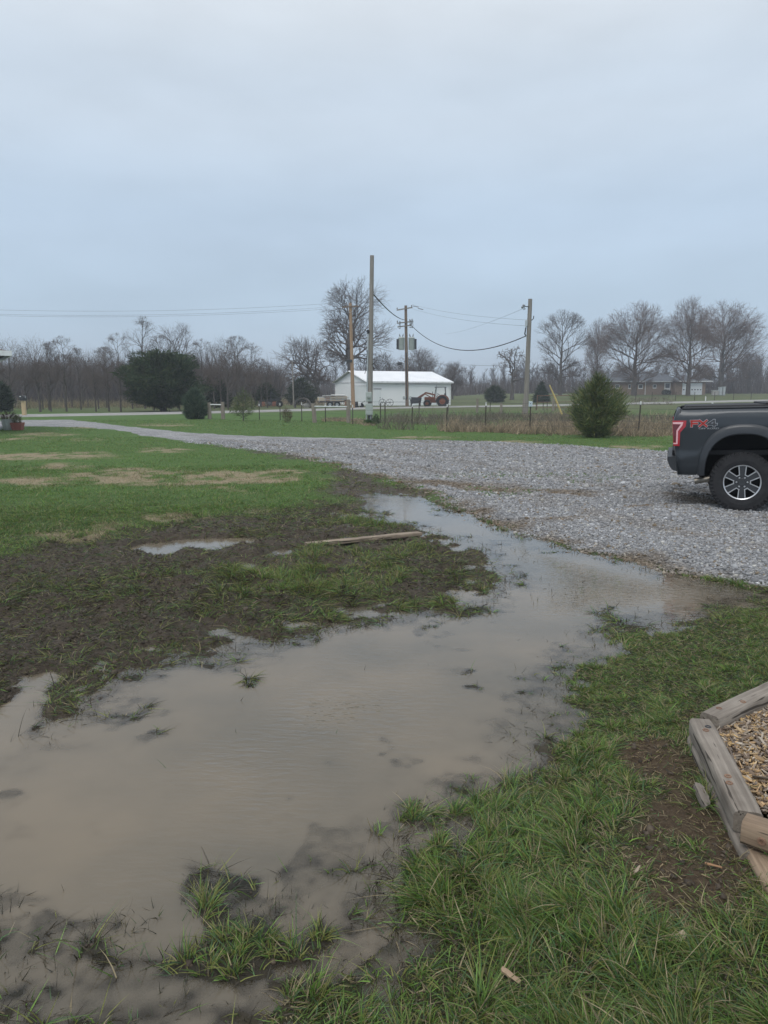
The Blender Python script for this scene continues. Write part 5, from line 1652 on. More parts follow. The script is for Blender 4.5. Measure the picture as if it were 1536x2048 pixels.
t.build('fender', M_RUSTO, tr_)
t = MB(); t.box((-.75, 0, 1.12), (.45, .5, .12), bev=.03); t.box((-.97, 0, 1.36), (.10, .5, .42), bev=.03); t.build('seat', M_DKM, tr_)
t = MB(); t.tube([(.0, 0, 1.1), (-.2, 0, 1.45)], .03, 6); t.lathe([(.18, -.02), (.22, 0), (.18, .02)], Matrix.Translation((-.22, 0, 1.47)) @ Matrix.Rotation(-.5, 4, 'Y'), 16, True); t.build('steering_wheel', M_DKM, tr_)
t = MB()
for s_ in (.5, -.5):
    t.bar((-1.12, s_, .9), (-1.0, s_, 2.28), .06, .06); t.bar((.25, s_, .95), (.05, s_, 2.22), .05, .05)
t.build('roll_frame', M_DKM, tr_)
t = MB(); t.box((-.48, 0, 2.27), (1.35, 1.15, .07), bev=.02); t.build('canopy', M_DKM, tr_)
for s_ in (.55, -.55):
    t = MB(); t.bar((.25, s_, .55), (.2, s_, 1.45), .10, .12); t.bar((.2, s_, 1.38), (1.25, s_, 1.62), .09, .16); t.bar((1.2, s_, 1.65), (2.35, s_, .75), .09, .15); t.bar((.3, s_, .9), (1.3, s_, 1.45), .05, .06); t.bar((1.5, s_, 1.5), (2.3, s_, 1.0), .04, .05); t.build('loader_arm', M_RUSTO, tr_)
t = MB(); t.prism([(2.2, .95), (2.35, .45), (2.9, .38), (2.92, .44), (2.45, .55), (2.30, .98)], (0, -.8, 0), (1, 0, 0), (0, 0, 1), (0, 1, 0), 1.6)
for s_ in (-.8, .77): t.prism([(2.2, .95), (2.35, .45), (2.9, .38)], (0, s_, 0), (1, 0, 0), (0, 0, 1), (0, 1, 0), .03)
t.build('bucket', M_DKM, tr_)
MB().tube([(.45, 0, 1.1), (.45, 0, 1.75)], .035, 8).build('exhaust', M_DKM, tr_, True)

# black bin on legs, cart wheels, dark cart
x = X(831, 86); r = empty('stock_tank', (x, 86, Hs(x, 86)), .1, 'black wedge sided metal bin on legs right of the transformer pole', 'bin')
t = MB(); t.prism([(-.62, 1.15), (.66, 1.08), (.55, .45), (-.50, .40)], (0, -.4, 0), (1, 0, 0), (0, 0, 1), (0, 1, 0), .8); t.build('bin', M_DKM, r)
for dx in (-.45, .5):
    for dy in (-.35, .35): MB().bar((dx, dy, -.05), (dx, dy, .5), .09, .09).build('leg', M_DKM, r)
x = X(717, 84); r = empty('wheel_cart', (x, 84, Hs(x, 84)), .2, 'small black cart with a white drum right of the tan pole', 'cart')
t = MB(); t.box((0, 0, .45), (.8, .5, .16), bev=.03); t.bar((.3, 0, .45), (.75, 0, .75), .05, .05); t.build('bed', M_DKM, r)
wheel('w', (-.25, -.3, .22), .22, .1, r, M_DKM, .1); wheel('w', (.3, -.3, .22), .22, .1, r, M_DKM, .1)
t = MB(); t.lathe([(0, 0), (.16, 0), (.16, .34), (.12, .38), (0, .38)], Matrix.Translation((.12, -.36, .2)), 14)
tag(t.build('drum', M_WHITE, None, True), 'small white drum on the black cart by the barn', 'drum').location = r.location
x = X(772, 93); r = empty('hay_rake', (x, 91, Hs(x, 91)), 0, 'old thin wheeled hay rake against the barn wall', 'hay rake')
for dx in (-.45, .45):
    t = MB()
    n = 24
    t.tube([(dx + math.cos(a) * .42, 0, .45 + math.sin(a) * .42) for a in np.linspace(0, 2 * math.pi, n + 1)], .025, 5, False)
    for k in range(6): t.tube([(dx, 0, .45), (dx + math.cos(k * 1.047) * .42, 0, .45 + math.sin(k * 1.047) * .42)], .012, 4)
    t.build('wheel', M_DKM, r)
t = MB(); t.bar((-.6, .1, .5), (.6, .1, .5), .06, .06); t.bar((-.3, .1, .5), (-.42, .1, 1.0), .04, .04); t.build('axle', M_DKM, r)

# ------------------------------------------------------------------ heap of things left of the barn
M_LUM = mat('pale_lumber', (.50, .40, .28), (.62, .52, .38), rough=.9, scale=4, stretch=(.6, 5, 5))
M_TARP = mat('pale_tarp', (.62, .62, .60), (.72, .72, .70), rough=.8, bump=.4)
Y = 86
x = X(668, Y); r = empty('flatbed_trailer', (x, Y, Hs(x, Y)), .05, 'dark flatbed trailer with low side rails left of the barn', 'trailer')
t = MB(); t.box((0, 0, .62), (3.4, 1.8, .12)); t.build('deck', M_DKM, r)
t = MB()
for zz in (.85, 1.05): t.bar((-1.7, -.9, zz), (1.7, -.9, zz), .05, .05)
for k in range(6): t.bar((-1.65 + k * .66, -.9, .6), (-1.65 + k * .66, -.9, 1.1), .05, .05)
t.build('side_rail', M_GALV, r)
for dx in (-.45, .35):
    wheel('w', (dx, -1.0, .32), .32, .2, r, M_GALV, .17); wheel('w', (dx, 1.0, .32), .32, .2, r, M_GALV, .17)
t = MB(); t.bar((1.7, 0, .6), (2.7, 0, .55), .12, .12); t.build('drawbar', M_DKM, r)
o = r.location
def loose(name, m, label, cat, box_list, group=None, bev=.02):
    t = MB()
    for c, s_, rz in box_list: t.box(Vector(c) + o, s_, rz, bev=bev)
    return tag(t.build(name, m), label, cat, group)
loose('lumber_pile', M_LUM, 'stack of pale lumber lying on the flatbed trailer', 'lumber', [((.5 + .02 * k, -.2 + .12 * (k % 3), .73 + .095 * k), (1.9 - .1 * (k % 2), .9, .08), .03 * (k % 3 - 1)) for k in range(6)])
loose('tarp', M_TARP, 'pale tarp folded over the lumber on the trailer', 'tarp', [((.5, -.2, 1.35), (1.7, 1.0, .12), .02)], bev=.05)
loose('crate', M_LUM, 'tan wooden crate at the left end of the trailer', 'crate', [((-1.45, -.3, .88), (.8, .7, .40), .1)])
loose('crate', mat('rust_brown', (.20, .12, .085), (.30, .19, .13), rough=.9), 'rust brown box between the crate and the lumber', 'box', [((-.75, -.2, .95), (.55, .7, .54), 0)])
loose('panel_stack', M_TARP, 'white sheet lying on the rust brown box', 'sheet', [((-.80, -.25, 1.27), (.9, .8, .07), .25)], bev=.02)
loose('panel_stack', M_TARP, 'white sheet tipped on the wooden crate', 'sheet', [((-1.45, -.3, 1.13), (.75, .6, .06), -.1)], bev=.02)
x = X(697, 88); r = empty('brush_bin', (x, 85, Hs(x, 85)), 0, 'rusty brown bin at the foot of the tan pole', 'bin')
t = MB(); t.box((0, 0, .38), (.6, .6, .76), bev=.04); t.build('body', bpy.data.materials['rust_brown'], r)
t = MB(); t.box((0, 0, .80), (.66, .66, .07), bev=.02); t.build('lid', M_DKM, r)
Yc = 84
x = X(605, Yc); z = Hs(x, Yc)
t = MB(); t.lathe([(.80, -.5), (.95, -.5), (.95, .5), (.80, .5)], Matrix.Translation((x, Yc, z + .15)) @ Matrix.Rotation(R(90), 4, 'X'), 30, True)
tag(t.build('culvert_ring', mat('dark_concrete', (.07, .065, .06), (.12, .11, .10), rough=.95, scale=4), None, True), 'dark arched culvert ring half hidden in the dry weeds', 'culvert ring')
for k, (px, s_, lab) in enumerate(((612, (.8, .5, .7), 'large pale rock right of the culvert ring'), (618, (.5, .4, .4), 'low pale rock in the weeds by the junk'), (622, (.7, .5, .5), 'broad pale rock next to the trailer'))):
    import bmesh
    b = bmesh.new(); bmesh.ops.create_icosphere(b, subdivisions=3, radius=.5)
    for v in b.verts:
        q = 1 + .22 * math.sin(v.co.x * 7 + k) * math.cos(v.co.y * 6 + k * 2) + .12 * math.sin(v.co.z * 9 + k)
        v.co = Vector((v.co.x * s_[0] * q, v.co.y * s_[1] * q, v.co.z * s_[2] * q))
    me = bpy.data.meshes.new('rock'); b.to_mesh(me); b.free(); me.materials.append(M_CONC)
    o_ = link(bpy.data.objects.new('rock', me)); xx = X(px, 84); o_.location = (xx, 84, Hs(xx, 84) + .2)
    tag(o_, lab, 'rock')
x = X(538, 88); r = empty('farm_implement', (x, 88, Hs(x, 88)), 0, 'dark rusty farm implement in the weeds left of the thin pole', 'farm implement')
t = MB()
t.bar((-1.3, 0, .7), (1.4, 0, .95), .14, .14); t.bar((-.9, .5, .5), (1.1, .4, .8), .1, .1); t.bar((.15, 0, .4), (.2, 0, 1.75), .12, .12); t.bar((.2, 0, 1.7), (1.2, 0, .9), .07, .07)
t.build('frame', M_DKM, r)
for k in range(6):
    t = MB(); t.lathe([(0, -.02), (.30, -.05), (.30, -.03), (0, .02)], Matrix.Translation((-1.1 + k * .42, -.1, .36)) @ Matrix.Rotation(R(70), 4, 'X'), 16); t.build('disc', M_RUSTO if k % 3 == 1 else M_DKM, r, True)
wheel('w', (1.25, -.3, .35), .35, .16, r, M_DKM, .16)

# ------------------------------------------------------------------ brick house
YH = 160.0
M_BRICK = mat('tan_brick', (.225, .165, .125), (.29, .22, .17), rough=.95, scale=3, detail=8)
M_SHING = mat('dark_shingle', (.075, .085, .10), (.115, .125, .14), rough=.95, scale=2, detail=8)
M_GLASS = mat('window_glass', (.05, .06, .07), rough=.1, spec=.6)
M_DKHOLE = mat('dark_pane', (.012, .013, .015), rough=.2)
x0 = X(1212, YH); z0 = Hs(X(1310, YH), YH)
hs = empty('brick_house', (x0, YH, z0), 0, 'low tan brick ranch house with dark roof and white garage door', 'house')
hx = lambda px: X(px, YH) - x0
hz = lambda py: float(Z(py, YH)) - z0
x1 = hx(1344); x2 = hx(1404); E2 = 2.62
t = MB(); t.box((x1 / 2, 4.0, E2 / 2 - .2), (x1, 8, E2 + .4)); t.box(((x1 + x2) / 2 + .002, 2.9, E2 / 2 - .2), (x2 - x1 - .004, 9.0, E2 + .4)); t.build('wall', M_BRICK, hs)
def hip(xa, xb, ya, yb, ez, rz_, ov=.55, hipx=3.5):
    xa, xb, ya, yb = xa - ov, xb + ov, ya - ov, yb + ov
    ym = (ya + yb) / 2
    return [(xa, ya, ez), (xb, ya, ez), (xb, yb, ez), (xa, yb, ez), (xa + hipx, ym, rz_), (xb - hipx, ym, rz_), (xa, ya, ez - .18), (xb, ya, ez - .18), (xb, yb, ez - .18), (xa, yb, ez - .18)], \
           [(0, 1, 5, 4), (1, 2, 5), (2, 3, 4, 5), (3, 0, 4), (0, 6, 7, 1), (1, 7, 8, 2), (2, 8, 9, 3), (3, 9, 6, 0), (6, 9, 8, 7)]
t = MB(); t.add(*hip(0, x1 + 1.6, 0, 8, E2 + .2, E2 + 2.0, hipx=3.2)); rf = t.build('roof', M_SHING, hs)
t = MB(); t.add(*hip(x1 + .3, x2 + .6, -1.6, 7.4, E2 + .23, E2 + 1.5, hipx=2.6)); t.build('garage_roof', M_SHING, hs)
t = MB(); t.box((x1 / 2 - .3, -.58, E2 + .10), (x1 + .3, .03, .20)); t.build('gutter', mat('pale_gutter', (.55, .57, .58), rough=.5), rf)
t = MB(); t.box(((x1 + x2) / 2 + .45, -2.19, E2 + .14), (x2 - x1 + 1.4, .03, .2)); t.build('fascia', M_TRIM, hs)
def window(px0, px1, py0, py1, yy=-.02, shut=False):
    a, b, zt, zb = hx(px0), hx(px1), hz(py0), hz(py1)
    t = MB(); t.box(((a + b) / 2, yy, (zt + zb) / 2), (b - a, .10, zt - zb)); f = t.build('window', M_TRIM, hs)
    t = MB(); t.box(((a + b) / 2, yy - .055, (zt + zb) / 2 + .06 * (zt - zb)), ((b - a) * .78, .02, (zt - zb) * .66)); t.build('pane', M_GLASS, f)
    return f
window(1230, 1238, 769, 778); window(1256, 1261, 769, 778); window(1276, 1285, 769, 778); window(1305, 1312, 769, 777)
a, b = hx(1328), hx(1340)
t = MB(); t.box(((a + b) / 2, -.03, (hz(766) + hz(787)) / 2), (b - a, .10, hz(766) - hz(787))); dr = t.build('front_door', M_TRIM, hs)
t = MB(); t.box(((a + b) / 2, -.09, (hz(767) + hz(776)) / 2), ((b - a) * .7, .02, hz(767) - hz(776))); t.build('pane', M_GLASS, dr)
t = MB(); t.box((hx(1290), -.06, E2 / 2), (.12, .1, E2)); t.build('downspout', M_TRIM, hs)
ga, gb = hx(1358), hx(1397)
t = MB(); t.box(((ga + gb) / 2, -1.63, (hz(766) + hz(794)) / 2), (gb - ga, .08, hz(766) - hz(794))); gdr = t.build('garage_door', mat('garage_white', (.70, .73, .76), (.76, .78, .80), rough=.5), hs)
t = MB(); t.box(((ga + gb) / 2, -1.69, hz(771.8)), (gb - ga, .03, .06)); t.build('door_header', M_GALV, gdr)
for k in range(7):
    t = MB(); t.box((ga + (gb - ga) * (k + .5) / 7, -1.685, hz(779.5)), (.30, .02, .22), bev=.05); t.build('pane', M_DKHOLE, gdr)
evergreen('foundation_shrub', 1333, 158.5, [(.05, .6), (.4, .9), (.8, .7), (1.0, .1)], 700, .25, .08, OLG * .6, 'low dark shrub beneath the front door window of the brick house', 'shrub', up=.6, seed=31)
# utility cabinets right of the house
for px, w_, h_, m, lab in ((1430, 1.25, .9, M_CONC, 'low beige utility box on the grass right of the house'), (1440, .55, 1.5, M_GALV, 'tall grey utility cabinet next to the beige box'), (1447, .5, 1.6, M_GALV, 'tall grey utility cabinet farthest from the brick house')):
    Yb = 150
    x = X(px, Yb); r = empty('utility_box', (x, Yb, Hs(x, Yb)), 0, lab, 'utility box')
    t = MB(); t.box((0, 0, h_ / 2), (w_, .6, h_), bev=.04); t.build('cabinet', m, r)
    t = MB(); t.box((0, 0, h_ + .04), (w_ + .1, .7, .08), bev=.02); t.build('cabinet_top', M_GALV, r)
    t = MB(); t.box((0, -.315, h_ / 2), (w_ * .84, .02, h_ * .84), bev=.005); t.build('cabinet_door', m, r)
x = X(1548, 118); r = empty('water_tank', (x, 118, Hs(x, 118)), .3, 'white round tank lying on the far grass above the truck bed', 'tank')
t = MB(); t.lathe([(0, -.9), (.45, -.88), (.62, -.75), (.62, .75), (.45, .88), (0, .9)], Matrix.Translation((.3, 0, .75)) @ Matrix.Rotation(R(90), 4, 'Y'), 20); t.build('shell', M_WHITE, r, True)
for dx in (-.2, .8):
    MB().box((dx, 0, .08), (.12, .9, .22)).build('skid', M_DKM, r)
x = X(1412, 117.5)
MBp = MB().box((x, 117.5, Hs(x, 117.5) + .3), (.16, .16, .75), bev=.03)
tag(MBp.build('marker_post', M_WHITE), 'short white marker post in the grass above the truck bed', 'marker post')

# ------------------------------------------------------------------ neighbour's eave and clutter at the left edge
Ye = 30.0
xe = X(27, Ye); ze = float(Z(705, Ye))
r = empty('white_house', (xe, Ye, Hs(xe, Ye)), R(30), 'house whose shingled eave and white fascia reach in at the left', 'house')
zz = ze - r.location.z
t = MB(); t.add([(0, 0, zz), (0, 7, zz), (-8, 7, zz), (-8, 0, zz), (0, 0, zz + .05), (0, 7, zz + .05), (-4, 3.5, zz + 1.1), (-8, 7, zz + .05), (-8, 0, zz + .05)], [(3, 2, 1, 0), (4, 5, 6), (5, 7, 6), (7, 8, 6), (8, 4, 6), (0, 1, 5, 4), (1, 2, 7, 5), (2, 3, 8, 7), (3, 0, 4, 8)])
rf = t.build('roof', mat('brown_shingle', (.10, .085, .08), (.15, .13, .12), rough=.95, scale=3), r)
t = MB(); t.box((.02, 3.5, zz - .03), (.05, 7.1, .20)); t.box((-4, -.02, zz - .03), (8, .05, .20)); t.build('fascia', M_TRIM, rf)
t = MB(); t.box((-4.4, 3.7, zz / 2 - .2), (7.2, 6.0, zz + .3)); t.build('wall', ribbed('white_siding', (.6, .6, .58), (.68, .68, .66)), r)
Yp = 33.5
x = X(30, Yp); r = empty('planter', (x, Yp, Hs(x, Yp)), .1, 'faded red tapered planter box holding a small plant by the drive', 'planter')
t = MB(); t.add([(-.19, -.16, 0), (.19, -.16, 0), (.19, .16, 0), (-.19, .16, 0), (-.25, -.2, .34), (.25, -.2, .34), (.25, .2, .34), (-.25, .2, .34), (-.22, -.17, .34), (.22, -.17, .34), (.22, .17, .34), (-.22, .17, .34), (-.22, -.17, .28), (.22, -.17, .28), (.22, .17, .28), (-.22, .17, .28)],
                [(3, 2, 1, 0), (0, 1, 5, 4), (1, 2, 6, 5), (2, 3, 7, 6), (3, 0, 4, 7), (4, 5, 9, 8), (5, 6, 10, 9), (6, 7, 11, 10), (7, 4, 8, 11), (8, 9, 13, 12), (9, 10, 14, 13), (10, 11, 15, 14), (11, 8, 12, 15), (12, 13, 14, 15)])
t.build('box', mat('faded_red_plastic', (.24, .075, .06), (.30, .11, .09), rough=.7), r)
P_, O_ = ell([(.28, .10), (.38, .18), (.52, .14), (.62, .04)], 41)(260)
V, F, c = blades(P_, O_ * .6 + np.array([0, 0, .8]), np.full(260, .12), np.full(260, .02), rs.normal(size=(260, 3)) * .3, 2, GR[rs.integers(0, 4, 260)] * np.array([.7, .85, .55]))
mesh_np('plant', V, F, M_NEED, r, col=c)
x = X(8, Yp); r = empty('wash_tub', (x, Yp + .3, Hs(x, Yp)), 0, 'grey fluted metal tub at the left edge beside the red planter', 'tub')
t = MB(); n = 40
vs = []
for k in range(n):
    a = 2 * math.pi * k / n
    q = 1 + .05 * (k % 2)
    for rr, zz in ((.26, 0), (.34, .46), (.36, .48), (.31, .46), (.24, .06)): vs.append((math.cos(a) * rr * q, math.sin(a) * rr * q, zz))
t.add(vs, [(i * 5 + j, ((i + 1) % n) * 5 + j, ((i + 1) % n) * 5 + j + 1, i * 5 + j + 1) for i in range(n) for j in range(4)] + [tuple(i * 5 + 4 for i in range(n))])
t.build('tub', M_GALV, r)
P_, O_ = ell([(.40, .20), (.5, .34), (.62, .30), (.72, .05)], 43)(420)
V, F, c = blades(P_, O_ * .8 + np.array([0, 0, .5]), np.full(420, .16), np.full(420, .02), rs.normal(size=(420, 3)) * .3, 2, np.array([[.075, .045, .04], [.05, .04, .03], [.10, .06, .05]])[rs.integers(0, 3, 420)])
mesh_np('dead_plant', V, F, M_NEED, r, col=c)
x, y = unproj(1, 862)
import bmesh
b = bmesh.new(); bmesh.ops.create_uvsphere(b, u_segments=20, v_segments=12, radius=.10); me = bpy.data.meshes.new('globe'); b.to_mesh(me); b.free(); me.materials.append(M_WHITE)
for p in me.polygons: p.use_smooth = True
o_ = link(bpy.data.objects.new('garden_globe', me)); o_.location = (x, y, Hs(x, y) + .08); o_.scale = (1.1, 1.0, .85)
tag(o_, 'white garden globe on the ground below the grey tub', 'garden globe')

# ================================================================== pickup truck
M_PAINT = mat('grey_metallic_paint', (.034, .041, .049), (.039, .046, .054), rough=.42, scale=1.5, metal=.4, spec=.5, coat=.3)
M_PLAST = mat('charcoal_plastic', (.024, .027, .031), (.032, .035, .039), rough=.5, scale=8, spec=.4)
M_FLARE = mat('flare_paint', (.024, .028, .034), (.028, .033, .039), rough=.48, scale=1.5, metal=.2, spec=.5, coat=.3)
M_BLACK = mat('black_rubber', (.010, .010, .012), (.016, .016, .018), rough=.7)
M_VOID = mat('wheel_well', (.008, .008, .009), rough=.95)
M_ALU = mat('machined_alloy', (.56, .57, .59), (.64, .65, .67), rough=.3, metal=.6, spec=.5)
M_RIMD = mat('dark_alloy', (.060, .063, .068), (.08, .083, .09), rough=.4, metal=.5)
M_RED = mat('tail_lens_red', (.36, .012, .022), (.42, .018, .03), rough=.12, spec=.6, coat=.6)
M_REDD = mat('tail_lens_dark', (.13, .006, .012), rough=.12, spec=.6, coat=.6)
M_PINK = mat('tail_light_guide', (.74, .42, .44), (.80, .5, .52), rough=.2, spec=.5)
M_DRED = mat('decal_red', (.52, .045, .035), rough=.5)
M_DGREY = mat('decal_grey', (.40, .42, .45), rough=.5)
M_DDARK = mat('decal_dark', (.075, .08, .09), rough=.5)

TZ = 0.06
for _ in range(6):
    tx_, ty_ = unproj(1482, 1024, TZ)
    TZ = Hs(tx_, ty_) - 0.012
TM = Matrix.Translation((tx_, ty_, TZ)) @ Matrix.Rotation(R(-21), 4, 'Z') @ Matrix.Rotation(R(-1.6), 4, 'Y')
TI = TM.inverted()

def tp(px, py, yl=0.0):
    """survey pixel -> (x forward, z up) on the truck's near side"""
    d = Vector(((px - 768) / FPX, CP + (1024 - py) / FPX * SP, -SP + (1024 - py) / FPX * CP))
    o = TI @ Vector((0, 0, CAM_H))
    d = TI.to_3x3() @ d
    k = (yl - o.y) / d.y
    return (o.x + d.x * k, o.z + d.z * k)

truck = empty('pickup_truck', (tx_, ty_, TZ), 0, 'dark grey pickup truck parked on the gravel, rear half in view', 'pickup truck')
truck.rotation_euler = (0, R(-1.6), R(-21))
RT = .405
ZTOP = tp(1400, 817)[1]
ZLO = tp(1400, 951)[1]
ZCR = tp(1380, 912)[1]
XB0 = tp(1346, 850)[0]
WID = 1.98

def prof_y(z):
    return float(np.interp(z, [ZLO, ZLO + .06, ZCR - .075, ZCR - .065, ZCR, ZCR + .02, ZCR + .16, 1.18, ZTOP - .12, ZTOP - .05, ZTOP - .02, ZTOP],
                           [.07, .035, .012, .005, -.012, .012, .006, -.008, .004, .022, .05, .085]))

XR = [(tp(a, b)[1], tp(a, b)[0]) for a, b in ((1354, 948), (1350, 909), (1347.5, 885), (1346, 850), (1347, 838), (1350.5, 828), (1356, 818.5))]
XR.sort()
def xrear(z): return float(np.interp(z, [a for a, _ in XR], [b for _, b in XR]))

def arch(x, c, a, zt, e=2.5, zc=None):
    zc = ZLO if zc is None else zc
    u = abs(x - c) / a
    return zc + (zt - zc) * max(0.0, 1 - u ** e) ** (1 / e) if u < 1 else -1
ZAI = tp(1483, 868)[1]
ZAO = tp(1481, 846)[1]
AX_F = 3.68

def side(xs, far, ztop, arches, rear=False, top_fn=None):
    vs, fs = [], []
    rows = 16
    cols = []
    if rear: cols += [('r', .30), ('r', .12), ('r', .05), ('r', .02), ('r', 0.0)]
    cols += [('x', v) for v in xs]
    for kind, v in cols:
        for j in range(rows):
            t = j / (rows - 1)
            if kind == 'x':
                zl = max([ZLO] + [arch(v, c, a, zt) for c, a, zt in arches])
                zt_ = top_fn(v) if top_fn else ztop
                z = zl + (zt_ - zl) * t
                x, y = v, prof_y(z * ZTOP / zt_ if top_fn else z)
            else:
                z = ZLO + (ztop - ZLO) * t
                x = xrear(z) + (.0 if v > .04 else (.012 if v == .02 else .05))
                y = prof_y(z) + (v if v > .04 else (.015 if v == .02 else 0))
            vs.append((x, y if not far else WID - y, z))
    n = len(cols)
    for i in range(n - 1):
        for j in range(rows - 1):
            fs.append((i * rows + j, (i + 1) * rows + j, (i + 1) * rows + j + 1, i * rows + j + 1))
    return vs, fs

xb = sorted(set([XB0 + .09, XB0 + .2, XB0 + .32] + list(np.linspace(-.47, .47, 33)) + [.56, .7, .85, 1.0]))
bx_arch = [(0, .48, ZAI)]
t = MB()
for f_ in (False, True): t.add(*side(xb, f_, ZTOP, bx_arch, True))
bed = t.build('bed_side', M_PAINT, truck, True)
# bed floor, front wall and rails
t = MB(); t.box((.05, WID / 2, .80), (1.9, 1.6, .06)); t.box((.98, WID / 2, 1.1), (.04, 1.7, .7)); t.build('bed_floor', M_BLACK, truck)
# tailgate
t = MB(); t.box((XB0 + .075, WID / 2, (ZTOP + ZCR) / 2 + .01), (.07, WID - .34, ZTOP - ZCR - .03), bev=.025); tgp = t.build('tailgate', M_PAINT, truck)
t = MB(); t.box((XB0 + .03, WID / 2, ZTOP - .18), (.03, .36, .08), bev=.01); t.build('handle', M_BLACK, tgp)
# tonneau cover
c0 = tp(1371, 814)[0]
t = MB(); t.box(((c0 + 1.0) / 2, WID / 2, ZTOP + .012), (1.0 - c0, WID - .20, .05), bev=.015); t.box(((c0 + .9) / 2 + .45, WID / 2, ZTOP + .045), (.55, WID - .3, .03), bev=.01); t.build('bed_cover', M_BLACK, truck)
t = MB()
for y_ in (.085, WID - .085): t.box(((c0 + 1.0) / 2 - .02, y_, ZTOP + .002), (1.05 - c0, .05, .03), bev=.012)
t.build('rail_cap', M_PLAST, truck)
# wheel wells and flares
def flare(c, far):
    t = MB()
    n = 41
    prof = [(1.0, .07), (1.0, -.028), (.90, -.040), (.35, -.034), (.10, -.016), (0.0, .006)]
    th = np.linspace(math.pi, 0, n)
    vs = []
    for a_ in th:
        for k, y in prof:
            a = .475 + (1 - k) * .095
            zt = ZAI - .006 + (1 - k) * (ZAO - ZAI)
            zc = ZLO
            ca, sa = math.cos(a_), math.sin(a_)
            e = 2 / 2.5
            x = c + a * math.copysign(abs(ca) ** e, ca)
            z = zc + (zt - zc) * math.copysign(abs(sa) ** e, sa)
            yy = y + .5 * max(0, prof_y(max(z, ZLO)) - .01)
            vs.append((x, yy if not far else WID - yy, z))
    k = len(prof)
    t.add(vs, [(i * k + j, (i + 1) * k + j, (i + 1) * k + j + 1, i * k + j + 1) for i in range(n - 1) for j in range(k - 1)])
    return t.build('wheel_flare', M_FLARE, truck, True)
for c in (0, AX_F):
    for f_ in (False, True): flare(c, f_)
t = MB()
for c in (0, AX_F):
    n = 17
    vs = []
    for i in range(n):
        a = math.pi * i / (n - 1)
        for y in (.06, WID - .06): vs.append((c + .52 * math.cos(a), y, .40 + (ZAI - .34) * math.sin(a)))
    t.add(vs, [(i * 2, i * 2 + 1, i * 2 + 3, i * 2 + 2) for i in range(n - 1)])
t.box((1.8, WID / 2, .55), (4.6, 1.0, .25)); t.box((.2, WID / 2, .85), (1.5, 1.15, .62)); t.box((AX_F, WID / 2, .85), (1.5, 1.15, .5)); t.box((0, WID / 2, .42), (.12, 1.7, .12))
t.build('underbody', M_VOID, truck)
# wheels
def truck_wheel(c, far):
    s_ = 1 if far else -1
    Mw = Matrix.Translation(c) @ Matrix.Rotation(R(90), 4, 'X')
    hw = .135
    t = MB()
    t.lathe([(.235, -hw * .80), (.255, -hw * .93), (.30, -hw), (.36, -hw * .97), (.388, -hw * .86), (.398, -hw * .6), (.398, hw * .6), (.388, hw * .86), (.36, hw * .97), (.30, hw), (.255, hw * .93), (.235, hw * .8)], Mw, 56)
    g = random.Random(5)
    nb = 46
    for k in range(nb):
        a = 2 * math.pi * k / nb
        for row, off in ((-.092, 0), (-.03, .5), (.03, 0), (.092, .5)):
            aa = a + off * 2 * math.pi / nb
            p = Vector(c) + Vector((math.cos(aa) * .398, row, math.sin(aa) * .398))
            t.box(p, (.030, .050, .036), M=Matrix.Rotation(-aa, 4, 'Y') @ Matrix.Rotation(g.uniform(-.2, .2), 4, 'X'))
        for sd in (-1, 1):
            aa = a + .25 * 2 * math.pi / nb
            p = Vector(c) + Vector((math.cos(aa) * .380, sd * hw * .93, math.sin(aa) * .380))
            t.box(p, (.044, .018, .026 if k % 2 else .016), M=Matrix.Rotation(-aa, 4, 'Y'))
    ty = t.build('tyre', M_TYRE, truck)
    def cyl(prof, m, nm, n=40, sm_=True):
        t = MB(); t.lathe([(r, h) for r, h in prof], Matrix.Translation(c) @ Matrix.Rotation(R(90) if not far else R(-90), 4, 'X'), n); return t.build(nm, m, ty, sm_)
    # local axis +h points outwards (towards the viewer on the near side)
    cyl([(0, -.02), (.20, -.02), (.225, .0), (.232, .105), (.240, .112)], M_VOID, 'rim_barrel')
    cyl([(.222, .095), (.224, .112), (.236, .118), (.243, .108), (.240, .09)], M_ALU, 'rim_edge')
    cyl([(0, .100), (.048, .100), (.056, .092), (.056, .05)], M_RIMD, 'hub_cap', 24)
    out_y = Vector((0, s_, 0))
    spk, edg = MB(), MB()
    for k in range(6):
        a = math.pi / 2 + k * math.pi / 3
        er, et = Vector((math.cos(a), 0, math.sin(a))), Vector((-math.sin(a), 0, math.cos(a)))
        P0 = Vector(c) + out_y * .070
        poly = [(.05, -.036), (.105, -.030), (.225, -.040), (.225, .040), (.105, .030), (.05, .036)]
        spk.prism(poly, P0, er, et, out_y, .022)
        for sg in (-1, 1):
            edg.prism([(.104, sg * .030), (.228, sg * .040), (.228, sg * .053), (.100, sg * .041)], P0, er, et, out_y, .036)
        a2 = a + math.pi / 6
        er2, et2 = Vector((math.cos(a2), 0, math.sin(a2))), Vector((-math.sin(a2), 0, math.cos(a2)))
        edg.prism([(.098, -.026), (.110, -.026), (.110, .026), (.098, .026)], P0, er2, et2, out_y, .035)
    spk.lathe([(0, .075), (.098, .075), (.098, .05)], Matrix.Translation(c) @ Matrix.Rotation(R(90) if not far else R(-90), 4, 'X'), 24)
    spk.build('spoke', M_RIMD, ty)
    edg.build('spoke_edge', M_ALU, ty)
    lug = MB()
    for k in range(6):
        a = k * math.pi / 3
        p = Vector(c) + Vector((math.cos(a) * .068, 0, math.sin(a) * .068)) + out_y * .074
        lug.lathe([(.013, 0), (.013, .022), (.008, .028), (0, .029)], Matrix.Translation(p) @ Matrix.Rotation(R(90) if not far else R(-90), 4, 'X'), 8)
    lug.build('lug_nut', M_ALU, ty, True)
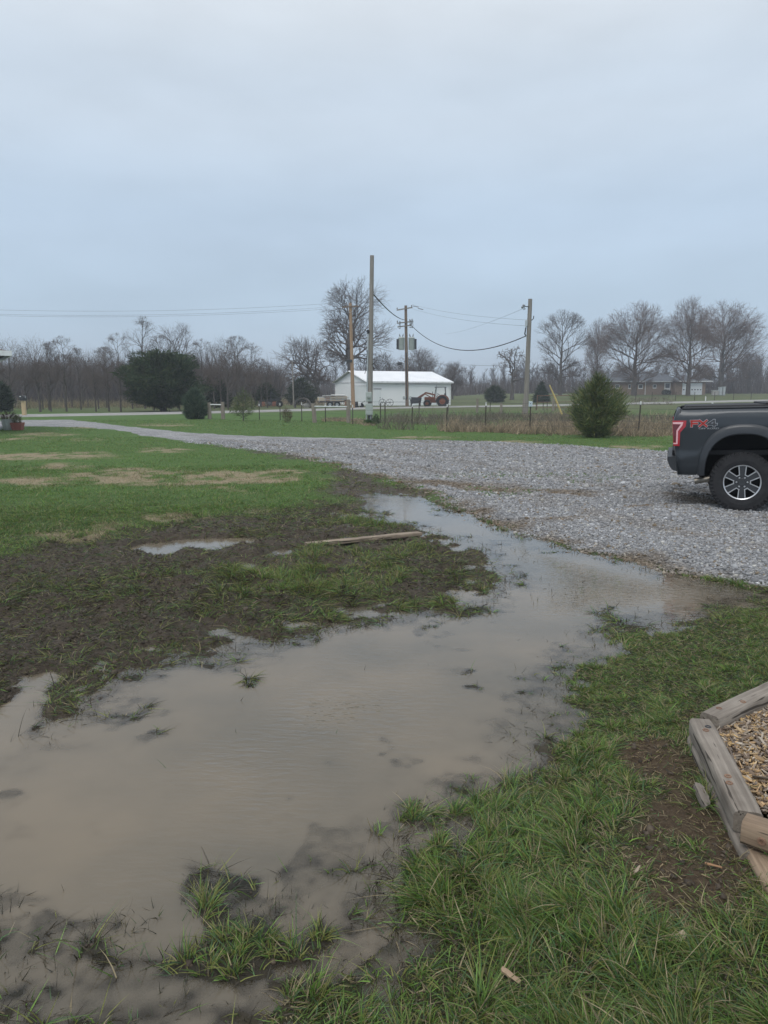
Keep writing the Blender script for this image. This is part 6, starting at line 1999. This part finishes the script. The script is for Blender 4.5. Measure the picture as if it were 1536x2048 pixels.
for c, f_ in (((0, .145, RT), False), ((0, WID - .145, RT), True), ((AX_F, .145, RT), False), ((AX_F, WID - .145, RT), True)): truck_wheel(c, f_)

# bumper, exhaust, lights, lettering
def tq(*pts, yl=0.0): return [tp(a, b, yl) for a, b in pts]
t = MB(); t.prism(tq((1335, 913.5), (1352, 913), (1354, 943), (1345, 940), (1339, 933), (1336, 924)), (0, .02, 0), (1, 0, 0), (0, 0, 1), (0, 1, 0), WID - .04); bp = t.build('rear_bumper', M_PLAST, truck)
t = MB(); t.box((tp(1337, 920)[0] - .012, WID / 2, tp(1340, 922)[1]), (.02, .5, .12), bev=.005); t.build('plate_recess', M_BLACK, bp)
e0, e1 = tp(1389, 962.5, .12), tp(1445, 953, .12)
t = MB(); t.tube([(e0[0], .12, e0[1]), (e1[0], .13, e1[1]), (e1[0] + .5, .4, e1[1] + .05)], .041, 16, False); t.tube([(e0[0], .12, e0[1]), (e0[0] + .25, .1215, e0[1] + .03)], .034, 16, True)
t.build('tailpipe', mat('stained_steel', (.16, .145, .12), (.26, .24, .21), rough=.4, metal=.7, scale=8), truck, True)
TL = tq((1344.8, 841), (1373, 841), (1371.5, 853), (1360.5, 865), (1359, 892), (1346.6, 891.5))
TL2 = [(WID, 0)]
for far in (False, True):
    y0 = -.020 if not far else WID + .020
    sgn = 1 if not far else -1
    t = MB(); t.prism(TL, (0, y0, 0), (1, 0, 0), (0, 0, 1), (0, sgn, 0), .10); tl = t.build('tail_light', M_RED, truck)
    t = MB(); t.prism(tq((1346, 849), (1361, 849), (1352.5, 860), (1351.5, 884), (1347, 884)), (0, y0 - sgn * .002, 0), (1, 0, 0), (0, 0, 1), (0, sgn, 0), .02); t.build('lens', M_REDD, tl)
    t = MB(); t.prism(tq((1345.8, 844.2), (1366.5, 844.2), (1364.5, 851), (1356, 862), (1355, 888), (1346.8, 888), (1346.8, 885.6), (1352, 885.6), (1352.8, 861), (1361.8, 848.4), (1345.8, 847.8)), (0, y0 - sgn * .004, 0), (1, 0, 0), (0, 0, 1), (0, sgn, 0), .02); t.build('light_guide', M_PINK, tl)
da, db = tp(1381.5, 841.5), tp(1434.5, 841.5)
dl = tp(1381.5, 852.5)
UW, UH = (db[0] - da[0]) / 3.3, (da[1] - dl[1])
def strokes(segs, w_, yy, m, nm, parent):
    t = MB()
    for (x0_, z0_), (x1_, z1_) in segs:
        p = Vector((da[0] + x0_ * UW, yy, dl[1] + z0_ * UH)); q = Vector((da[0] + x1_ * UW, yy, dl[1] + z1_ * UH))
        d = (q - p).normalized() * w_ * .5
        t.bar(p - d, q + d, w_, .004, (0, 1, 0))
    return t.build(nm, m, parent)
LF = [((.05, .95), (.95, .95)), ((.12, .0), (.12, .95)), ((.12, .48), (.80, .48))]
LX = [((1.12, 0), (1.98, 1)), ((1.12, 1), (1.98, 0))]
L4 = [((2.85, 1), (2.2, .38)), ((2.2, .32), (3.2, .32)), ((2.92, 0), (2.92, 1))]
dec = empty('bed_decal'); dec.parent = truck
for segs, m, k in ((LF, M_DRED, 0), (LX, M_DRED, 1), (L4, M_DDARK, 2)):
    yb = -.0130
    strokes(segs, .034, yb, M_DGREY, 'letter_outline', dec)
    strokes(segs, .022, yb - .0035, m, 'letter', dec)
fc = bpy.data.curves.new('small_lettering', 'FONT'); fc.body = 'OFF ROAD'; fc.size = .028; fc.extrude = .0008; fc.align_x = 'LEFT'
fo = bpy.data.objects.new('small_lettering', fc); fc.materials.append(M_DGREY); fo.location = (da[0] + 1.0 * UW, -.015, dl[1] - .042); fo.rotation_euler = (R(90), 0, 0); fo.scale = (1.9, 1, 1)
link(fo)
bpy.context.view_layer.update()
me_ = bpy.data.meshes.new_from_object(fo.evaluated_get(bpy.context.evaluated_depsgraph_get()))
fm = bpy.data.objects.new('fine_lettering', me_)
link(fm, dec)
fm.location, fm.rotation_euler, fm.scale = fo.location, fo.rotation_euler, fo.scale
bpy.data.objects.remove(fo)
if not me_.materials: me_.materials.append(M_DGREY)
# cab and front end (outside the picture, seen if the view moves right)
ZB = ZTOP - .01
xc = [1.03, 1.2, 1.6, 2.0, 2.4, 2.8, 3.1, 3.2] + list(np.linspace(AX_F - .47, AX_F + .47, 21)) + [4.2, 4.35, 4.5]
def toph(v): return float(np.interp(v, [1.0, 3.15, 3.3, 4.2, 4.5], [ZB, ZB, ZB - .06, ZB - .14, ZB - .3]))
t = MB()
for f_ in (False, True): t.add(*side(xc, f_, ZB, [(AX_F, .48, ZAI)], False, toph))
t.box((1.035, WID / 2, 1.05), (.03, WID - .2, .9)); t.build('cab_side', M_PAINT, truck, True)
t = MB()
hp = [3.1, 3.5, 4.2, 4.5]
t.add([(v, y, toph(v) + (.03 if y in (.5, WID - .5) else 0)) for v in hp for y in (.085, .5, WID - .5, WID - .085)], [(i * 4 + j, i * 4 + j + 1, i * 4 + j + 5, i * 4 + j + 4) for i in range(3) for j in range(3)])
t.build('hood', M_PAINT, truck, True)
gp_ = [(1.06, ZB, .085), (3.20, ZB, .085), (2.45, 1.96, .22), (1.25, 1.96, .22)]
t = MB()
vs = [(x, y, z) for x, z, y in gp_] + [(x, WID - y, z) for x, z, y in gp_]
t.add(vs, [(3, 2, 6, 7), (0, 3, 7, 4), (1, 0, 4, 5)]); t.add([(x, y, z + .0) for x, y, z in vs[2:4] + vs[6:8]], [])
t.build('roof', M_PAINT, truck)
t = MB(); t.add(vs, [(1, 2, 6, 5)]); t.build('windshield', M_GLASS, truck)
for yf in (0, 1):
    yy = lambda y: y if yf == 0 else WID - y
    t = MB(); t.add([(x, yy(y), z) for x, z, y in gp_], [(0, 1, 2, 3)]); sp2 = t.build('window_frame', M_BLACK, truck)
    for a, b in ((.06, .47), (.53, .94)):
        def lerp(u, v_):
            lo = [gp_[0][i] + (gp_[1][i] - gp_[0][i]) * u for i in range(3)]; hi = [gp_[3][i] + (gp_[2][i] - gp_[3][i]) * u for i in range(3)]
            q = [lo[i] + (hi[i] - lo[i]) * v_ for i in range(3)]
            return (q[0], yy(q[2] - .006), q[1])
        t = MB(); t.add([lerp(a, .06), lerp(b, .06), lerp(b, .9), lerp(a, .9)], [(0, 1, 2, 3)]); t.build('side_window', M_GLASS, sp2)
t = MB(); t.box((4.52, WID / 2, 1.0), (.10, WID - .24, .55), bev=.04); gr_ = t.build('grille', M_BLACK, truck)
for y_ in (.28, WID - .28):
    t = MB(); t.box((4.53, y_, 1.08), (.12, .34, .26), bev=.04); t.build('headlight', M_GALV, truck)
t = MB(); t.box((4.58, WID / 2, .60), (.24, WID - .06, .26), bev=.06); t.build('front_bumper', M_PLAST, truck)
for y_ in (-.10, WID + .10):
    t = MB(); t.box((2.95, y_, ZB + .10), (.16, .24, .20), bev=.04); t.build('mirror', M_BLACK, truck)
for x_ in (1.75, 2.75):
    t = MB(); t.box((x_ - .55 if x_ > 2 else x_ - .3, -.02, 1.22), (.2, .03, .04), bev=.01); t.build('door_handle', M_PAINT, truck)

# ================================================================== board, timbers, chips
def woodmat(name, c1, c2, crack=(.05, .04, .03)):
    m, t, b, N, Lk = newmat(name)
    tcn, mpn, n1, n2, r1, r2, mx_, bn = N('ShaderNodeTexCoord'), N('ShaderNodeMapping'), N('ShaderNodeTexNoise'), N('ShaderNodeTexNoise'), N('ShaderNodeValToRGB'), N('ShaderNodeValToRGB'), N('ShaderNodeMixRGB'), N('ShaderNodeBump')
    mpn.inputs['Scale'].default_value = (1.3, 38, 38)
    Lk(tcn.outputs['Object'], mpn.inputs[0]); Lk(mpn.outputs[0], n1.inputs['Vector'])
    n1.inputs['Scale'].default_value, n1.inputs['Detail'].default_value, n1.inputs['Distortion'].default_value = 1.6, 6, .5
    e = r1.color_ramp.elements
    e[0].position, e[0].color = .33, (*c2, 1); e[1].position, e[1].color = .62, (*c1, 1)
    Lk(n1.outputs[0], r1.inputs[0])
    Lk(tcn.outputs['Object'], n2.inputs['Vector']); n2.inputs['Scale'].default_value = 7; n2.inputs['Detail'].default_value = 5
    e = r2.color_ramp.elements
    e[0].position, e[0].color = .35, (.70, .68, .66, 1); e[1].position, e[1].color = .65, (1.1, 1.1, 1.1, 1)
    Lk(n2.outputs[0], r2.inputs[0])
    mx_.blend_type = 'MULTIPLY'; mx_.inputs[0].default_value = .8
    Lk(r1.outputs[0], mx_.inputs[1]); Lk(r2.outputs[0], mx_.inputs[2])
    n3, r3, m3, mp3 = N('ShaderNodeTexNoise'), N('ShaderNodeValToRGB'), N('ShaderNodeMixRGB'), N('ShaderNodeMapping')
    mp3.inputs['Scale'].default_value = (1.0, 22, 22); Lk(tcn.outputs['Object'], mp3.inputs[0]); Lk(mp3.outputs[0], n3.inputs['Vector'])
    n3.inputs['Scale'].default_value, n3.inputs['Detail'].default_value = 2.3, 2
    e = r3.color_ramp.elements
    e[0].position, e[0].color = .64, (0, 0, 0, 1); e[1].position, e[1].color = .665, (1, 1, 1, 1)
    Lk(n3.outputs[0], r3.inputs[0]); Lk(r3.outputs[0], m3.inputs[0]); Lk(mx_.outputs[0], m3.inputs[1]); m3.inputs[2].default_value = (*crack, 1)
    Lk(m3.outputs[0], b.inputs['Base Color'])
    Lk(n1.outputs[0], bn.inputs['Height']); bn.inputs['Strength'].default_value = .5; bn.inputs['Distance'].default_value = .006
    Lk(bn.outputs[0], b.inputs['Normal'])
    b.inputs['Roughness'].default_value = .85
    return m
M_TIMG = woodmat('weathered_timber', (.265, .232, .195), (.165, .14, .115))
M_TIMB = woodmat('browner_timber', (.30, .22, .15), (.19, .135, .09))
M_BOARD = woodmat('muddy_board', (.34, .275, .205), (.20, .155, .115))

def timber(name, p, q, wd, ht, m, label, cat, screws=(), group=None, bev=.23, nseg=14, wob=.003):
    p, q = Vector(p), Vector(q)
    d = q - p
    L = d.length
    rz = math.atan2(d.y, d.x)
    ry = -math.asin(d.z / L)
    g = random.Random(int(L * 1000))
    b_ = ht * bev
    sec = []
    for cx_, cz_, a0 in ((wd / 2 - b_, ht / 2 - b_, 0), (-wd / 2 + b_, ht / 2 - b_, 90), (-wd / 2 + b_, -ht / 2 + b_, 180), (wd / 2 - b_, -ht / 2 + b_, 270)):
        for k in range(5):
            a = R(a0 + k * 22.5)
            sec.append((cx_ + b_ * math.cos(a), cz_ + b_ * math.sin(a)))
    n = len(sec)
    vs, fs = [], []
    for i in range(nseg + 1):
        t = i / nseg
        sh = .985 if 0 < i < nseg else .93
        xx = L * t + (0.006 if i == 0 else -.006 if i == nseg else 0) * 0
        for y, z in sec:
            vs.append((xx, y * sh + g.gauss(0, wob * .4), z * sh + g.gauss(0, wob * .4)))
    fs = [(i * n + k, i * n + (k + 1) % n, (i + 1) * n + (k + 1) % n, (i + 1) * n + k) for i in range(nseg) for k in range(n)]
    fs += [tuple(range(n)), tuple(range(nseg * n, nseg * n + n))]
    o = MB().add(vs, fs).build(name, m, None, True)
    o.location = p
    o.rotation_euler = (0, ry, rz)
    tag(o, label, cat, group)
    for sx, sy, up in screws:
        t = MB()
        Mx = Matrix.Translation((sx, sy, ht / 2 - .004)) if up else Matrix.Translation((sx, wd / 2 * (1 if sy > 0 else -1) * .96, sy * 0)) @ Matrix.Rotation(R(-90 if sy > 0 else 90), 4, 'X')
        t.lathe([(0, .001), (.007, .001), (.0075, .006), (.013, .0065), (.0145, .004), (.0145, -.004)], Mx, 14)
        t.build('screw', bpy.data.materials['rust'] if (sx * 37) % 1 > .5 else M_DKM, o, True)
    return o

def V3(px, py, z): return Vector((*unproj(px, py, z), z))
TH = .092
zt2 = .178
GT = 'landscape timbers edging the wood chip bed'
c2a, c2b = V3(1404, 1440, zt2), V3(1498, 1622, zt2)
dn = Vector((0, 0, -TH / 2))
a1, b1 = V3(1407, 1434, zt2), V3(1545, 1370, zt2)
b1 = a1 + (b1 - a1) * 2.2
off1 = (b1 - a1).normalized() * .055
timber('landscape_timber', a1 + dn + off1, b1 + dn, .105, TH, M_TIMG, 'far upper timber running off to the right along the chip bed', 'timber', [(.10, .01, True), (.27, -.02, True)], GT)
timber('landscape_timber', a1 + dn * 3 + off1 * .6, b1 + dn * 3, .105, TH, M_TIMB, 'far lower timber beneath the one running off to the right', 'timber', (), GT)
d2 = (c2b - c2a).normalized()
timber('landscape_timber', c2a + dn - d2 * .02, c2b + dn, .110, TH, M_TIMG, 'grey split topped timber facing the grass, with four screws', 'timber', [(.09, .012, True), (.13, -.006, True), ((c2b - c2a).length * .70, -.012, True), ((c2b - c2a).length * .77, -.02, True), (.02, .05, False)], GT)
timber('landscape_timber', c2a + dn * 3 - d2 * .035, c2b + dn * 3 + d2 * .12, .112, TH, M_TIMG, 'grey lower timber under the split topped one', 'timber', (), GT)
c3a, c3b = V3(1490, 1632, zt2 + .01), V3(1600, 1668, zt2 + .01)
c3b = c3a + (c3b - c3a).normalized() * 1.6
timber('landscape_timber', c3a + dn, c3b + dn, .105, TH, M_TIMB, 'brown timber whose rounded end butts the grey one, screw in its side', 'timber', [(.07, -.05, False), (.3, -.02, True)], GT)
c4a, c4b = V3(1494, 1668, .088), V3(1556, 1775, .088)
c4b = c4a + (c4b - c4a).normalized() * 1.5
timber('landscape_timber', c4a + dn + Vector((.02, 0, 0)), c4b + dn, .110, TH, M_TIMB, 'nearest brown timber lying on the dirt at the picture edge', 'timber', [(.32, -.05, False)], GT)

pa, pb = unproj(613, 1103), unproj(840, 1077)
timber('board', (pa[0], pa[1], .075), (pb[0], pb[1], .060), .105, .042, M_BOARD, 'long weathered board lying in the mud beside the puddle', 'board', (), None, bev=.2, wob=.004)

# chip bed
cp = np.array(CHIPS)
ce = cp.mean(0)
nb_ = 26
vs, fs = [], []
for i in range(len(cp)):
    a, b = cp[i], cp[(i + 1) % len(cp)]
    for k in range(4): vs.append((*(a + (b - a) * k / 4), .085))
n = len(vs)
vs.append((*ce, .10))
bed_ = MB().add(vs, [(i, (i + 1) % n, n) for i in range(n)]).build('mulch_bed', mat('old_mulch', (.10, .075, .05), (.17, .13, .09), rough=.95, scale=20, bump=.6))
tag(bed_, kind='structure')
n = 26000
x = cp[:, 0].min() + rs.random(n) * (cp[:, 0].max() - cp[:, 0].min())
y = cp[:, 1].min() + rs.random(n) * (cp[:, 1].max() - cp[:, 1].min())
s = poly_sd(x, y, cp, .5)
k = s > -.03
x, y = x[k], y[k]
n = len(x)
BXV = np.array([(sx, sy, sz) for sx in (-1, 1) for sy in (-1, 1) for sz in (-1, 1)], float)
BXF = np.array([(0, 1, 3, 2), (4, 6, 7, 5), (0, 4, 5, 1), (2, 3, 7, 6), (0, 2, 6, 4), (1, 5, 7, 3)])
def shards(P, L, wd, th, col, tilt=.35):
    n = len(P)
    taper = 1 - .75 * (BXV[None, :, 0] > 0) * rs.random((n, 1)) ** 1.3
    V = BXV[None] * np.stack([L, wd, th], 1)[:, None] * .5
    V = V * np.stack([np.ones_like(taper), taper, np.ones_like(taper)], -1) * (1 + .18 * rs.normal(size=(n, 8, 1)))
    V[..., 1] += (V[..., 0] ** 2) * (rs.normal(size=(n, 1)) * 5)
    a = rs.random(n)[:, None] * 6.283; b_ = rs.normal(size=(n, 1)) * tilt; c_ = rs.normal(size=(n, 1)) * tilt * 1.3
    X_, Y_, Z_ = V[..., 0], V[..., 1], V[..., 2]
    Y2, Z2 = Y_ * np.cos(c_) - Z_ * np.sin(c_), Y_ * np.sin(c_) + Z_ * np.cos(c_)
    X2, Z3 = X_ * np.cos(b_) - Z2 * np.sin(b_), X_ * np.sin(b_) + Z2 * np.cos(b_)
    V = np.stack([X2 * np.cos(a) - Y2 * np.sin(a), X2 * np.sin(a) + Y2 * np.cos(a), Z3], -1) + P[:, None]
    F = (np.arange(n)[:, None, None] * 8 + BXF[None]).reshape(-1, 4)
    return V.reshape(-1, 3), F, np.repeat(col, 8, 0)
cols = np.array([[.32, .225, .135], [.37, .28, .175], [.27, .225, .18], [.31, .275, .235], [.17, .13, .10], [.40, .285, .15], [.22, .185, .16], [.13, .10, .08]])
z = .095 + .022 * rs.random(n) + .012 * fbm(x, y, .3, 2, 3)
sz = np.exp(rs.normal(size=n) * .45)
V, F, c = shards(np.stack([x, y, z], 1), (.034 * sz), .0085 * np.exp(rs.normal(size=n) * .4), .0045 + .003 * rs.random(n), cols[rs.integers(0, len(cols), n)] * np.array([1.36, 1.33, 1.27]) * (.6 + .65 * rs.random((n, 1))))
tag(mesh_np('wood_chips', V, F, colmat('chip_wood', rough=.9, spec=.15), col=c), 'tan and grey wood chips filling the timber edged bed', kind='stuff')

def chip(px, py, L, wd, th, rz, col, label, name='wood_chip', tilt=(0, 0), lift=.02):
    x, y = unproj(px, py)
    g = random.Random(px)
    n = 6
    t = MB()
    up, lo = [], []
    for k in range(n + 1):
        u = k / n
        w0 = wd * (.5 + .12 * g.uniform(-1, 1)) * (1 if 0 < k < n else .75)
        jx = g.uniform(-.10, .10) * L
        w1 = wd * (.5 + .2 * g.uniform(-1, 1)) * (1 if 0 < k < n else .45)
        up.append((L * (u - .5) + jx * .5, w0)); lo.append((L * (u - .5) - jx, -w1))
    t.prism(up + lo[::-1], (0, 0, -th / 2), (1, 0, 0), (0, 1, 0), (0, 0, 1), th)
    o = t.build(name, woodmat(name + '_wood', col, tuple(v * .65 for v in col)))
    o.location = (x, y, float(soil(np.array([x]), np.array([y]))[0]) + lift)
    o.rotation_euler = (tilt[0], tilt[1], rz)
    return tag(o, label, 'wood piece')
chip(1020, 1990, .062, .018, .006, -.7, (.42, .30, .20), 'flat tan wood chip lying in the grass at the bottom edge', tilt=(.1, .25), lift=.04)
chip(1358, 1928, .040, .022, .006, .5, (.46, .38, .27), 'pale wood chip beside the straw patch in the grass', tilt=(.1, -.2), lift=.035)
chip(1424, 1768, .055, .009, .005, -.5, (.40, .23, .12), 'orange splinter of wood on the bare dirt', lift=.012)
chip(1273, 1780, .045, .009, .004, .9, (.42, .34, .25), 'small pale splinter at the edge of the grass', lift=.03)
chip(1403, 1626, .115, .035, .03, 1.55, (.26, .23, .20), 'short grey broken stake on the dirt beside the timbers', 'broken_stake', tilt=(.1, -.35), lift=.03)
x, y = unproj(945, 1222)
t = MB(); t.tube([(-.07, 0, .002), (-.03, .01, .02), (.02, 0, .022), (.05, -.01, .004)], .005, 6); t.tube([(.05, 0, .0), (.09, .02, .04), (.12, .02, .05)], .004, 6); t.tube([(-.03, .01, .02), (-.01, .02, .035)], .003, 5)
o = t.build('twig', mat('wet_twig', (.022, .020, .017), rough=.5)); o.location = (x, y, 0)
tag(o, 'crooked dark twig sticking out of the water off the grassy point', 'twig')

# ================================================================== damp air
t = MB(); t.box((0, 365, 14), (1900, 800, 36))
hz_ = t.build('haze', bpy.data.materials.new('damp_air'))
hm = hz_.data.materials[0]
hm.use_nodes = True
hm.node_tree.nodes.clear()
ho = hm.node_tree.nodes.new('ShaderNodeOutputMaterial')
pv = hm.node_tree.nodes.new('ShaderNodeVolumePrincipled')
pv.inputs['Color'].default_value = (.80, .86, .95, 1)
pv.inputs['Density'].default_value = .0010
pv.inputs['Anisotropy'].default_value = 0.0
hm.node_tree.links.new(pv.outputs[0], ho.inputs['Volume'])
tag(hz_, 'thin damp haze over the fields', kind='stuff')
